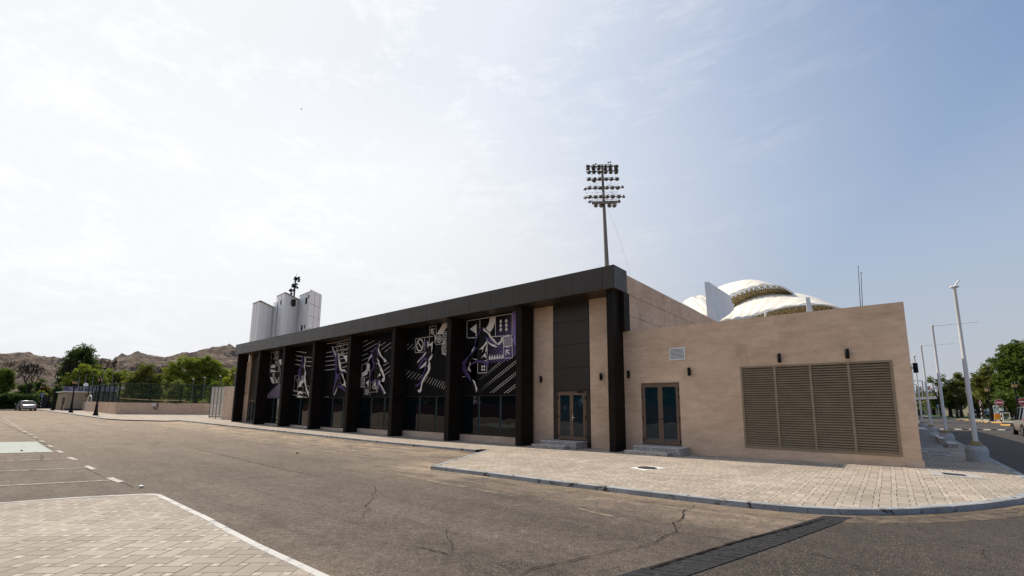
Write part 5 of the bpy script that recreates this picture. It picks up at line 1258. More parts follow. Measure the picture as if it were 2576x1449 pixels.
# ================================================================ STADIUM ROOF
ST = thing('stadium_roof', (-25, 118, 0), 'white tensile stadium canopies on a steel lattice rising behind the annex', 'stadium')
M_memb = mat('white_membrane', None, .7, .3, 0, lambda n, b: n.put(b.inputs['Base Color'], n.mix(n.ramp(n.noise(pos(n), .4, 4), .35, .65), (.70, .66, .58), (.78, .75, .68))))
_n = NT(M_memb.node_tree)
M_pyl = plain('white_pylon', (.66, .68, .72), .6, .4, 0, .05, .5)
M_truss = plain('steel_lattice', (.32, .26, .14), .6, .4, .0)
def sp(pts, D): return [PT(*z3_(x, y), (D(i/(len(pts)-1)) if callable(D) else D)) for i, (x, y) in enumerate(pts)]
def loft(name, rows_, m, parent, th_=.25):
    mb = MB(); k = len(rows_[0]); vs = [p for r in rows_ for p in r]
    mb.add(vs, [(r*k+i, r*k+i+1, (r+1)*k+i+1, (r+1)*k+i) for r in range(len(rows_)-1) for i in range(k-1)], True)
    o = mb.build(name, m, parent); s_ = o.modifiers.new('thick', 'SOLIDIFY'); s_.thickness = th_; return o
def cat(pts, n):
    """smooth curve through the points"""
    P = [pts[0]]+pts+[pts[-1]]; out = []
    for i in range(1, len(P)-2):
        for k in range(n):
            t = k/n; a, b, c, d = P[i-1], P[i], P[i+1], P[i+2]
            out.append(tuple(.5*((2*b[j])+(-a[j]+c[j])*t+(2*a[j]-5*b[j]+4*c[j]-d[j])*t*t+(-a[j]+3*b[j]-3*c[j]+d[j])*t**3) for j in (0, 1)))
    out.append(pts[-1]); return out
def canopy(back, front, Db, Df, sc, bays, rowsn=7, lift=9):
    b = cat(back, 8); f = cat(front, 8); n = min(len(b), len(f)); n = 48
    rs = lambda c: [c[round(i*(len(c)-1)/(n-1))] for i in range(n)]
    b, f = rs(b), rs(f); rows_ = []
    for r in range(rowsn+1):
        t = r/rowsn; row = []
        for i in range(n):
            u = i/(n-1); sag = abs(math.sin(math.pi*u*bays))
            x = b[i][0]+(f[i][0]-b[i][0])*t; y = b[i][1]+(f[i][1]-b[i][1])*t-lift*math.sin(math.pi*t)
            y -= sc*sag*(t**1.2); D = Db+(Df-Db)*t; row.append(PT(*z3_(x, y), D))
        rows_.append(row)
    loft('canopy', rows_, M_memb, ST, .15)
    mb = MB()
    for k in range(bays+1):
        i = round(k/bays*(n-1)); 
        mb.path([rows_[r][i]+Vector((0, 0, .05)) for r in range(rowsn+1)], .07, 5)
    mb.build('canopy_ribs', plain('rib_shade', (.62, .59, .52), .7) if 'rib_shade' not in bpy.data.materials else bpy.data.materials['rib_shade'], ST)
    return rows_
def lattice(topc, botc, Dt, Db_, n, w_=.12):
    T = [PT(*z3_(*p), Dt) for p in cat(topc, 4)]; B = [PT(*z3_(*p), Db_) for p in cat(botc, 4)]
    def rs(c): return [c[min(len(c)-1, int(i*(len(c)-1)/n))].lerp(c[min(len(c)-1, int(i*(len(c)-1)/n)+1)], (i*(len(c)-1)/n) % 1) for i in range(n+1)]
    T, B = rs(T), rs(B); Mid = [a.lerp(b, .5)+Vector((0, 3.0, 0)) for a, b in zip(T, B)]
    mb = MB().path(T, .20, 6); mb.build('top_chord', plain('chord_grey', (.55, .56, .54), .5) if 'chord_grey' not in bpy.data.materials else bpy.data.materials['chord_grey'], ST)
    mb = MB(); mb.path(B, w_*1.3, 5); mb.path(Mid, w_, 5)
    for i in range(n):
        mb.tube(T[i], B[i+1], w_, n=5); mb.tube(B[i], T[i+1], w_, n=5); mb.tube(T[i], Mid[i+1], w_*.8, n=4); mb.tube(Mid[i], B[i+1], w_*.8, n=4); mb.tube(T[i], B[i], w_*.8, n=4)
    mb.build('lattice_truss', M_truss, ST)
M_lin = mat('lining_cream', (.85, .76, .52), .8); _n = NT(M_lin.node_tree); _b = M_lin.node_tree.nodes['Principled BSDF']
_t = _n.n('ShaderNodeBsdfTranslucent'); _t.inputs[0].default_value = (1.0, .90, .62, 1); _m = _n.n('ShaderNodeMixShader'); _m.inputs[0].default_value = .6
M_lin.node_tree.links.new(_b.outputs[0], _m.inputs[1]); M_lin.node_tree.links.new(_t.outputs[0], _m.inputs[2]); M_lin.node_tree.links.new(_m.outputs[0], M_lin.node_tree.nodes['Material Output'].inputs[0])
# left lower shell (behind the pylon)
canopy([(255, 520), (340, 465), (430, 436), (560, 425), (650, 440)], [(560, 700), (600, 690), (640, 680), (680, 670), (720, 660)], 150, 128, 2, 3, lift=10)
# upper shell
canopy([(640, 380), (735, 315), (900, 262), (1110, 226), (1300, 250), (1500, 320), (1680, 395)], [(700, 580), (800, 500), (880, 432), (1000, 378), (1150, 325), (1370, 295), (1670, 395)], 150, 132, 16, 7, lift=6)
# under-side of the upper shell, seen through the opening
loft('canopy_lining', [sp([(880, 470), (1000, 420), (1150, 372), (1350, 340), (1500, 350), (1680, 398)], 140), sp([(930, 560), (1050, 500), (1200, 440), (1400, 400), (1550, 395), (1690, 402)], 139)], M_lin, ST)
lattice([(870, 445), (960, 405), (1080, 350), (1200, 312), (1350, 293), (1500, 302), (1600, 345), (1670, 392)], [(905, 575), (1000, 530), (1100, 480), (1200, 440), (1350, 405), (1480, 392), (1580, 390), (1665, 398)], 131, 134, 14)
lattice([(880, 500), (1000, 440), (1150, 385), (1330, 350), (1500, 345), (1660, 392)], [(920, 590), (1050, 520), (1200, 450), (1350, 412), (1500, 396), (1660, 398)], 136, 138, 9, .10)
# lower right shell
canopy([(915, 585), (1050, 490), (1200, 428), (1400, 394), (1650, 393), (1900, 437), (2130, 520), (2310, 600)], [(740, 770), (900, 765), (1050, 735), (1180, 690), (1340, 640), (1640, 578), (1950, 545), (2300, 603)], 136, 112, 22, 8, lift=4)
loft('canopy_lining', [sp([(1060, 740), (1200, 690), (1400, 640), (1700, 590), (2000, 560), (2300, 606)], 120), sp([(1060, 780), (1250, 760), (1450, 720), (1750, 690), (2050, 650), (2320, 620)], 118)], bpy.data.materials['lining_cream'], ST)
lattice([(1050, 728), (1170, 692), (1340, 638), (1480, 600), (1640, 568), (1850, 548), (2020, 542), (2150, 555), (2300, 602)], [(1060, 800), (1200, 780), (1400, 740), (1600, 710), (1800, 680), (2000, 650), (2150, 625), (2310, 610)], 111, 113, 18)
lattice([(1100, 730), (1340, 655), (1640, 590), (1850, 568), (2050, 560), (2290, 606)], [(1100, 800), (1400, 760), (1700, 710), (2000, 660), (2300, 612)], 116, 117, 12, .09)
mb = MB(); mb.tube(PT(*z3_(1330, 640), 110), PT(*z3_(1322, 740), 110), .22, n=8); mb.build('struts', M_wmetal, ST)
# white fin pylons
def slab(name, pts, D0, D1, parent):
    a = [PT(*z3_(x, y), D) for x, y, D in pts]
    return MB().hull(a, [p+Vector((-.9, 2.0, 0)) for p in a]).build(name, M_pyl, parent)
a = [PT(*z3_(592, 248), 104), PT(*z3_(872, 428), 112), PT(*z3_(922, 605), 113), PT(*z3_(860, 668), 111), PT(*z3_(712, 766), 104)]
b = [PT(*z3_(540, 252), 103), PT(*z3_(700, 360), 114), PT(*z3_(780, 560), 116), PT(*z3_(700, 640), 114), PT(*z3_(578, 690), 102)]
b[4] = PT(*z3_(583, 780), 102.5)
MB().hull(a, b).build('fin_pylon', M_pyl, ST)
a = [PT(*z3_(1893, 447), 96), PT(*z3_(1945, 650), 96), PT(*z3_(1864, 660), 95.5), PT(*z3_(1843, 450), 95.5)]
MB().hull(a, [p+Vector((-.3, 2.5, 0)) for p in a]).build('small_pylon', M_pyl, ST)
# the grandstand under the canopies
a_, b_ = Vector(spot(1700, 122)), Vector(spot(2135, 112)); n_ = Vector((a_.x+b_.x, a_.y+b_.y)).normalized()
mb = MB(); mb.hull([(a_.x, a_.y, 0), (b_.x, b_.y, 0), (b_.x+n_.x*34, b_.y+n_.y*34, 0), (a_.x+n_.x*34, a_.y+n_.y*34, 0)], [(a_.x, a_.y, 12), (b_.x, b_.y, 12), (b_.x+n_.x*34, b_.y+n_.y*34, 17), (a_.x+n_.x*34, a_.y+n_.y*34, 17)]); mb.build('grandstand', M_conc, ST)
for px_ in (1740, 1800, 1880, 1960, 2040, 2100):
    for D_, zt_ in ((114, 17), (140, 20)):
        p_ = spot(px_, D_); MB().tube((p_[0], p_[1], 0), (p_[0], p_[1], zt_), .5, .35, 10).build('column', M_wmetal, ST)
for px_, D_, w_, zt_ in ((1812, 107, 4.2, 17.5), (2036, 97, 1.2, 15)):
    p_ = spot(px_, D_); MB().box(p_[0]-w_, p_[0]+w_, p_[1]-1, p_[1]+2.5, 0, zt_).build('pylon_foot', M_pyl, ST)
# whip antennas
for (x0, y0), (x1, y1), l in (((2168, 772), (2159, 671), 'taller thin whip antenna above the annex roof'), ((2172, 772), (2166, 686), 'shorter thin whip antenna right beside the taller one')):
    a, b = PT(x0, y0+60, 45), PT(x1, y1, 45); t = thing('whip_antenna', (a.x, a.y, 4), l, 'antenna', 'whip antennas')
    MB().tube((a.x, a.y, 3.9), a, .04, .032, 6).tube(a, b, .032, .018, 6).build('rod', M_joint, t); MB().sphere(b, .045, 4).build('tip', M_black, t)
# dark bird in the sky
b = PT(758, 274, 160); mb = MB(); mb.add([(0, 0, 0), (.35, .05, .12), (.75, 0, .02), (.3, .12, 0), (-.35, .05, .12), (-.75, 0, .02), (-.3, .12, 0), (0, .3, 0), (0, -.2, -.02)], [(0, 1, 3), (1, 2, 3), (0, 6, 4), (4, 6, 5), (0, 3, 7), (0, 7, 6), (8, 3, 6)])
o = mb.build('bird', M_black); o.location = b; tag(o, 'tiny dark bird flying in the bright sky above the tower', 'bird')
# ================================================================ RIGHT SIDE: flagpoles, street, cars
FP = [(1.98, 20.35), (1.9, 29.0), (1.86, 38.0), (1.80, 46.2), (1.84, 54.6)]
fpl = ['nearest and tallest looking white flagpole on a concrete block by the street', 'white flagpole with a side arm, second from the front', 'white flagpole with a side arm, third from the front', 'white flagpole with a small top bracket, fourth from the front', 'farthest white flagpole, just beside the annex corner']
for i, ((x, y), l) in enumerate(zip(FP, fpl)):
    g = gz(x, y); t = thing('flagpole', (x, y, g), l, 'flagpole', 'white flagpoles along the street')
    MB().lathe((0, 0, -.02), [(.262, 0), (.270, .36), (.262, .39), (.220, .49), (.212, .505)], 20, False).build('concrete_base', M_basepaint, t, .012, shift=False)
    MB().lathe((0, 0, .50), [(.15, 0), (.158, .03), (.12, .05), (.12, .10), (.10, .12)], 12, False).build('flange', M_ochre, t, shift=False)
    h = 5.55
    MB().lathe((0, 0, .6), [(.064, 0), (.056, h*.45), (.050, h*.46), (.040, h-.7), (.048, h-.69), (.048, h-.60)], 14).build('pole', M_wmetal, t, shift=False)
    mb = MB()
    if i in (1, 2): mb.tube((0, 0, h-.05), (1.55, 0, h-.02), .016, n=6); mb.sphere((0, 0, h-.03), .05, 4); mb.build('flag_arm', M_wmetal, t, shift=False)
    else: mb.lathe((0, 0, h), [(.02, 0), (.12, .02), (.12, .05), (.02, .07)], 12); mb.tube((0, 0, h+.05), (.13, -.05, h+.24), .022, n=6); mb.build('top_bracket', M_wmetal, t, shift=False)
# ramp and side steps along the annex
t = thing('access_ramp', (1.1, 29, gz(1.1, 29)), 'ribbed grey tiled ramp rising along the side of the annex', 'ramp')
g = gz(1.1, 25)
mb = MB(); mb.hull([(.60, 24.9, g-.1), (1.52, 24.9, g-.1), (1.52, 33.5, g-.1), (.60, 33.5, g-.1)], [(.60, 24.9, g+.01), (1.52, 24.9, g+.01), (1.52, 33.5, g+.52), (.60, 33.5, g+.52)]); mb.box(.6, 1.52, 33.5, 38, g-.1, g+.52); mb.build('ramp_body', M_granite_top, t)
mb = MB()
for k in range(30):
    y = 25.1+k*.28; z = g+.01+.51*(y-24.9)/8.6; mb.box(.62, 1.50, y, y+.11, z+.002, z+.022)
mb.build('ribs', M_conc, t)
t = thing('side_steps', (1.85, 27.6, gz(1.8, 27)), 'two dark marble steps leading to the ramp, beside the second flagpole', 'steps')
mb = MB().box(1.53, 1.72, 26.6, 30.4, g-.1, g+.34); mb.mi = 1; mb.box(1.525, 1.73, 26.58, 30.42, g+.34, g+.37); mb.build('upper_step', [M_granite, M_granite_top], t)
mb = MB().box(1.725, 2.03, 26.45, 30.6, g-.1, g+.15); mb.mi = 1; mb.box(1.732, 2.05, 26.43, 30.62, g+.15, g+.18); mb.build('lower_step', [M_granite, M_granite_top], t)
t = thing('side_steps', (1.85, 38, gz(1.8, 38)), 'far pair of dark steps between the third and fourth flagpoles', 'steps')
MB().box(1.53, 1.70, 35.4, 38.6, g-.1, g+.40).build('upper_step', M_granite, t); MB().box(1.705, 2.05, 35.2, 38.8, g-.1, g+.22).build('lower_step', M_granite, t)
# speed bump
t = thing('speed_bump', (5, 52, gz(5, 52)-.09), 'low black speed bump with pale blocks across the street', 'speed bump')
a, b = Vector((2.5, 50.7)), Vector((8.6, 54.3)); n = 14; dd = (b-a)/n; pr = Vector((-dd.y, dd.x)).normalized()
mb = MB()
for k in range(n):
    mb.mi = k % 2; p, q = a+dd*k, a+dd*(k+1)
    ring_ = lambda c: [(c.x-pr.x*.22, c.y-pr.y*.22, gz(c.x, c.y)-.095), (c.x-pr.x*.12, c.y-pr.y*.12, gz(c.x, c.y)-.035), (c.x+pr.x*.12, c.y+pr.y*.12, gz(c.x, c.y)-.035), (c.x+pr.x*.22, c.y+pr.y*.22, gz(c.x, c.y)-.095)]
    mb.hull(ring_(p), ring_(q))
mb.build('rubber_strip', [M_black, plain('bump_cream', (.55, .50, .38), .8)], t)
# traffic islands with painted kerbs
M_yel = plain('kerb_yellow', (.62, .34, .03), .7, .3, 0, .15, 5, .3); M_kblack = plain('kerb_black', (.025, .025, .025), .8)
isl1 = [(7.9, 99.5), (8.25, 94), (8.55, 87), (8.8, 80.5), (9.15, 78.4), (9.9, 77.2), (10.9, 76.6), (13, 76.3), (24, 76)]
sheet('traffic_island', isl1+[(24, 99), (14, 104), (9, 106)], 0.01, M_paver)
kerb(isl1, +1, m=M_yel, alt=M_kblack, step=1.0, wdt=.18, top=.02, h=.14, name='painted_kerb')
isl2 = [(8.5, 67.3), (9.0, 66.2), (12, 65.6), (24, 65.2)]
sheet('traffic_island', isl2+[(24, 69.5), (9.2, 69.5), (8.6, 68.4)], 0.01, M_paver); kerb(isl2, +1, m=M_yel, alt=M_kblack, step=1.0, wdt=.18, top=.02, h=.14, name='painted_kerb')
isl3 = [(6.2, 160), (7.4, 140), (8.1, 124), (8.6, 112), (14, 110), (40, 109)]
sheet('grass_verge', isl3+[(60, 160), (60, 190), (6, 190)], 0.0, M_grass); kerb(isl3, +1, m=M_kerb, step=1.5, top=.02)
sheet('grass_verge', [(11, 100.6), (28, 97), (28, 84), (19, 84), (12, 90)], .02, M_grass)
sheet('far_pavement', [(2.3, 190), (60, 190), (60, 400), (-60, 400), (-60, 150), (2.2, 150)], -.02, M_paver)
# lamp posts, right
RL = [((9.9, 84.1), 'black lamp post just left of the big no entry sign', 4.17), ((8.73, 90.9), 'black lamp post left of the warning sign, behind the front flagpole', 4.1), ((10.35, 70.5), 'nearest black lamp post above the silver minivan', 4.2), ((17.0, 150), 'slim far lamp post between warning sign and nearer lamp post', 4.2), ((17.0, 128), 'black lamp post right of the big no entry sign', 4.2), ((9.34, 115), 'dark lamp post in front of the four far no entry signs', 4.2), ((9.9, 137), 'far lamp post left of the four no entry signs', 4.2), ((7.0, 172), 'lamp post under the grey canopy roof', 4.2)]
for (x, y), l, h in RL: dup(L0, (x, y, gz(x, y)), l, rz=y)
# orange box, service cage
x, y = at7(1103, 822, 84.2); g = gz(x, y); t = thing('orange_box', (x, y, g), 'orange cabinet on short legs by the big lamp post base', 'cabinet')
MB().box(x-.27, x+.27, y-.25, y+.25, g+.28, g+.98).build('cabinet', plain('orange_paint', (.55, .22, .02), .6, .4, 0, .1, 4), t, .01)
MB().box(x-.25, x-.2, y-.2, y+.2, g, g+.28).build('leg', M_black, t); MB().box(x+.2, x+.25, y-.2, y+.2, g, g+.28).build('leg', M_black, t)
x, y = x+.95, y+1.5; t = thing('wire_cage', (x, y, gz(x, y)), 'grey tubular frame just right of the striped sign pole', 'metal frame')
MB().path([(x-.3, y, g), (x-.3, y, g+1.1), (x+.3, y, g+1.1), (x+.3, y, g)], .03, 5).path([(x-.3, y, g+.55), (x+.3, y, g+.55)], .02, 5).build('frame', M_wmetal, t)

# ---------------------------------------------------------------- vehicles
M_carglass = mat('car_glass', (.012, .016, .018), .05, .6)
M_tyre = plain('tyre_rubber', (.02, .02, .02), .9, .2); M_rim = mat('alloy_rim', (.55, .55, .56), .3, .5, .9)
M_tail = mat('tail_lamp', (.35, .012, .012), .15, .6); M_plate = plain('number_plate', (.55, .50, .42), .5)
def car(label, cat_, name, L, Wd, H, paint, van=False, tail_lit=False, loc=(0, 0, 0), rz=0):
    """x = length, front towards +x; body lofted from cross sections"""
    t = thing(name, loc, label, cat_, None, rz)
    hw = Wd/2
    if not van:
        # x, belt height, half width, bottom
        st = [(-L/2, .62, .70, .34), (-L/2+.07, .86, .84, .24), (-L/2+.35, .95, .93, .22), (-L*.27, .97, .98, .20), (-L*.1, .92, 1.0, .19), (L*.12, .91, 1.0, .19), (L*.22, .89, .99, .19), (L*.36, .78, .96, .2), (L/2-.3, .70, .90, .21), (L/2-.06, .60, .80, .24), (L/2, .50, .68, .30)]
        gh = [(-L*.36, .955, .955), (-L*.235, H-.05, .74), (-L*.10, H, .72), (L*.06, H-.01, .72), (L*.15, H-.09, .74), (L*.27, .88, .93)]
    else:
        st = [(-L/2, .75, .84, .32), (-L/2+.06, 1.05, .95, .24), (-L/2+.4, 1.10, .99, .21), (-L*.15, 1.06, 1.0, .19), (L*.12, 1.02, 1.0, .19), (L*.26, 1.0, .99, .19), (L*.37, .90, .96, .2), (L/2-.22, .78, .90, .22), (L/2-.04, .64, .80, .24), (L/2, .52, .70, .30)]
        gh = [(-L/2+.05, 1.08, .95), (-L/2+.28, H-.08, .80), (-L*.30, H, .78), (L*.02, H-.01, .78), (L*.14, H-.08, .79), (L*.33, .97, .93)]
    vs = []; k = 9
    for x, zt, f, zb in st:
        w_ = hw*f; zm = zb+(zt-zb)*.55
        vs += [(x, -w_*.80, zb), (x, -w_*.97, zb+.08), (x, -w_, zm), (x, -w_*.95, zt-.05), (x, -w_*.86, zt), (x, 0, zt+.03), (x, w_*.86, zt), (x, w_*.95, zt-.05), (x, w_, zm), (x, w_*.97, zb+.08), (x, w_*.80, zb)]
    k = 11; fs = [(s_*k+i, s_*k+(i+1) % k, (s_+1)*k+(i+1) % k, (s_+1)*k+i) for s_ in range(len(st)-1) for i in range(k)]
    fs += [tuple(range(k)), tuple(reversed(range((len(st)-1)*k, len(st)*k)))]
    mb = MB().add(vs, fs, True); b_ = mb.build('body', paint, t, shift=False)
    bm = bmesh.new(); bm.from_mesh(b_.data); bmesh.ops.recalc_face_normals(bm, faces=bm.faces); bm.to_mesh(b_.data); bm.free()
    ss = b_.modifiers.new('sub', 'SUBSURF'); ss.levels = 1; ss.render_levels = 2
    # greenhouse: roof painted, sides glass
    R_ = []
    for i, (x, z, f) in enumerate(gh): w_ = hw*f; R_.append([(x, -w_, z-.015), (x, -w_*.82, z+.02 if 0 < i < len(gh)-1 else z), (x, 0, z+(.045 if 0 < i < len(gh)-1 else .02)), (x, w_*.82, z+.02 if 0 < i < len(gh)-1 else z), (x, w_, z-.015)])
    beltz = [.90 if not van else 1.02]*len(gh)
    roof = MB(); gl = MB()
    n_ = len(gh)
    for i in range(1, n_-2):
        a, b = R_[i], R_[i+1]; roof.add(a+b, [(j, j+1, j+6, j+5) for j in range(4)], True)
    ro = roof.build('roof', paint, t, shift=False); s_ = ro.modifiers.new('th', 'SOLIDIFY'); s_.thickness = .04
    a, b = R_[0], R_[1]; gl.add(a+b, [(j, j+1, j+6, j+5) for j in range(4)], True)
    a, b = R_[n_-2], R_[n_-1]; gl.add(a+b, [(j, j+1, j+6, j+5) for j in range(4)], True)
    for s_ in (0, 4):
        sg = -1 if s_ == 0 else 1
        base_ = [(gh[0][0]+(.0 if not van else .05), sg*hw*.95, beltz[0]), (gh[-1][0], sg*hw*.93, beltz[0])]
        top_ = [R_[i][s_] for i in range(1, n_-1)]
        gl.add([base_[0]]+top_+[base_[1]], [tuple(range(len(top_)+2))])
    g_ = gl.build('windows', M_carglass, t, shift=False)
    # pillars
    for s_ in (0, 4):
        sg = -1 if s_ == 0 else 1; pm = MB()
        pm.path([(gh[0][0], sg*hw*.945, beltz[0]), R_[1][s_], *[R_[i][s_] for i in range(2, n_-1)], (gh[-1][0], sg*hw*.935, beltz[0]-.02)], .03, 6)
        for fx in ((-.12, .12) if not van else (-.26, -.02, .17)): 
            x = L*fx*.8; pm.tube((x, sg*hw*.965, beltz[0]-.02), (x-.04, sg*hw*(.745 if not van else .80), H-.03), .03, n=6)
        pm.build('pillars', M_black if van else paint, t, shift=False)
    rw = .32 if not van else .34
    for fx in (-.29, .305):
        for sg in (-1, 1):
            x = L*fx; wm = MB().tube((x, sg*(hw-.20), rw), (x, sg*(hw+.005), rw), rw, n=24); wo_ = wm.build('wheel', M_tyre, t, shift=False)
            rm = MB(); rm.tube((x, sg*(hw-.02), rw), (x, sg*(hw+.014), rw), rw*.64, n=20); rm.mi = 1
            for q in range(5):
                a = 2*math.pi*q/5+.3; rm.tube((x+rw*.36*math.cos(a), sg*(hw+.008), rw+rw*.36*math.sin(a)), (x+rw*.36*math.cos(a), sg*(hw+.017), rw+rw*.36*math.sin(a)), rw*.14, n=8)
            rm.build('rim', [M_rim, M_black], wo_, shift=False)
            am = MB(); pts = [(x+(rw+.045)*math.cos(math.pi*q/12), sg*(hw-.012), rw+(rw+.045)*math.sin(math.pi*q/12)) for q in range(13)]; am.path(pts, .035, 6); am.build('wheel_arch', M_tyre, t, shift=False)
    # lamps, plate, bumper, mirrors, handles
    for sg in (-1, 1):
        if van: mb = MB(); mb.hull([(-L/2+.01, sg*hw*.60, .98), (-L/2+.0, sg*hw*.93, .96), (-L/2+.0, sg*hw*.93, 1.16), (-L/2+.03, sg*hw*.62, 1.10)], [(-L/2+.10, sg*hw*.60, .98), (-L/2+.32, sg*hw*1.0, .98), (-L/2+.34, sg*hw*.985, 1.14), (-L/2+.14, sg*hw*.62, 1.10)])
        else: mb = MB(); mb.hull([(-L/2+.0, sg*hw*.50, .66), (-L/2+.02, sg*hw*.82, .66), (-L/2+.045, sg*hw*.82, .84), (-L/2+.03, sg*hw*.52, .82)], [(-L/2+.10, sg*hw*.50, .66), (-L/2+.28, sg*hw*.945, .68), (-L/2+.30, sg*hw*.93, .83), (-L/2+.12, sg*hw*.52, .82)])
        mb.build('tail_lamp', M_tail, t, shift=False)
        mb = MB(); mb.hull([(L/2-.10, sg*hw*.52, .60), (L/2-.32, sg*hw*.88, .64), (L/2-.34, sg*hw*.87, .74), (L/2-.16, sg*hw*.55, .69)], [(L/2-.0, sg*hw*.50, .56), (L/2-.12, sg*hw*.80, .60), (L/2-.18, sg*hw*.82, .69), (L/2-.06, sg*hw*.55, .65)]); mb.build('headlight', M_swhite, t, shift=False)
        mz = beltz[0]+.04; MB().sphere((L*.17, sg*(hw+.10), mz), .10, 5, (.6, 1, .7)).build('wing_mirror', paint, t, shift=False)
        mb = MB()
        for fx in (-.16, .05): MB().tube((L*fx, sg*(hw+.004), mz-.16), (L*fx+.16, sg*(hw+.004), mz-.16), .014, n=5).build('door_handle', M_chrome, t, shift=False)
    MB().box(-L/2-.02, -L/2+.02, -.26, .26, .52 if not van else .80, .64 if not van else .92).build('number_plate', M_plate, t, shift=False)
    MB().box(-L/2-.015, -L/2+.15, -hw*.78, hw*.78, .26, .36).build('rear_bumper_trim', M_tyre, t, shift=False)
    if van:
        mb = MB()
        for sg in (-1, 1): mb.path([(-L*.38, sg*hw*.70, H+.02), (-L*.32, sg*hw*.70, H+.09), (L*.02, sg*hw*.70, H+.09), (L*.08, sg*hw*.70, H+.03)], .02, 5)
        mb.build('roof_rack', M_black, t, shift=False)
    return t
M_silver = mat('silver_paint', (.36, .37, .39), .28, .6, .55); M_sand_p = mat('champagne_paint', (.30, .27, .225), .30, .6, .5); M_wpaint = mat('white_car_paint', (.72, .73, .75), .25, .6)
car('silver saloon car seen from behind driving away down the left road', 'car', 'parked_car', 4.75, 1.82, 1.47, M_silver, loc=(-102.6, 6.0, gz(-102, 6)-.09), rz=math.pi+.10)
car('champagne coloured minivan cut off by the right edge of the view', 'minivan', 'minivan', 4.80, 1.84, 1.78, M_sand_p, van=True, loc=(7.15, 43.6, gz(7, 43.6)-.09), rz=math.pi/2)
car('white saloon car parked beyond the grass behind the orange cabinet', 'car', 'parked_car', 4.5, 1.8, 1.44, M_wpaint, loc=(14.6, 133.5, gz(14.6, 134)-.0), rz=-.65)
x, y = spot(2560, 140); car('dark car parked in the shade of the right hand trees', 'car', 'parked_car', 4.4, 1.8, 1.45, mat('dark_paint', (.03, .035, .045), .3, .6), loc=(x, y, gz(x, y)), rz=.4)
x, y = spot(2528, 150); car('pale car parked in the tree shade behind the minivan roof', 'car', 'parked_car', 4.4, 1.8, 1.45, M_silver, loc=(x, y, gz(x, y)), rz=.2)

# ---------------------------------------------------------------- canopy building, walls, flags at the street end
x, y = at7(300, 750, 185); CP = thing('entrance_canopy', (x, y, 0), 'flat grey roofed canopy with a pale column at the end of the street', 'canopy')
a, b = Vector(at7(120, 600, 190)), Vector(at7(432, 600, 172)); z1, z0 = zat(*z7(300, 543), 181), zat(*z7(300, 573), 181)
n_ = Vector((0, 1)); MB().hull([(a.x, a.y, z0), (b.x, b.y, z0), (b.x+3, b.y+22, z0), (a.x, a.y+22, z0)], [(a.x, a.y, z1), (b.x, b.y, z1), (b.x+3, b.y+22, z1), (a.x, a.y+22, z1)]).build('roof', plain('canopy_grey', (.11, .12, .14), .7), CP)
for px in (214, 288, 420):
    x, y = at7(px, 750, 184); MB().box(x-.45, x+.45, y-.4, y+.4, 0, z0).build('column', M_conc if px != 214 else M_greyw, CP)
x, y = at7(430, 750, 190); PU = thing('purple_gatehouse', (x, y, 0), 'dark purple gatehouse with an arched end under the trees', 'building')
a, b = Vector(at7(330, 750, 192)), Vector(at7(500, 750, 186)); mb = MB(); hz = zat(*z7(420, 600), 188)
M_purw = plain('dark_purple_wall', (.075, .035, .085), .8)
mb.hull([(a.x, a.y, 0), (b.x, b.y, 0), (b.x+2, b.y+9, 0), (a.x, a.y+9, 0)], [(a.x, a.y, hz), (b.x, b.y, zat(*z7(500, 690), 186)), (b.x+2, b.y+9, zat(*z7(500, 690), 186)), (a.x, a.y+9, hz)]); mb.build('wall', M_purw, PU)
for px, w_ in ((395, 1.6), (432, 2.0)):
    c = Vector(at7(px, 750, 186.0)); MB().box(c.x-w_/2, c.x+w_/2, c.y-1.6, c.y-1.4, .2, 3.2).build('window', M_joint, PU)
x, y = at7(700, 740, 160); WL = thing('boundary_wall', (x, y, 0), 'long cream boundary wall behind the trees and far signs', 'wall')
a, b = Vector(at7(470, 740, 176)), Vector(at7(1500, 740, 170)); hz = 2.9
MB().hull([(a.x, a.y, -.2), (b.x, b.y, -.2), (b.x+.3, b.y+.3, -.2), (a.x+.3, a.y+.3, -.2)], [(a.x, a.y, hz), (b.x, b.y, hz), (b.x+.3, b.y+.3, hz), (a.x+.3, a.y+.3, hz)]).build('wall_section', plain('cream_wall', (.36, .33, .25), .85), WL)
x, y = at7(1005, 740, 158); o = MB().box(x-3, x+2.5, y-1, y+1, 0, zat(*z7(1005, 665), 158)).box(x-3.2, x+2.7, y-1.2, y+1.2, zat(*z7(1005, 665), 158), zat(*z7(1005, 662), 158)).build('kiosk', M_white); tag(o, 'small white kiosk behind the white parked car', 'kiosk')
FLG = [(268, 425, 450, 'flag', 1), (320, 425, 450, 'white', 0), (372, 420, 447, 'flag', 1), (440, 420, 445, 'white', 0)]
fll = ['national flag on the leftmost thin pole over the canopy', 'white flag on a thin pole left of the third flagpole', 'large red, green, white and black flag over the canopy', 'white flag on the rightmost thin pole over the canopy']
M_fg = [plain('flag_red', (.45, .03, .04), .8), plain('flag_green', (.03, .16, .07), .8), plain('flag_white', (.6, .58, .6), .8), plain('flag_black', (.02, .02, .02), .8)]
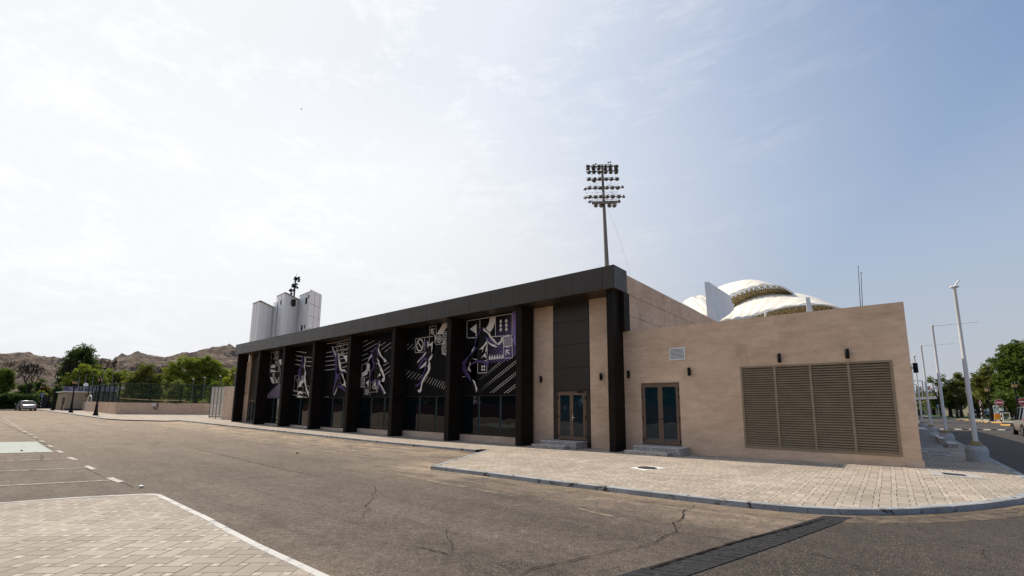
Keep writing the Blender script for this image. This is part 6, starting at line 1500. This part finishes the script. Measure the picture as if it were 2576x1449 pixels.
for (px, y0, y1, kd, c), l in zip(FLG, fll):
    X, Y = at7(px, 500, 200); zt = zat(*z7(px, y0-6), 200); t = thing('flag', (X, Y, 0), l, 'flag', 'flags over the canopy')
    MB().tube((X, Y, 0), (X, Y, zt), .09, n=6).build('pole', M_wmetal, t); mb = MB(); n = 5
    for i in range(n):
        for k in range(3):
            f0, f1 = i/n, (i+1)/n; dz = lambda f: -.55*f*f*2.2; wv = lambda f: .2*math.sin(f*7)
            mb.mi = (0 if (kd == 'flag' and i == 0) else (1+k if kd == 'flag' else 2))
            w_ = 1.5 if px == 372 else (1.0 if kd == 'flag' else .45); hh = 1.15
            mb.add([(X-w_*f0, Y+wv(f0), zt-hh*k/3+dz(f0)), (X-w_*f1, Y+wv(f1), zt-hh*k/3+dz(f1)), (X-w_*f1, Y+wv(f1), zt-hh*(k+1)/3+dz(f1)), (X-w_*f0, Y+wv(f0), zt-hh*(k+1)/3+dz(f0))], [(0, 1, 2, 3)])
    mb.build('flag_cloth', M_fg, t)
for px, py, D, l in ((283, 357, 195, 'tall curved arm street light above the canopy'), (208, 400, 240, 'far street light with only its arm showing left of the taller one')):
    x, y = at7(px, 700, D); zt = zat(*z7(px, py), D); t = thing('street_light', (x, y, 0), l, 'street light')
    MB().tube((x, y, 0), (x, y, zt), .18, .11, 8).build('pole', M_greyw, t); MB().path([(x, y, zt), (x-2.0, y-.3, zt+.1), (x-3.6, y-.5, zt)], .10, 6).build('lamp_arm', M_greyw, t)
# ================================================================ VEGETATION
def leaf_mat(name, c, tr=.35):
    def f(n, b):
        g = n.n('ShaderNodeNewGeometry'); rnd = g.outputs['Random Per Island']
        cr = n.mix(n.ramp(rnd, 0, 1), (c[0]*.55, c[1]*.60, c[2]*.55), (c[0]*1.5, c[1]*1.4, c[2]*1.3))
        big = n.ramp(n.noise(g.outputs['Position'], .45, 4, .6), .35, .65, .72, 1.25)
        n.put(b.inputs['Base Color'], n.mix(1.0, cr, big, 'MULTIPLY'))
    m = mat(name, None, .7, .25, 0, f); n = NT(m.node_tree); b = m.node_tree.nodes['Principled BSDF']
    t = n.n('ShaderNodeBsdfTranslucent'); t.inputs[0].default_value = (c[0]*1.7, c[1]*1.8, c[2]*.9, 1)
    x = n.n('ShaderNodeMixShader'); x.inputs[0].default_value = tr
    m.node_tree.links.new(b.outputs[0], x.inputs[1]); m.node_tree.links.new(t.outputs[0], x.inputs[2]); m.node_tree.links.new(x.outputs[0], m.node_tree.nodes['Material Output'].inputs[0])
    return m
LM = {'dark': leaf_mat('dark_green_leaf', (.058, .095, .028)), 'bright': leaf_mat('yellow_green_leaf', (.165, .200, .030)), 'olive': leaf_mat('olive_leaf', (.115, .130, .034)), 'rich': leaf_mat('rich_green_leaf', (.075, .110, .020)), 'dry': leaf_mat('dry_leaf', (.15, .095, .045)), 'hedge': leaf_mat('hedge_leaf', (.030, .060, .016))}
M_bark = plain('bark', (.045, .034, .026), .95, .1, 0, .3, 3); M_bark_d = plain('dead_bark', (.022, .017, .016), .95, .1, 0, .3, 3)
def grow(mb, p, d, r, L, depth, rng, tips, spread=.6, up=.25, mn=.02, kids=(2, 3), shrink=.74):
    n = 3; q = p
    for k in range(n):
        d2 = (d+Vector((rng.uniform(-.22, .22), rng.uniform(-.22, .22), rng.uniform(-.10, .22)))).normalized(); e = q+d2*L/n
        mb.tube(q, e, max(mn, r*(1-.25*k/n)), max(mn, r*(1-.25*(k+1)/n)), 6 if r > .1 else 4, cap=False); q, d = e, d2
    if depth == 0: tips.append(q); return
    tips.append(q) if depth < 2 else None
    for _ in range(rng.randint(*kids)):
        nd = (d+Vector((rng.uniform(-1, 1), rng.uniform(-1, 1), rng.uniform(-.4, .8)))*spread+Vector((0, 0, up))).normalized()
        grow(mb, q, nd, r*rng.uniform(.55, .72), L*rng.uniform(shrink-.12, shrink+.08), depth-1, rng, tips, spread, up, mn, kids, shrink)
def leaves(centers, per, rad, size, rng, flat_=.75):
    n = len(centers)*per
    C = np.repeat(np.array([(c[0], c[1], c[2]) for c in centers]), per, axis=0)
    off = rng.normal(0, 1, (n, 3)); off /= np.linalg.norm(off, axis=1)[:, None]; rr = rng.random(n)**.45
    C = C+off*rr[:, None]*np.array([rad, rad, rad*flat_])
    a = rng.normal(0, 1, (n, 3)); a[:, 2] *= .6; a /= np.linalg.norm(a, axis=1)[:, None]; b = np.cross(a, rng.normal(0, 1, (n, 3))); b /= np.linalg.norm(b, axis=1)[:, None]
    s_ = size*(.55+.9*rng.random(n))[:, None]
    V = np.stack([C-a*s_, C+b*s_*.45, C+a*s_, C-b*s_*.45], axis=1).reshape(-1, 3)
    return V
def leaf_mesh(name, V, m, parent):
    n = len(V)//4; me = bpy.data.meshes.new(name); me.vertices.add(len(V)); me.vertices.foreach_set('co', V.astype(np.float32).ravel())
    me.loops.add(4*n); me.loops.foreach_set('vertex_index', np.arange(4*n, dtype=np.int32)); me.polygons.add(n)
    me.polygons.foreach_set('loop_start', np.arange(0, 4*n, 4, dtype=np.int32)); me.polygons.foreach_set('loop_total', np.full(n, 4, dtype=np.int32)); me.update(); me.validate()
    me.materials.append(m); o = bpy.data.objects.new(name, me); COL.objects.link(o); o.parent = parent; return o
def tree(name, loc, h, hw, kind, label, seed, trunk=.35, depth=4, blobs=None, dens=1.0, leaf=.26, cr0=.3, lean=(0, 0), group=None, cat_='tree', per=26):
    """h = height, hw = half width of the crown; blobs = (x, y, z, rx, rz) in units of hw / h"""
    rng = random.Random(seed); nr = np.random.default_rng(seed)
    t = thing(name, loc, label, cat_, group); mb = MB(); tips = []
    st = Vector((lean[0], lean[1], 0)); n0 = rng.choice((2, 3)) if h < 9 else 1
    mb.tube((0, 0, -.3), (lean[0]*.3, lean[1]*.3, h*cr0*.8), trunk, trunk*.75, 8, cap=False)
    q = Vector((lean[0]*.3, lean[1]*.3, h*cr0*.8))
    if blobs is None:
        blobs = []
        for k in range(9):
            a = rng.uniform(0, 6.28); rr = rng.uniform(.25, .68); blobs.append((rr*math.cos(a), rr*math.sin(a), rng.uniform(cr0+.15, .86), rng.uniform(.28, .45), rng.uniform(.10, .17)))
        blobs.append((0, 0, .84, .4, .15)); blobs.append((.1, .1, .6, .55, .2))
    cents = []
    for bx, by, bz, rx, rz in blobs:
        c = Vector((bx*hw, by*hw, bz*h)); rx_, rz_ = rx*hw, rz*h
        # limb to each clump
        m1 = q.lerp(c, .5)+Vector((rng.uniform(-.1, .1)*hw, rng.uniform(-.1, .1)*hw, -.03*h)); mb.path([q, m1], trunk*.42, 5); mb.tube(m1, c, trunk*.36, trunk*.16, 5, cap=False)
        n = max(5, int(dens*24*(rx_*rx_*rz_)**.60/(leaf*3.2)))
        for _ in range(n):
            v = nr.normal(0, 1, 3); v /= np.linalg.norm(v); r_ = nr.uniform(.30, 1.30)
            p = Vector((c.x+v[0]*rx_*r_, c.y+v[1]*rx_*r_, c.z+v[2]*rz_*r_)); cents.append(p)
            if _ % 3 == 0: mb.tube(c, p, trunk*.16, .03, 4, cap=False)
    mb.build('trunk', M_bark, t, shift=False)
    V = leaves(cents, per, leaf*2.3, leaf*.82, nr); leaf_mesh('crown', V, LM[kind], t)
    return t
def bare(loc, h, seed, label, spread=.95, trunk=.32, depth=6, lean=.3, sc=1.0, tw=None):
    rng = random.Random(seed); t = thing('bare_tree', loc, label, 'tree', 'leafless dark trees'); mb = MB(); tips = []
    grow(mb, Vector((0, 0, -.3)), Vector((lean, 0, 1)).normalized(), trunk, h*.30, depth, rng, tips, spread, .14, .022, (2, 3), .80)
    zs_ = max(v[2] for v in mb.v); mb.v = [(x*h/zs_, y*h/zs_, z*h/zs_) for x, y, z in mb.v]
    mb.build('trunk', M_bark_d, t, shift=False)
    if tw: nr = np.random.default_rng(seed); tp_ = [Vector(p)*(h/zs_) for p in tips]; leaf_mesh('foliage', leaves(tp_, 6, .5, .16, nr), LM[tw], t)
    return t
def ptree(px, ptop, hwpx, D, kind, label, seed, **kw):
    x, y = spot(px, D); g = gz(x, y); h = zat(px, ptop, D)-g; d = ray(px, 950); sc = D/math.hypot(d.x, d.y); hw = hwpx/F0*sc/ (d.length/ d.length) 
    ang = math.hypot(d.x, d.y); cosv = 1/ang
    hw = hwpx/F0*sc*cosv*0+hwpx*(D/ang)/F0*(1/ang)
    t = tree(kw.pop('name', 'leafy_tree'), (x, y, g), h, hw, kind, label, seed, **kw); t.rotation_euler.z = math.atan2(-x, y); return t
# left side, from the surveyed outlines
G1 = 'trees below the rocky hill'
ptree(190, 864, 56, 132, 'dark', 'tall dark green tree standing clear above the skyline left of the court', 11, trunk=.5, group=G1, leaf=.24, dens=1.2,
      blobs=[(-.25, 0, .80, .42, .13), (.18, .1, .86, .40, .12), (-.55, .1, .62, .36, .13), (.35, -.1, .66, .46, .13), (.78, 0, .55, .30, .11), (-.1, 0, .52, .5, .15), (-.72, 0, .40, .28, .13), (.25, .1, .42, .5, .12), (-.3, 0, .35, .45, .12), (.7, 0, .40, .3, .1)])
ptree(205, 915, 56, 118, 'bright', 'yellow green bushy tree above the cabin roof', 12, trunk=.25, cr0=.15, group=G1, leaf=.2, dens=1.3,
      blobs=[(-.5, 0, .62, .4, .2), (0, 0, .80, .42, .17), (.5, 0, .68, .42, .2), (-.75, .1, .40, .3, .2), (.8, 0, .50, .3, .2), (0, 0, .45, .6, .25), (-.2, .1, .9, .15, .08)])
ptree(270, 930, 46, 124, 'bright', 'light green tree behind the corner of the court fence', 13, trunk=.22, cr0=.1, group=G1, leaf=.2, dens=1.3)
ptree(232, 908, 20, 128, 'olive', 'thin olive tree beside the tall dark tree', 31, trunk=.15, cr0=.3, group=G1, leaf=.2, dens=.5)
ptree(357, 913, 54, 92, 'olive', 'rounded olive green tree behind the court, left of the big spreading tree', 14, trunk=.28, cr0=.2, group=G1, leaf=.2, dens=1.15,
      blobs=[(0, 0, .86, .42, .12), (-.4, 0, .68, .4, .16), (.42, 0, .66, .42, .16), (-.65, 0, .45, .38, .18), (.65, .1, .42, .38, .18), (0, -.2, .5, .5, .2), (-.3, 0, .25, .5, .14), (.35, 0, .24, .5, .14)])
ptree(320, 935, 22, 112, 'bright', 'small bright green tree left of the rounded olive tree', 15, trunk=.16, cr0=.2, group=G1, leaf=.18)
ptree(492, 893, 90, 100, 'bright', 'wide spreading bright green tree nearest the hall', 16, trunk=.5, cr0=.28, group=G1, leaf=.22, dens=1.25,
      blobs=[(-.35, 0, .84, .26, .10), (-.62, 0, .70, .26, .11), (.0, 0, .80, .26, .12), (.18, 0, .90, .16, .09), (.30, 0, .76, .26, .13), (.48, 0, .84, .14, .08), (.58, 0, .66, .28, .14), (.85, 0, .52, .26, .15), (-.8, .1, .5, .22, .12), (-.4, 0, .52, .34, .15), (.0, -.1, .58, .36, .16), (.4, 0, .45, .40, .17), (-.1, 0, .35, .5, .14), (.75, 0, .30, .36, .14), (-.6, 0, .30, .34, .12), (.2, 0, .97, .06, .05)])
ptree(583, 925, 24, 92, 'bright', 'green tree just left of the hall corner', 17, trunk=.22, cr0=.2, group=G1, leaf=.2, dens=1.1)
ptree(440, 955, 30, 84, 'olive', 'low bush like tree just behind the far court fence', 18, trunk=.2, cr0=.1, group=G1, leaf=.18)
ptree(540, 958, 36, 80, 'rich', 'low green tree behind the louvred gate', 19, trunk=.2, cr0=.1, group=G1, leaf=.18)
ptree(-5, 926, 40, 118, 'rich', 'brownish green tree cut by the left edge of the view', 20, trunk=.3, cr0=.35, group=G1, leaf=.22, dens=1.1)
ptree(60, 962, 32, 122, 'dark', 'thin dark tree behind the hedge', 21, trunk=.2, cr0=.2, group=G1, leaf=.2, dens=.7)
ptree(95, 950, 28, 128, 'dark', 'sparse dark tree between the two leafless trees', 22, trunk=.2, cr0=.2, group=G1, leaf=.2, dens=.6)
ptree(116, 972, 34, 128, 'dry', 'dry brown and green bush beside the blue turn sign', 23, trunk=.1, cr0=.05, group=G1, leaf=.17, name='bush', cat_='bush')
ptree(100, 984, 26, 125, 'bright', 'yellow green bush at the foot of the lamp post by the blue sign', 24, trunk=.1, cr0=.05, group=G1, leaf=.16, name='bush', cat_='bush')
ptree(140, 965, 18, 112, 'dark', 'dark tree at the left end of the purple topped building', 32, trunk=.2, cr0=.2, group=G1, leaf=.2, dens=.8)
for px, pt, D, sd_, l, ln, h_ in ((66, 912, 116, 5, 'leafless dark tree with crooked limbs at the far left', -.25, .30), (120, 893, 122, 8, 'tall leafless dark tree left of the tall green tree', .2, .36), (270, 900, 140, 12, 'grey leafless tree above the court fence corner', .2, .3), (402, 912, 120, 14, 'small leafless tree between the olive and the spreading tree', .1, .16), (334, 922, 128, 15, 'small leafless tree above the small bright tree', 0, .16), (-2, 900, 128, 17, 'leafless tree at the left edge of the view', 0, .25)):
    x, y = spot(px, D); g = gz(x, y); bare((x, y, g), zat(px, pt, D)-g, sd_, l, lean=ln, trunk=h_*.72, depth=6, tw=None).rotation_euler.z = math.atan2(-x, y)
# hedge
t = thing('hedge', (*spot(45, 108), gz(-120, 0)), 'clipped dark green hedge beyond the silver car', 'hedge'); nr = np.random.default_rng(3); cen = []
for i in range(520):
    px = nr.uniform(-30, 92); D = nr.uniform(105, 108.5); x, y = spot(px, D); cen.append(Vector((x, y, gz(x, y)+nr.uniform(.1, 1)**.8*2.35)))
V = leaves(cen, 26, .42, .15, nr)-np.array(t.location); leaf_mesh('foliage', V, LM['hedge'], t)
x, y = spot(22, 118); t = thing('shelter', (x, y, gz(x, y)), 'pale curved shelter roof showing above the hedge', 'shelter')
mb = MB(); a, b = Vector(spot(-12, 116)), Vector(spot(45, 116)); N_ = 12; prev = None
zl, zh = zat(20, 997, 116), zat(20, 991, 116)
for k in range(N_):
    f0, f1 = k/N_, (k+1)/N_; hh = lambda f: zl+(zh-zl)*math.sin(math.pi*min(1, .12+f*.88))
    p, q = a.lerp(b, f0), a.lerp(b, f1); mb.hull([(p.x, p.y, hh(f0)-.9), (q.x, q.y, hh(f1)-.9), (q.x-5, q.y+.5, hh(f1)-.9), (p.x-5, p.y+.5, hh(f0)-.9)], [(p.x, p.y, hh(f0)), (q.x, q.y, hh(f1)), (q.x-5, q.y+.5, hh(f1)), (p.x-5, p.y+.5, hh(f0))])
mb.build('roof', M_white, t); [MB().tube((p_.x, p_.y+.3, .3), (p_.x, p_.y+.3, zl-.5), .1).build('post', M_wmetal, t) for p_ in (a.lerp(b, .05), a.lerp(b, .95))]
t = thing('yard_wall', (*spot(70, 120), .6), 'plain grey wall behind the hedge and leafless trees', 'wall'); a, b = Vector(spot(-40, 122)), Vector(spot(150, 124)); hz = zat(60, 996, 122)
MB().hull([(a.x, a.y, .3), (b.x, b.y, .3), (b.x+.2, b.y+.3, .3), (a.x+.2, a.y+.3, .3)], [(a.x, a.y, hz), (b.x, b.y, hz), (b.x+.2, b.y+.3, hz), (a.x+.2, a.y+.3, hz)]).build('wall_section', M_greyw, t)
# right side
G2 = 'broad trees along the street'
ptree(2592, 858, 88, 112, 'rich', 'largest dark green tree, cut by the right edge of the view', 41, trunk=.5, cr0=.22, group=G2, leaf=.24, dens=1.5,
      blobs=[(-.62, 0, .76, .34, .09), (-.25, 0, .88, .42, .10), (.1, 0, .92, .4, .08), (.4, 0, .84, .5, .12), (-.74, 0, .54, .28, .11), (-.4, -.1, .66, .42, .12), (0, -.2, .70, .5, .14), (-.55, -.2, .42, .36, .12), (-.1, -.2, .48, .5, .14), (.4, -.1, .55, .5, .15), (-.3, -.3, .3, .4, .12), (.2, -.2, .3, .5, .13)])
ptree(2490, 913, 44, 122, 'olive', 'medium olive tree left of the largest tree on the right', 42, trunk=.3, cr0=.22, group=G2, leaf=.23, dens=1.3)
ptree(2540, 985, 46, 100, 'rich', 'dark lower foliage tree behind the right lamp posts', 43, trunk=.3, cr0=.05, group=G2, leaf=.23, dens=1.2)
ptree(2414, 938, 34, 132, 'olive', 'upright green tree with a pointed top right of the second flagpole', 44, trunk=.3, cr0=.28, group=G2, leaf=.24, dens=1.2,
      blobs=[(.0, 0, .92, .2, .10), (.15, 0, .78, .5, .12), (-.45, 0, .68, .4, .13), (.6, 0, .58, .4, .13), (-.1, 0, .52, .6, .15), (-.7, 0, .45, .3, .12), (.4, 0, .40, .5, .1)])
ptree(2364, 942, 26, 138, 'olive', 'sparse tree with open sprays of leaves between second and third flagpoles', 45, trunk=.25, cr0=.35, group=G2, leaf=.26, dens=.75,
      blobs=[(-.6, 0, .88, .3, .06), (.5, 0, .90, .35, .07), (0, 0, .78, .3, .06), (.3, 0, .62, .4, .1), (.6, 0, .45, .5, .12)])
ptree(2388, 962, 26, 134, 'rich', 'green tree behind the second flagpole', 46, trunk=.3, cr0=.25, group=G2, leaf=.24, dens=1.2)
ptree(2362, 999, 30, 180, 'rich', 'low dark clipped tree right of the canopy roof end', 47, trunk=.3, cr0=.30, group=G2, leaf=.24, dens=1.3)
ptree(2402, 1000, 34, 156, 'rich', 'low dark tree over the far no entry signs', 48, trunk=.3, cr0=.32, group=G2, leaf=.24, dens=1.3)
ptree(2445, 966, 28, 140, 'olive', 'olive tree behind the front flagpole', 49, trunk=.3, cr0=.25, group=G2, leaf=.24, dens=1.1)
ptree(2456, 1000, 30, 132, 'rich', 'low tree shading the warning sign', 50, trunk=.3, cr0=.38, group=G2, leaf=.24, dens=1.1)
for k, (px, pt, D) in enumerate(((2300, 990, 230), (2320, 985, 235), (2345, 984, 240), (2372, 978, 235), (2285, 992, 225))):
    ptree(px, pt, 16, D, 'olive' if k % 2 else 'rich', ['round far tree just above the canopy roof centre', 'far tree above the canopy between two flags', 'far tree behind the large flag', 'far tree behind the second flagpole crown', 'far tree at the left end of the canopy roof'][k], 60+k, trunk=.3, cr0=.3, group='far trees over the canopy', leaf=.36, dens=.8)
for px, sd_, l in ((2302, 71, 'far leafless tree above the canopy left of the flags'), (2350, 72, 'far leafless tree above the canopy by the big flag')):
    x, y = spot(px, 225); bare((x, y, .3), zat(px, 974, 225), sd_, l, trunk=.25, depth=5)
# palms
def palm(px, ptop, D, label, r=2.2, seed=1):
    x, y = spot(px, D); g = gz(x, y); h = zat(px, ptop, D)-g-1.2; rng = random.Random(seed); t = thing('palm_tree', (x, y, g), label, 'palm tree', 'palms')
    MB().lathe((0, 0, -.2), [(.34, 0), (.24, .8), (.20, h*.6), (.26, h)], 9).build('trunk', plain('palm_trunk', (.16, .11, .075), .95, .1, 0, .3, 5) if 'palm_trunk' not in bpy.data.materials else bpy.data.materials['palm_trunk'], t, shift=False)
    for nm, m, n, e0, e1 in (('fronds', LM['olive'], 34, -.1, 1.2), ('dry_skirt', LM['dry'], 22, -1.3, -.6)):
        mb = MB()
        for _ in range(n):
            a = rng.uniform(0, 6.28); e = rng.uniform(e0, e1); L = r*rng.uniform(.7, 1.05); prev = Vector((0, 0, h)); d = Vector((math.cos(a)*math.cos(e), math.sin(a)*math.cos(e), math.sin(e)))
            for k in range(6):
                nx = prev+d*L/6; sd = d.cross(Vector((0, 0, 1))).normalized()*(.34*(1-abs(k-2)/6)); 
                for s_ in (-1, 1): mb.add([prev, nx, nx+sd*s_-Vector((0, 0, .12)), prev+sd*s_*.8-Vector((0, 0, .12))], [(0, 1, 2, 3)])
                prev = nx; d = (d+Vector((0, 0, -.22))).normalized()
        mb.build(nm, m, t, shift=False)
palm(2467, 970, 126, 'fan palm with a brown skirt right of the front flagpole', 2.3, 3)
palm(2317, 993, 200, 'palm behind the canopy roof next to the tall street light', 3.2, 4); palm(2334, 994, 205, 'palm behind the canopy under the big flag', 3.2, 5)
palm(2306, 1012, 165, 'drooping palm under the canopy edge beside the annex wall', 3.4, 6)

# ================================================================ ROCKY HILL
ridge = [(-260, 905), (-140, 894), (-40, 892), (0, 889), (16, 890), (40, 889), (61, 888.5), (86, 893), (112, 898), (128, 905), (160, 912), (200, 914), (234, 902), (253, 901), (268, 905), (283, 906), (290, 898), (305, 893.5), (320, 895), (348, 890.5), (370, 893), (385, 895), (414, 896.5), (427, 894), (458, 888), (469, 887), (487, 889), (505, 884), (523, 879.5), (544, 873.5), (565, 868), (585, 872), (600, 876), (640, 882), (700, 890), (800, 920), (900, 960), (1000, 1000)]
RX = [a for a, b in ridge]; RY = [b for a, b in ridge]
mb = MB(); NU, NV = 520, 74; vs = np.zeros((NU+1, NV+1, 3)); D0, D1 = 175.0, 330.0
for i in range(NU+1):
    px = -260+(1000+260)*i/NU; rp = float(np.interp(px, RX, RY)); d = ray(px, rp); hd = math.hypot(d.x, d.y); top_ = EYE+d.z*D1/hd
    ux, uy = d.x/hd, d.y/hd; n1 = noise.noise(Vector((px*.03, 0, 3)))*12
    for j in range(NV+1):
        v_ = j/NV; D = D0+(D1-D0)*v_*1.35+n1*v_*(1-v_)
        x, y = ux*D, uy*D
        if v_*1.35 <= 1:
            s_ = v_*1.35; prof = (s_**.75)*.80+.20*s_**3
        else: s_ = 1; prof = 1-(v_*1.35-1)*1.6
        e = Vector((x*.022, y*.022, 0)); w_ = 0
        rock = noise.fractal(e*2.4, 1.0, 2.1, 6)*.5+abs(noise.noise(e*3.3))*-.9+abs(noise.noise(e*8))*-.35
        fall = min(1, s_*5)*(1 if v_*1.35 < .96 else .25)
        st = math.sin((top_*prof)*.9+noise.noise(e*1.2)*5)*.9
        z = .5+top_*prof+(rock*8.5+3.6)*fall*(1-.45*s_)+st*fall*.9
        if v_*1.35 > .96: z = min(z, .5+top_*prof*1.0+rock*1.6)
        vs[i, j] = (x, y, z)
k = NV+1
mb.add([tuple(p) for p in vs.reshape(-1, 3)], [(i*k+j, (i+1)*k+j, (i+1)*k+j+1, i*k+j+1) for i in range(NU) for j in range(NV)], False)
def f_rock(n, b):
    p = pos(n); sep = n.n('ShaderNodeSeparateXYZ'); n.put(sep.inputs[0], p)
    lay = n.noise(n.scale(p, (.25, .25, 1.4)), .28, 7, .7, 1.2); d2 = n.noise(p, .35, 8, .75, .5)
    col = n.mix(n.ramp(lay, .38, .62), (.115, .086, .066), (.37, .295, .235))
    col = n.mix(n.ramp(d2, .52, .60, 0, .7), col, (.050, .036, .028))
    col = n.mix(n.ramp(n.noise(p, .06, 4), .45, .6, 0, .5), col, (.25, .205, .185))
    vo = n.n('ShaderNodeTexVoronoi'); n.put(vo.inputs['Vector'], n.scale(p, (.8, .8, 1.5))); vo.inputs['Scale'].default_value = .22
    col = n.mix(n.ramp(vo.outputs['Distance'], 0, .18, .6, 0), col, (.09, .07, .055))
    n.put(b.inputs['Base Color'], col); bump(n, b, n.m('ADD', d2, lay), 3.0, 1.0)
o = mb.build('rocky_hill', mat('rock', None, .95, .1, 0, f_rock)); o['kind'] = 'structure'
# scrub at the foot of the hill
nr = np.random.default_rng(9); cen = []
for i in range(260):
    px = nr.uniform(-80, 640); D = nr.uniform(150, 185); x, y = spot(px, D); cen.append(Vector((x, y, .6+nr.uniform(0, 3.4))))
V = leaves(cen, 34, 1.5, .30, nr); t = leaf_mesh('scrub', V, LM['olive'], None); t['kind'] = 'stuff'; tag(t, 'low dry scrub growing along the foot of the rocky hill', 'scrub')

# ================================================================ BEHIND THE CAMERA: what the glass reflects
t = thing('yard_wall', (-20, -19, 0), 'dark red boundary wall across the car park, seen only in the glass', 'wall')
MB().box(-120, 30, -19.3, -19, -.3, 2.1).build('wall_section', plain('dark_red_wall', (.10, .035, .025), .8), t)
proto = tree('leafy_tree', (-8, -24, 0), 8.5, 5.5, 'rich', 'dark tree across the car park, seen only in the glass', 90, trunk=.3, cr0=.15, group='trees across the car park', leaf=.42, dens=1.0)
for k in range(15):
    dup(proto, (-15-k*7.4+random.uniform(-1, 1), -24+random.uniform(-2, 2), 0), 'dark tree across the car park, seen only in the glass', rz=random.uniform(0, 6), sc=random.uniform(.85, 1.2))
for k in range(3): dup(proto, (0+k*8, -25, 0), 'dark tree across the car park, seen only in the glass', rz=k*2.0, sc=1.05)
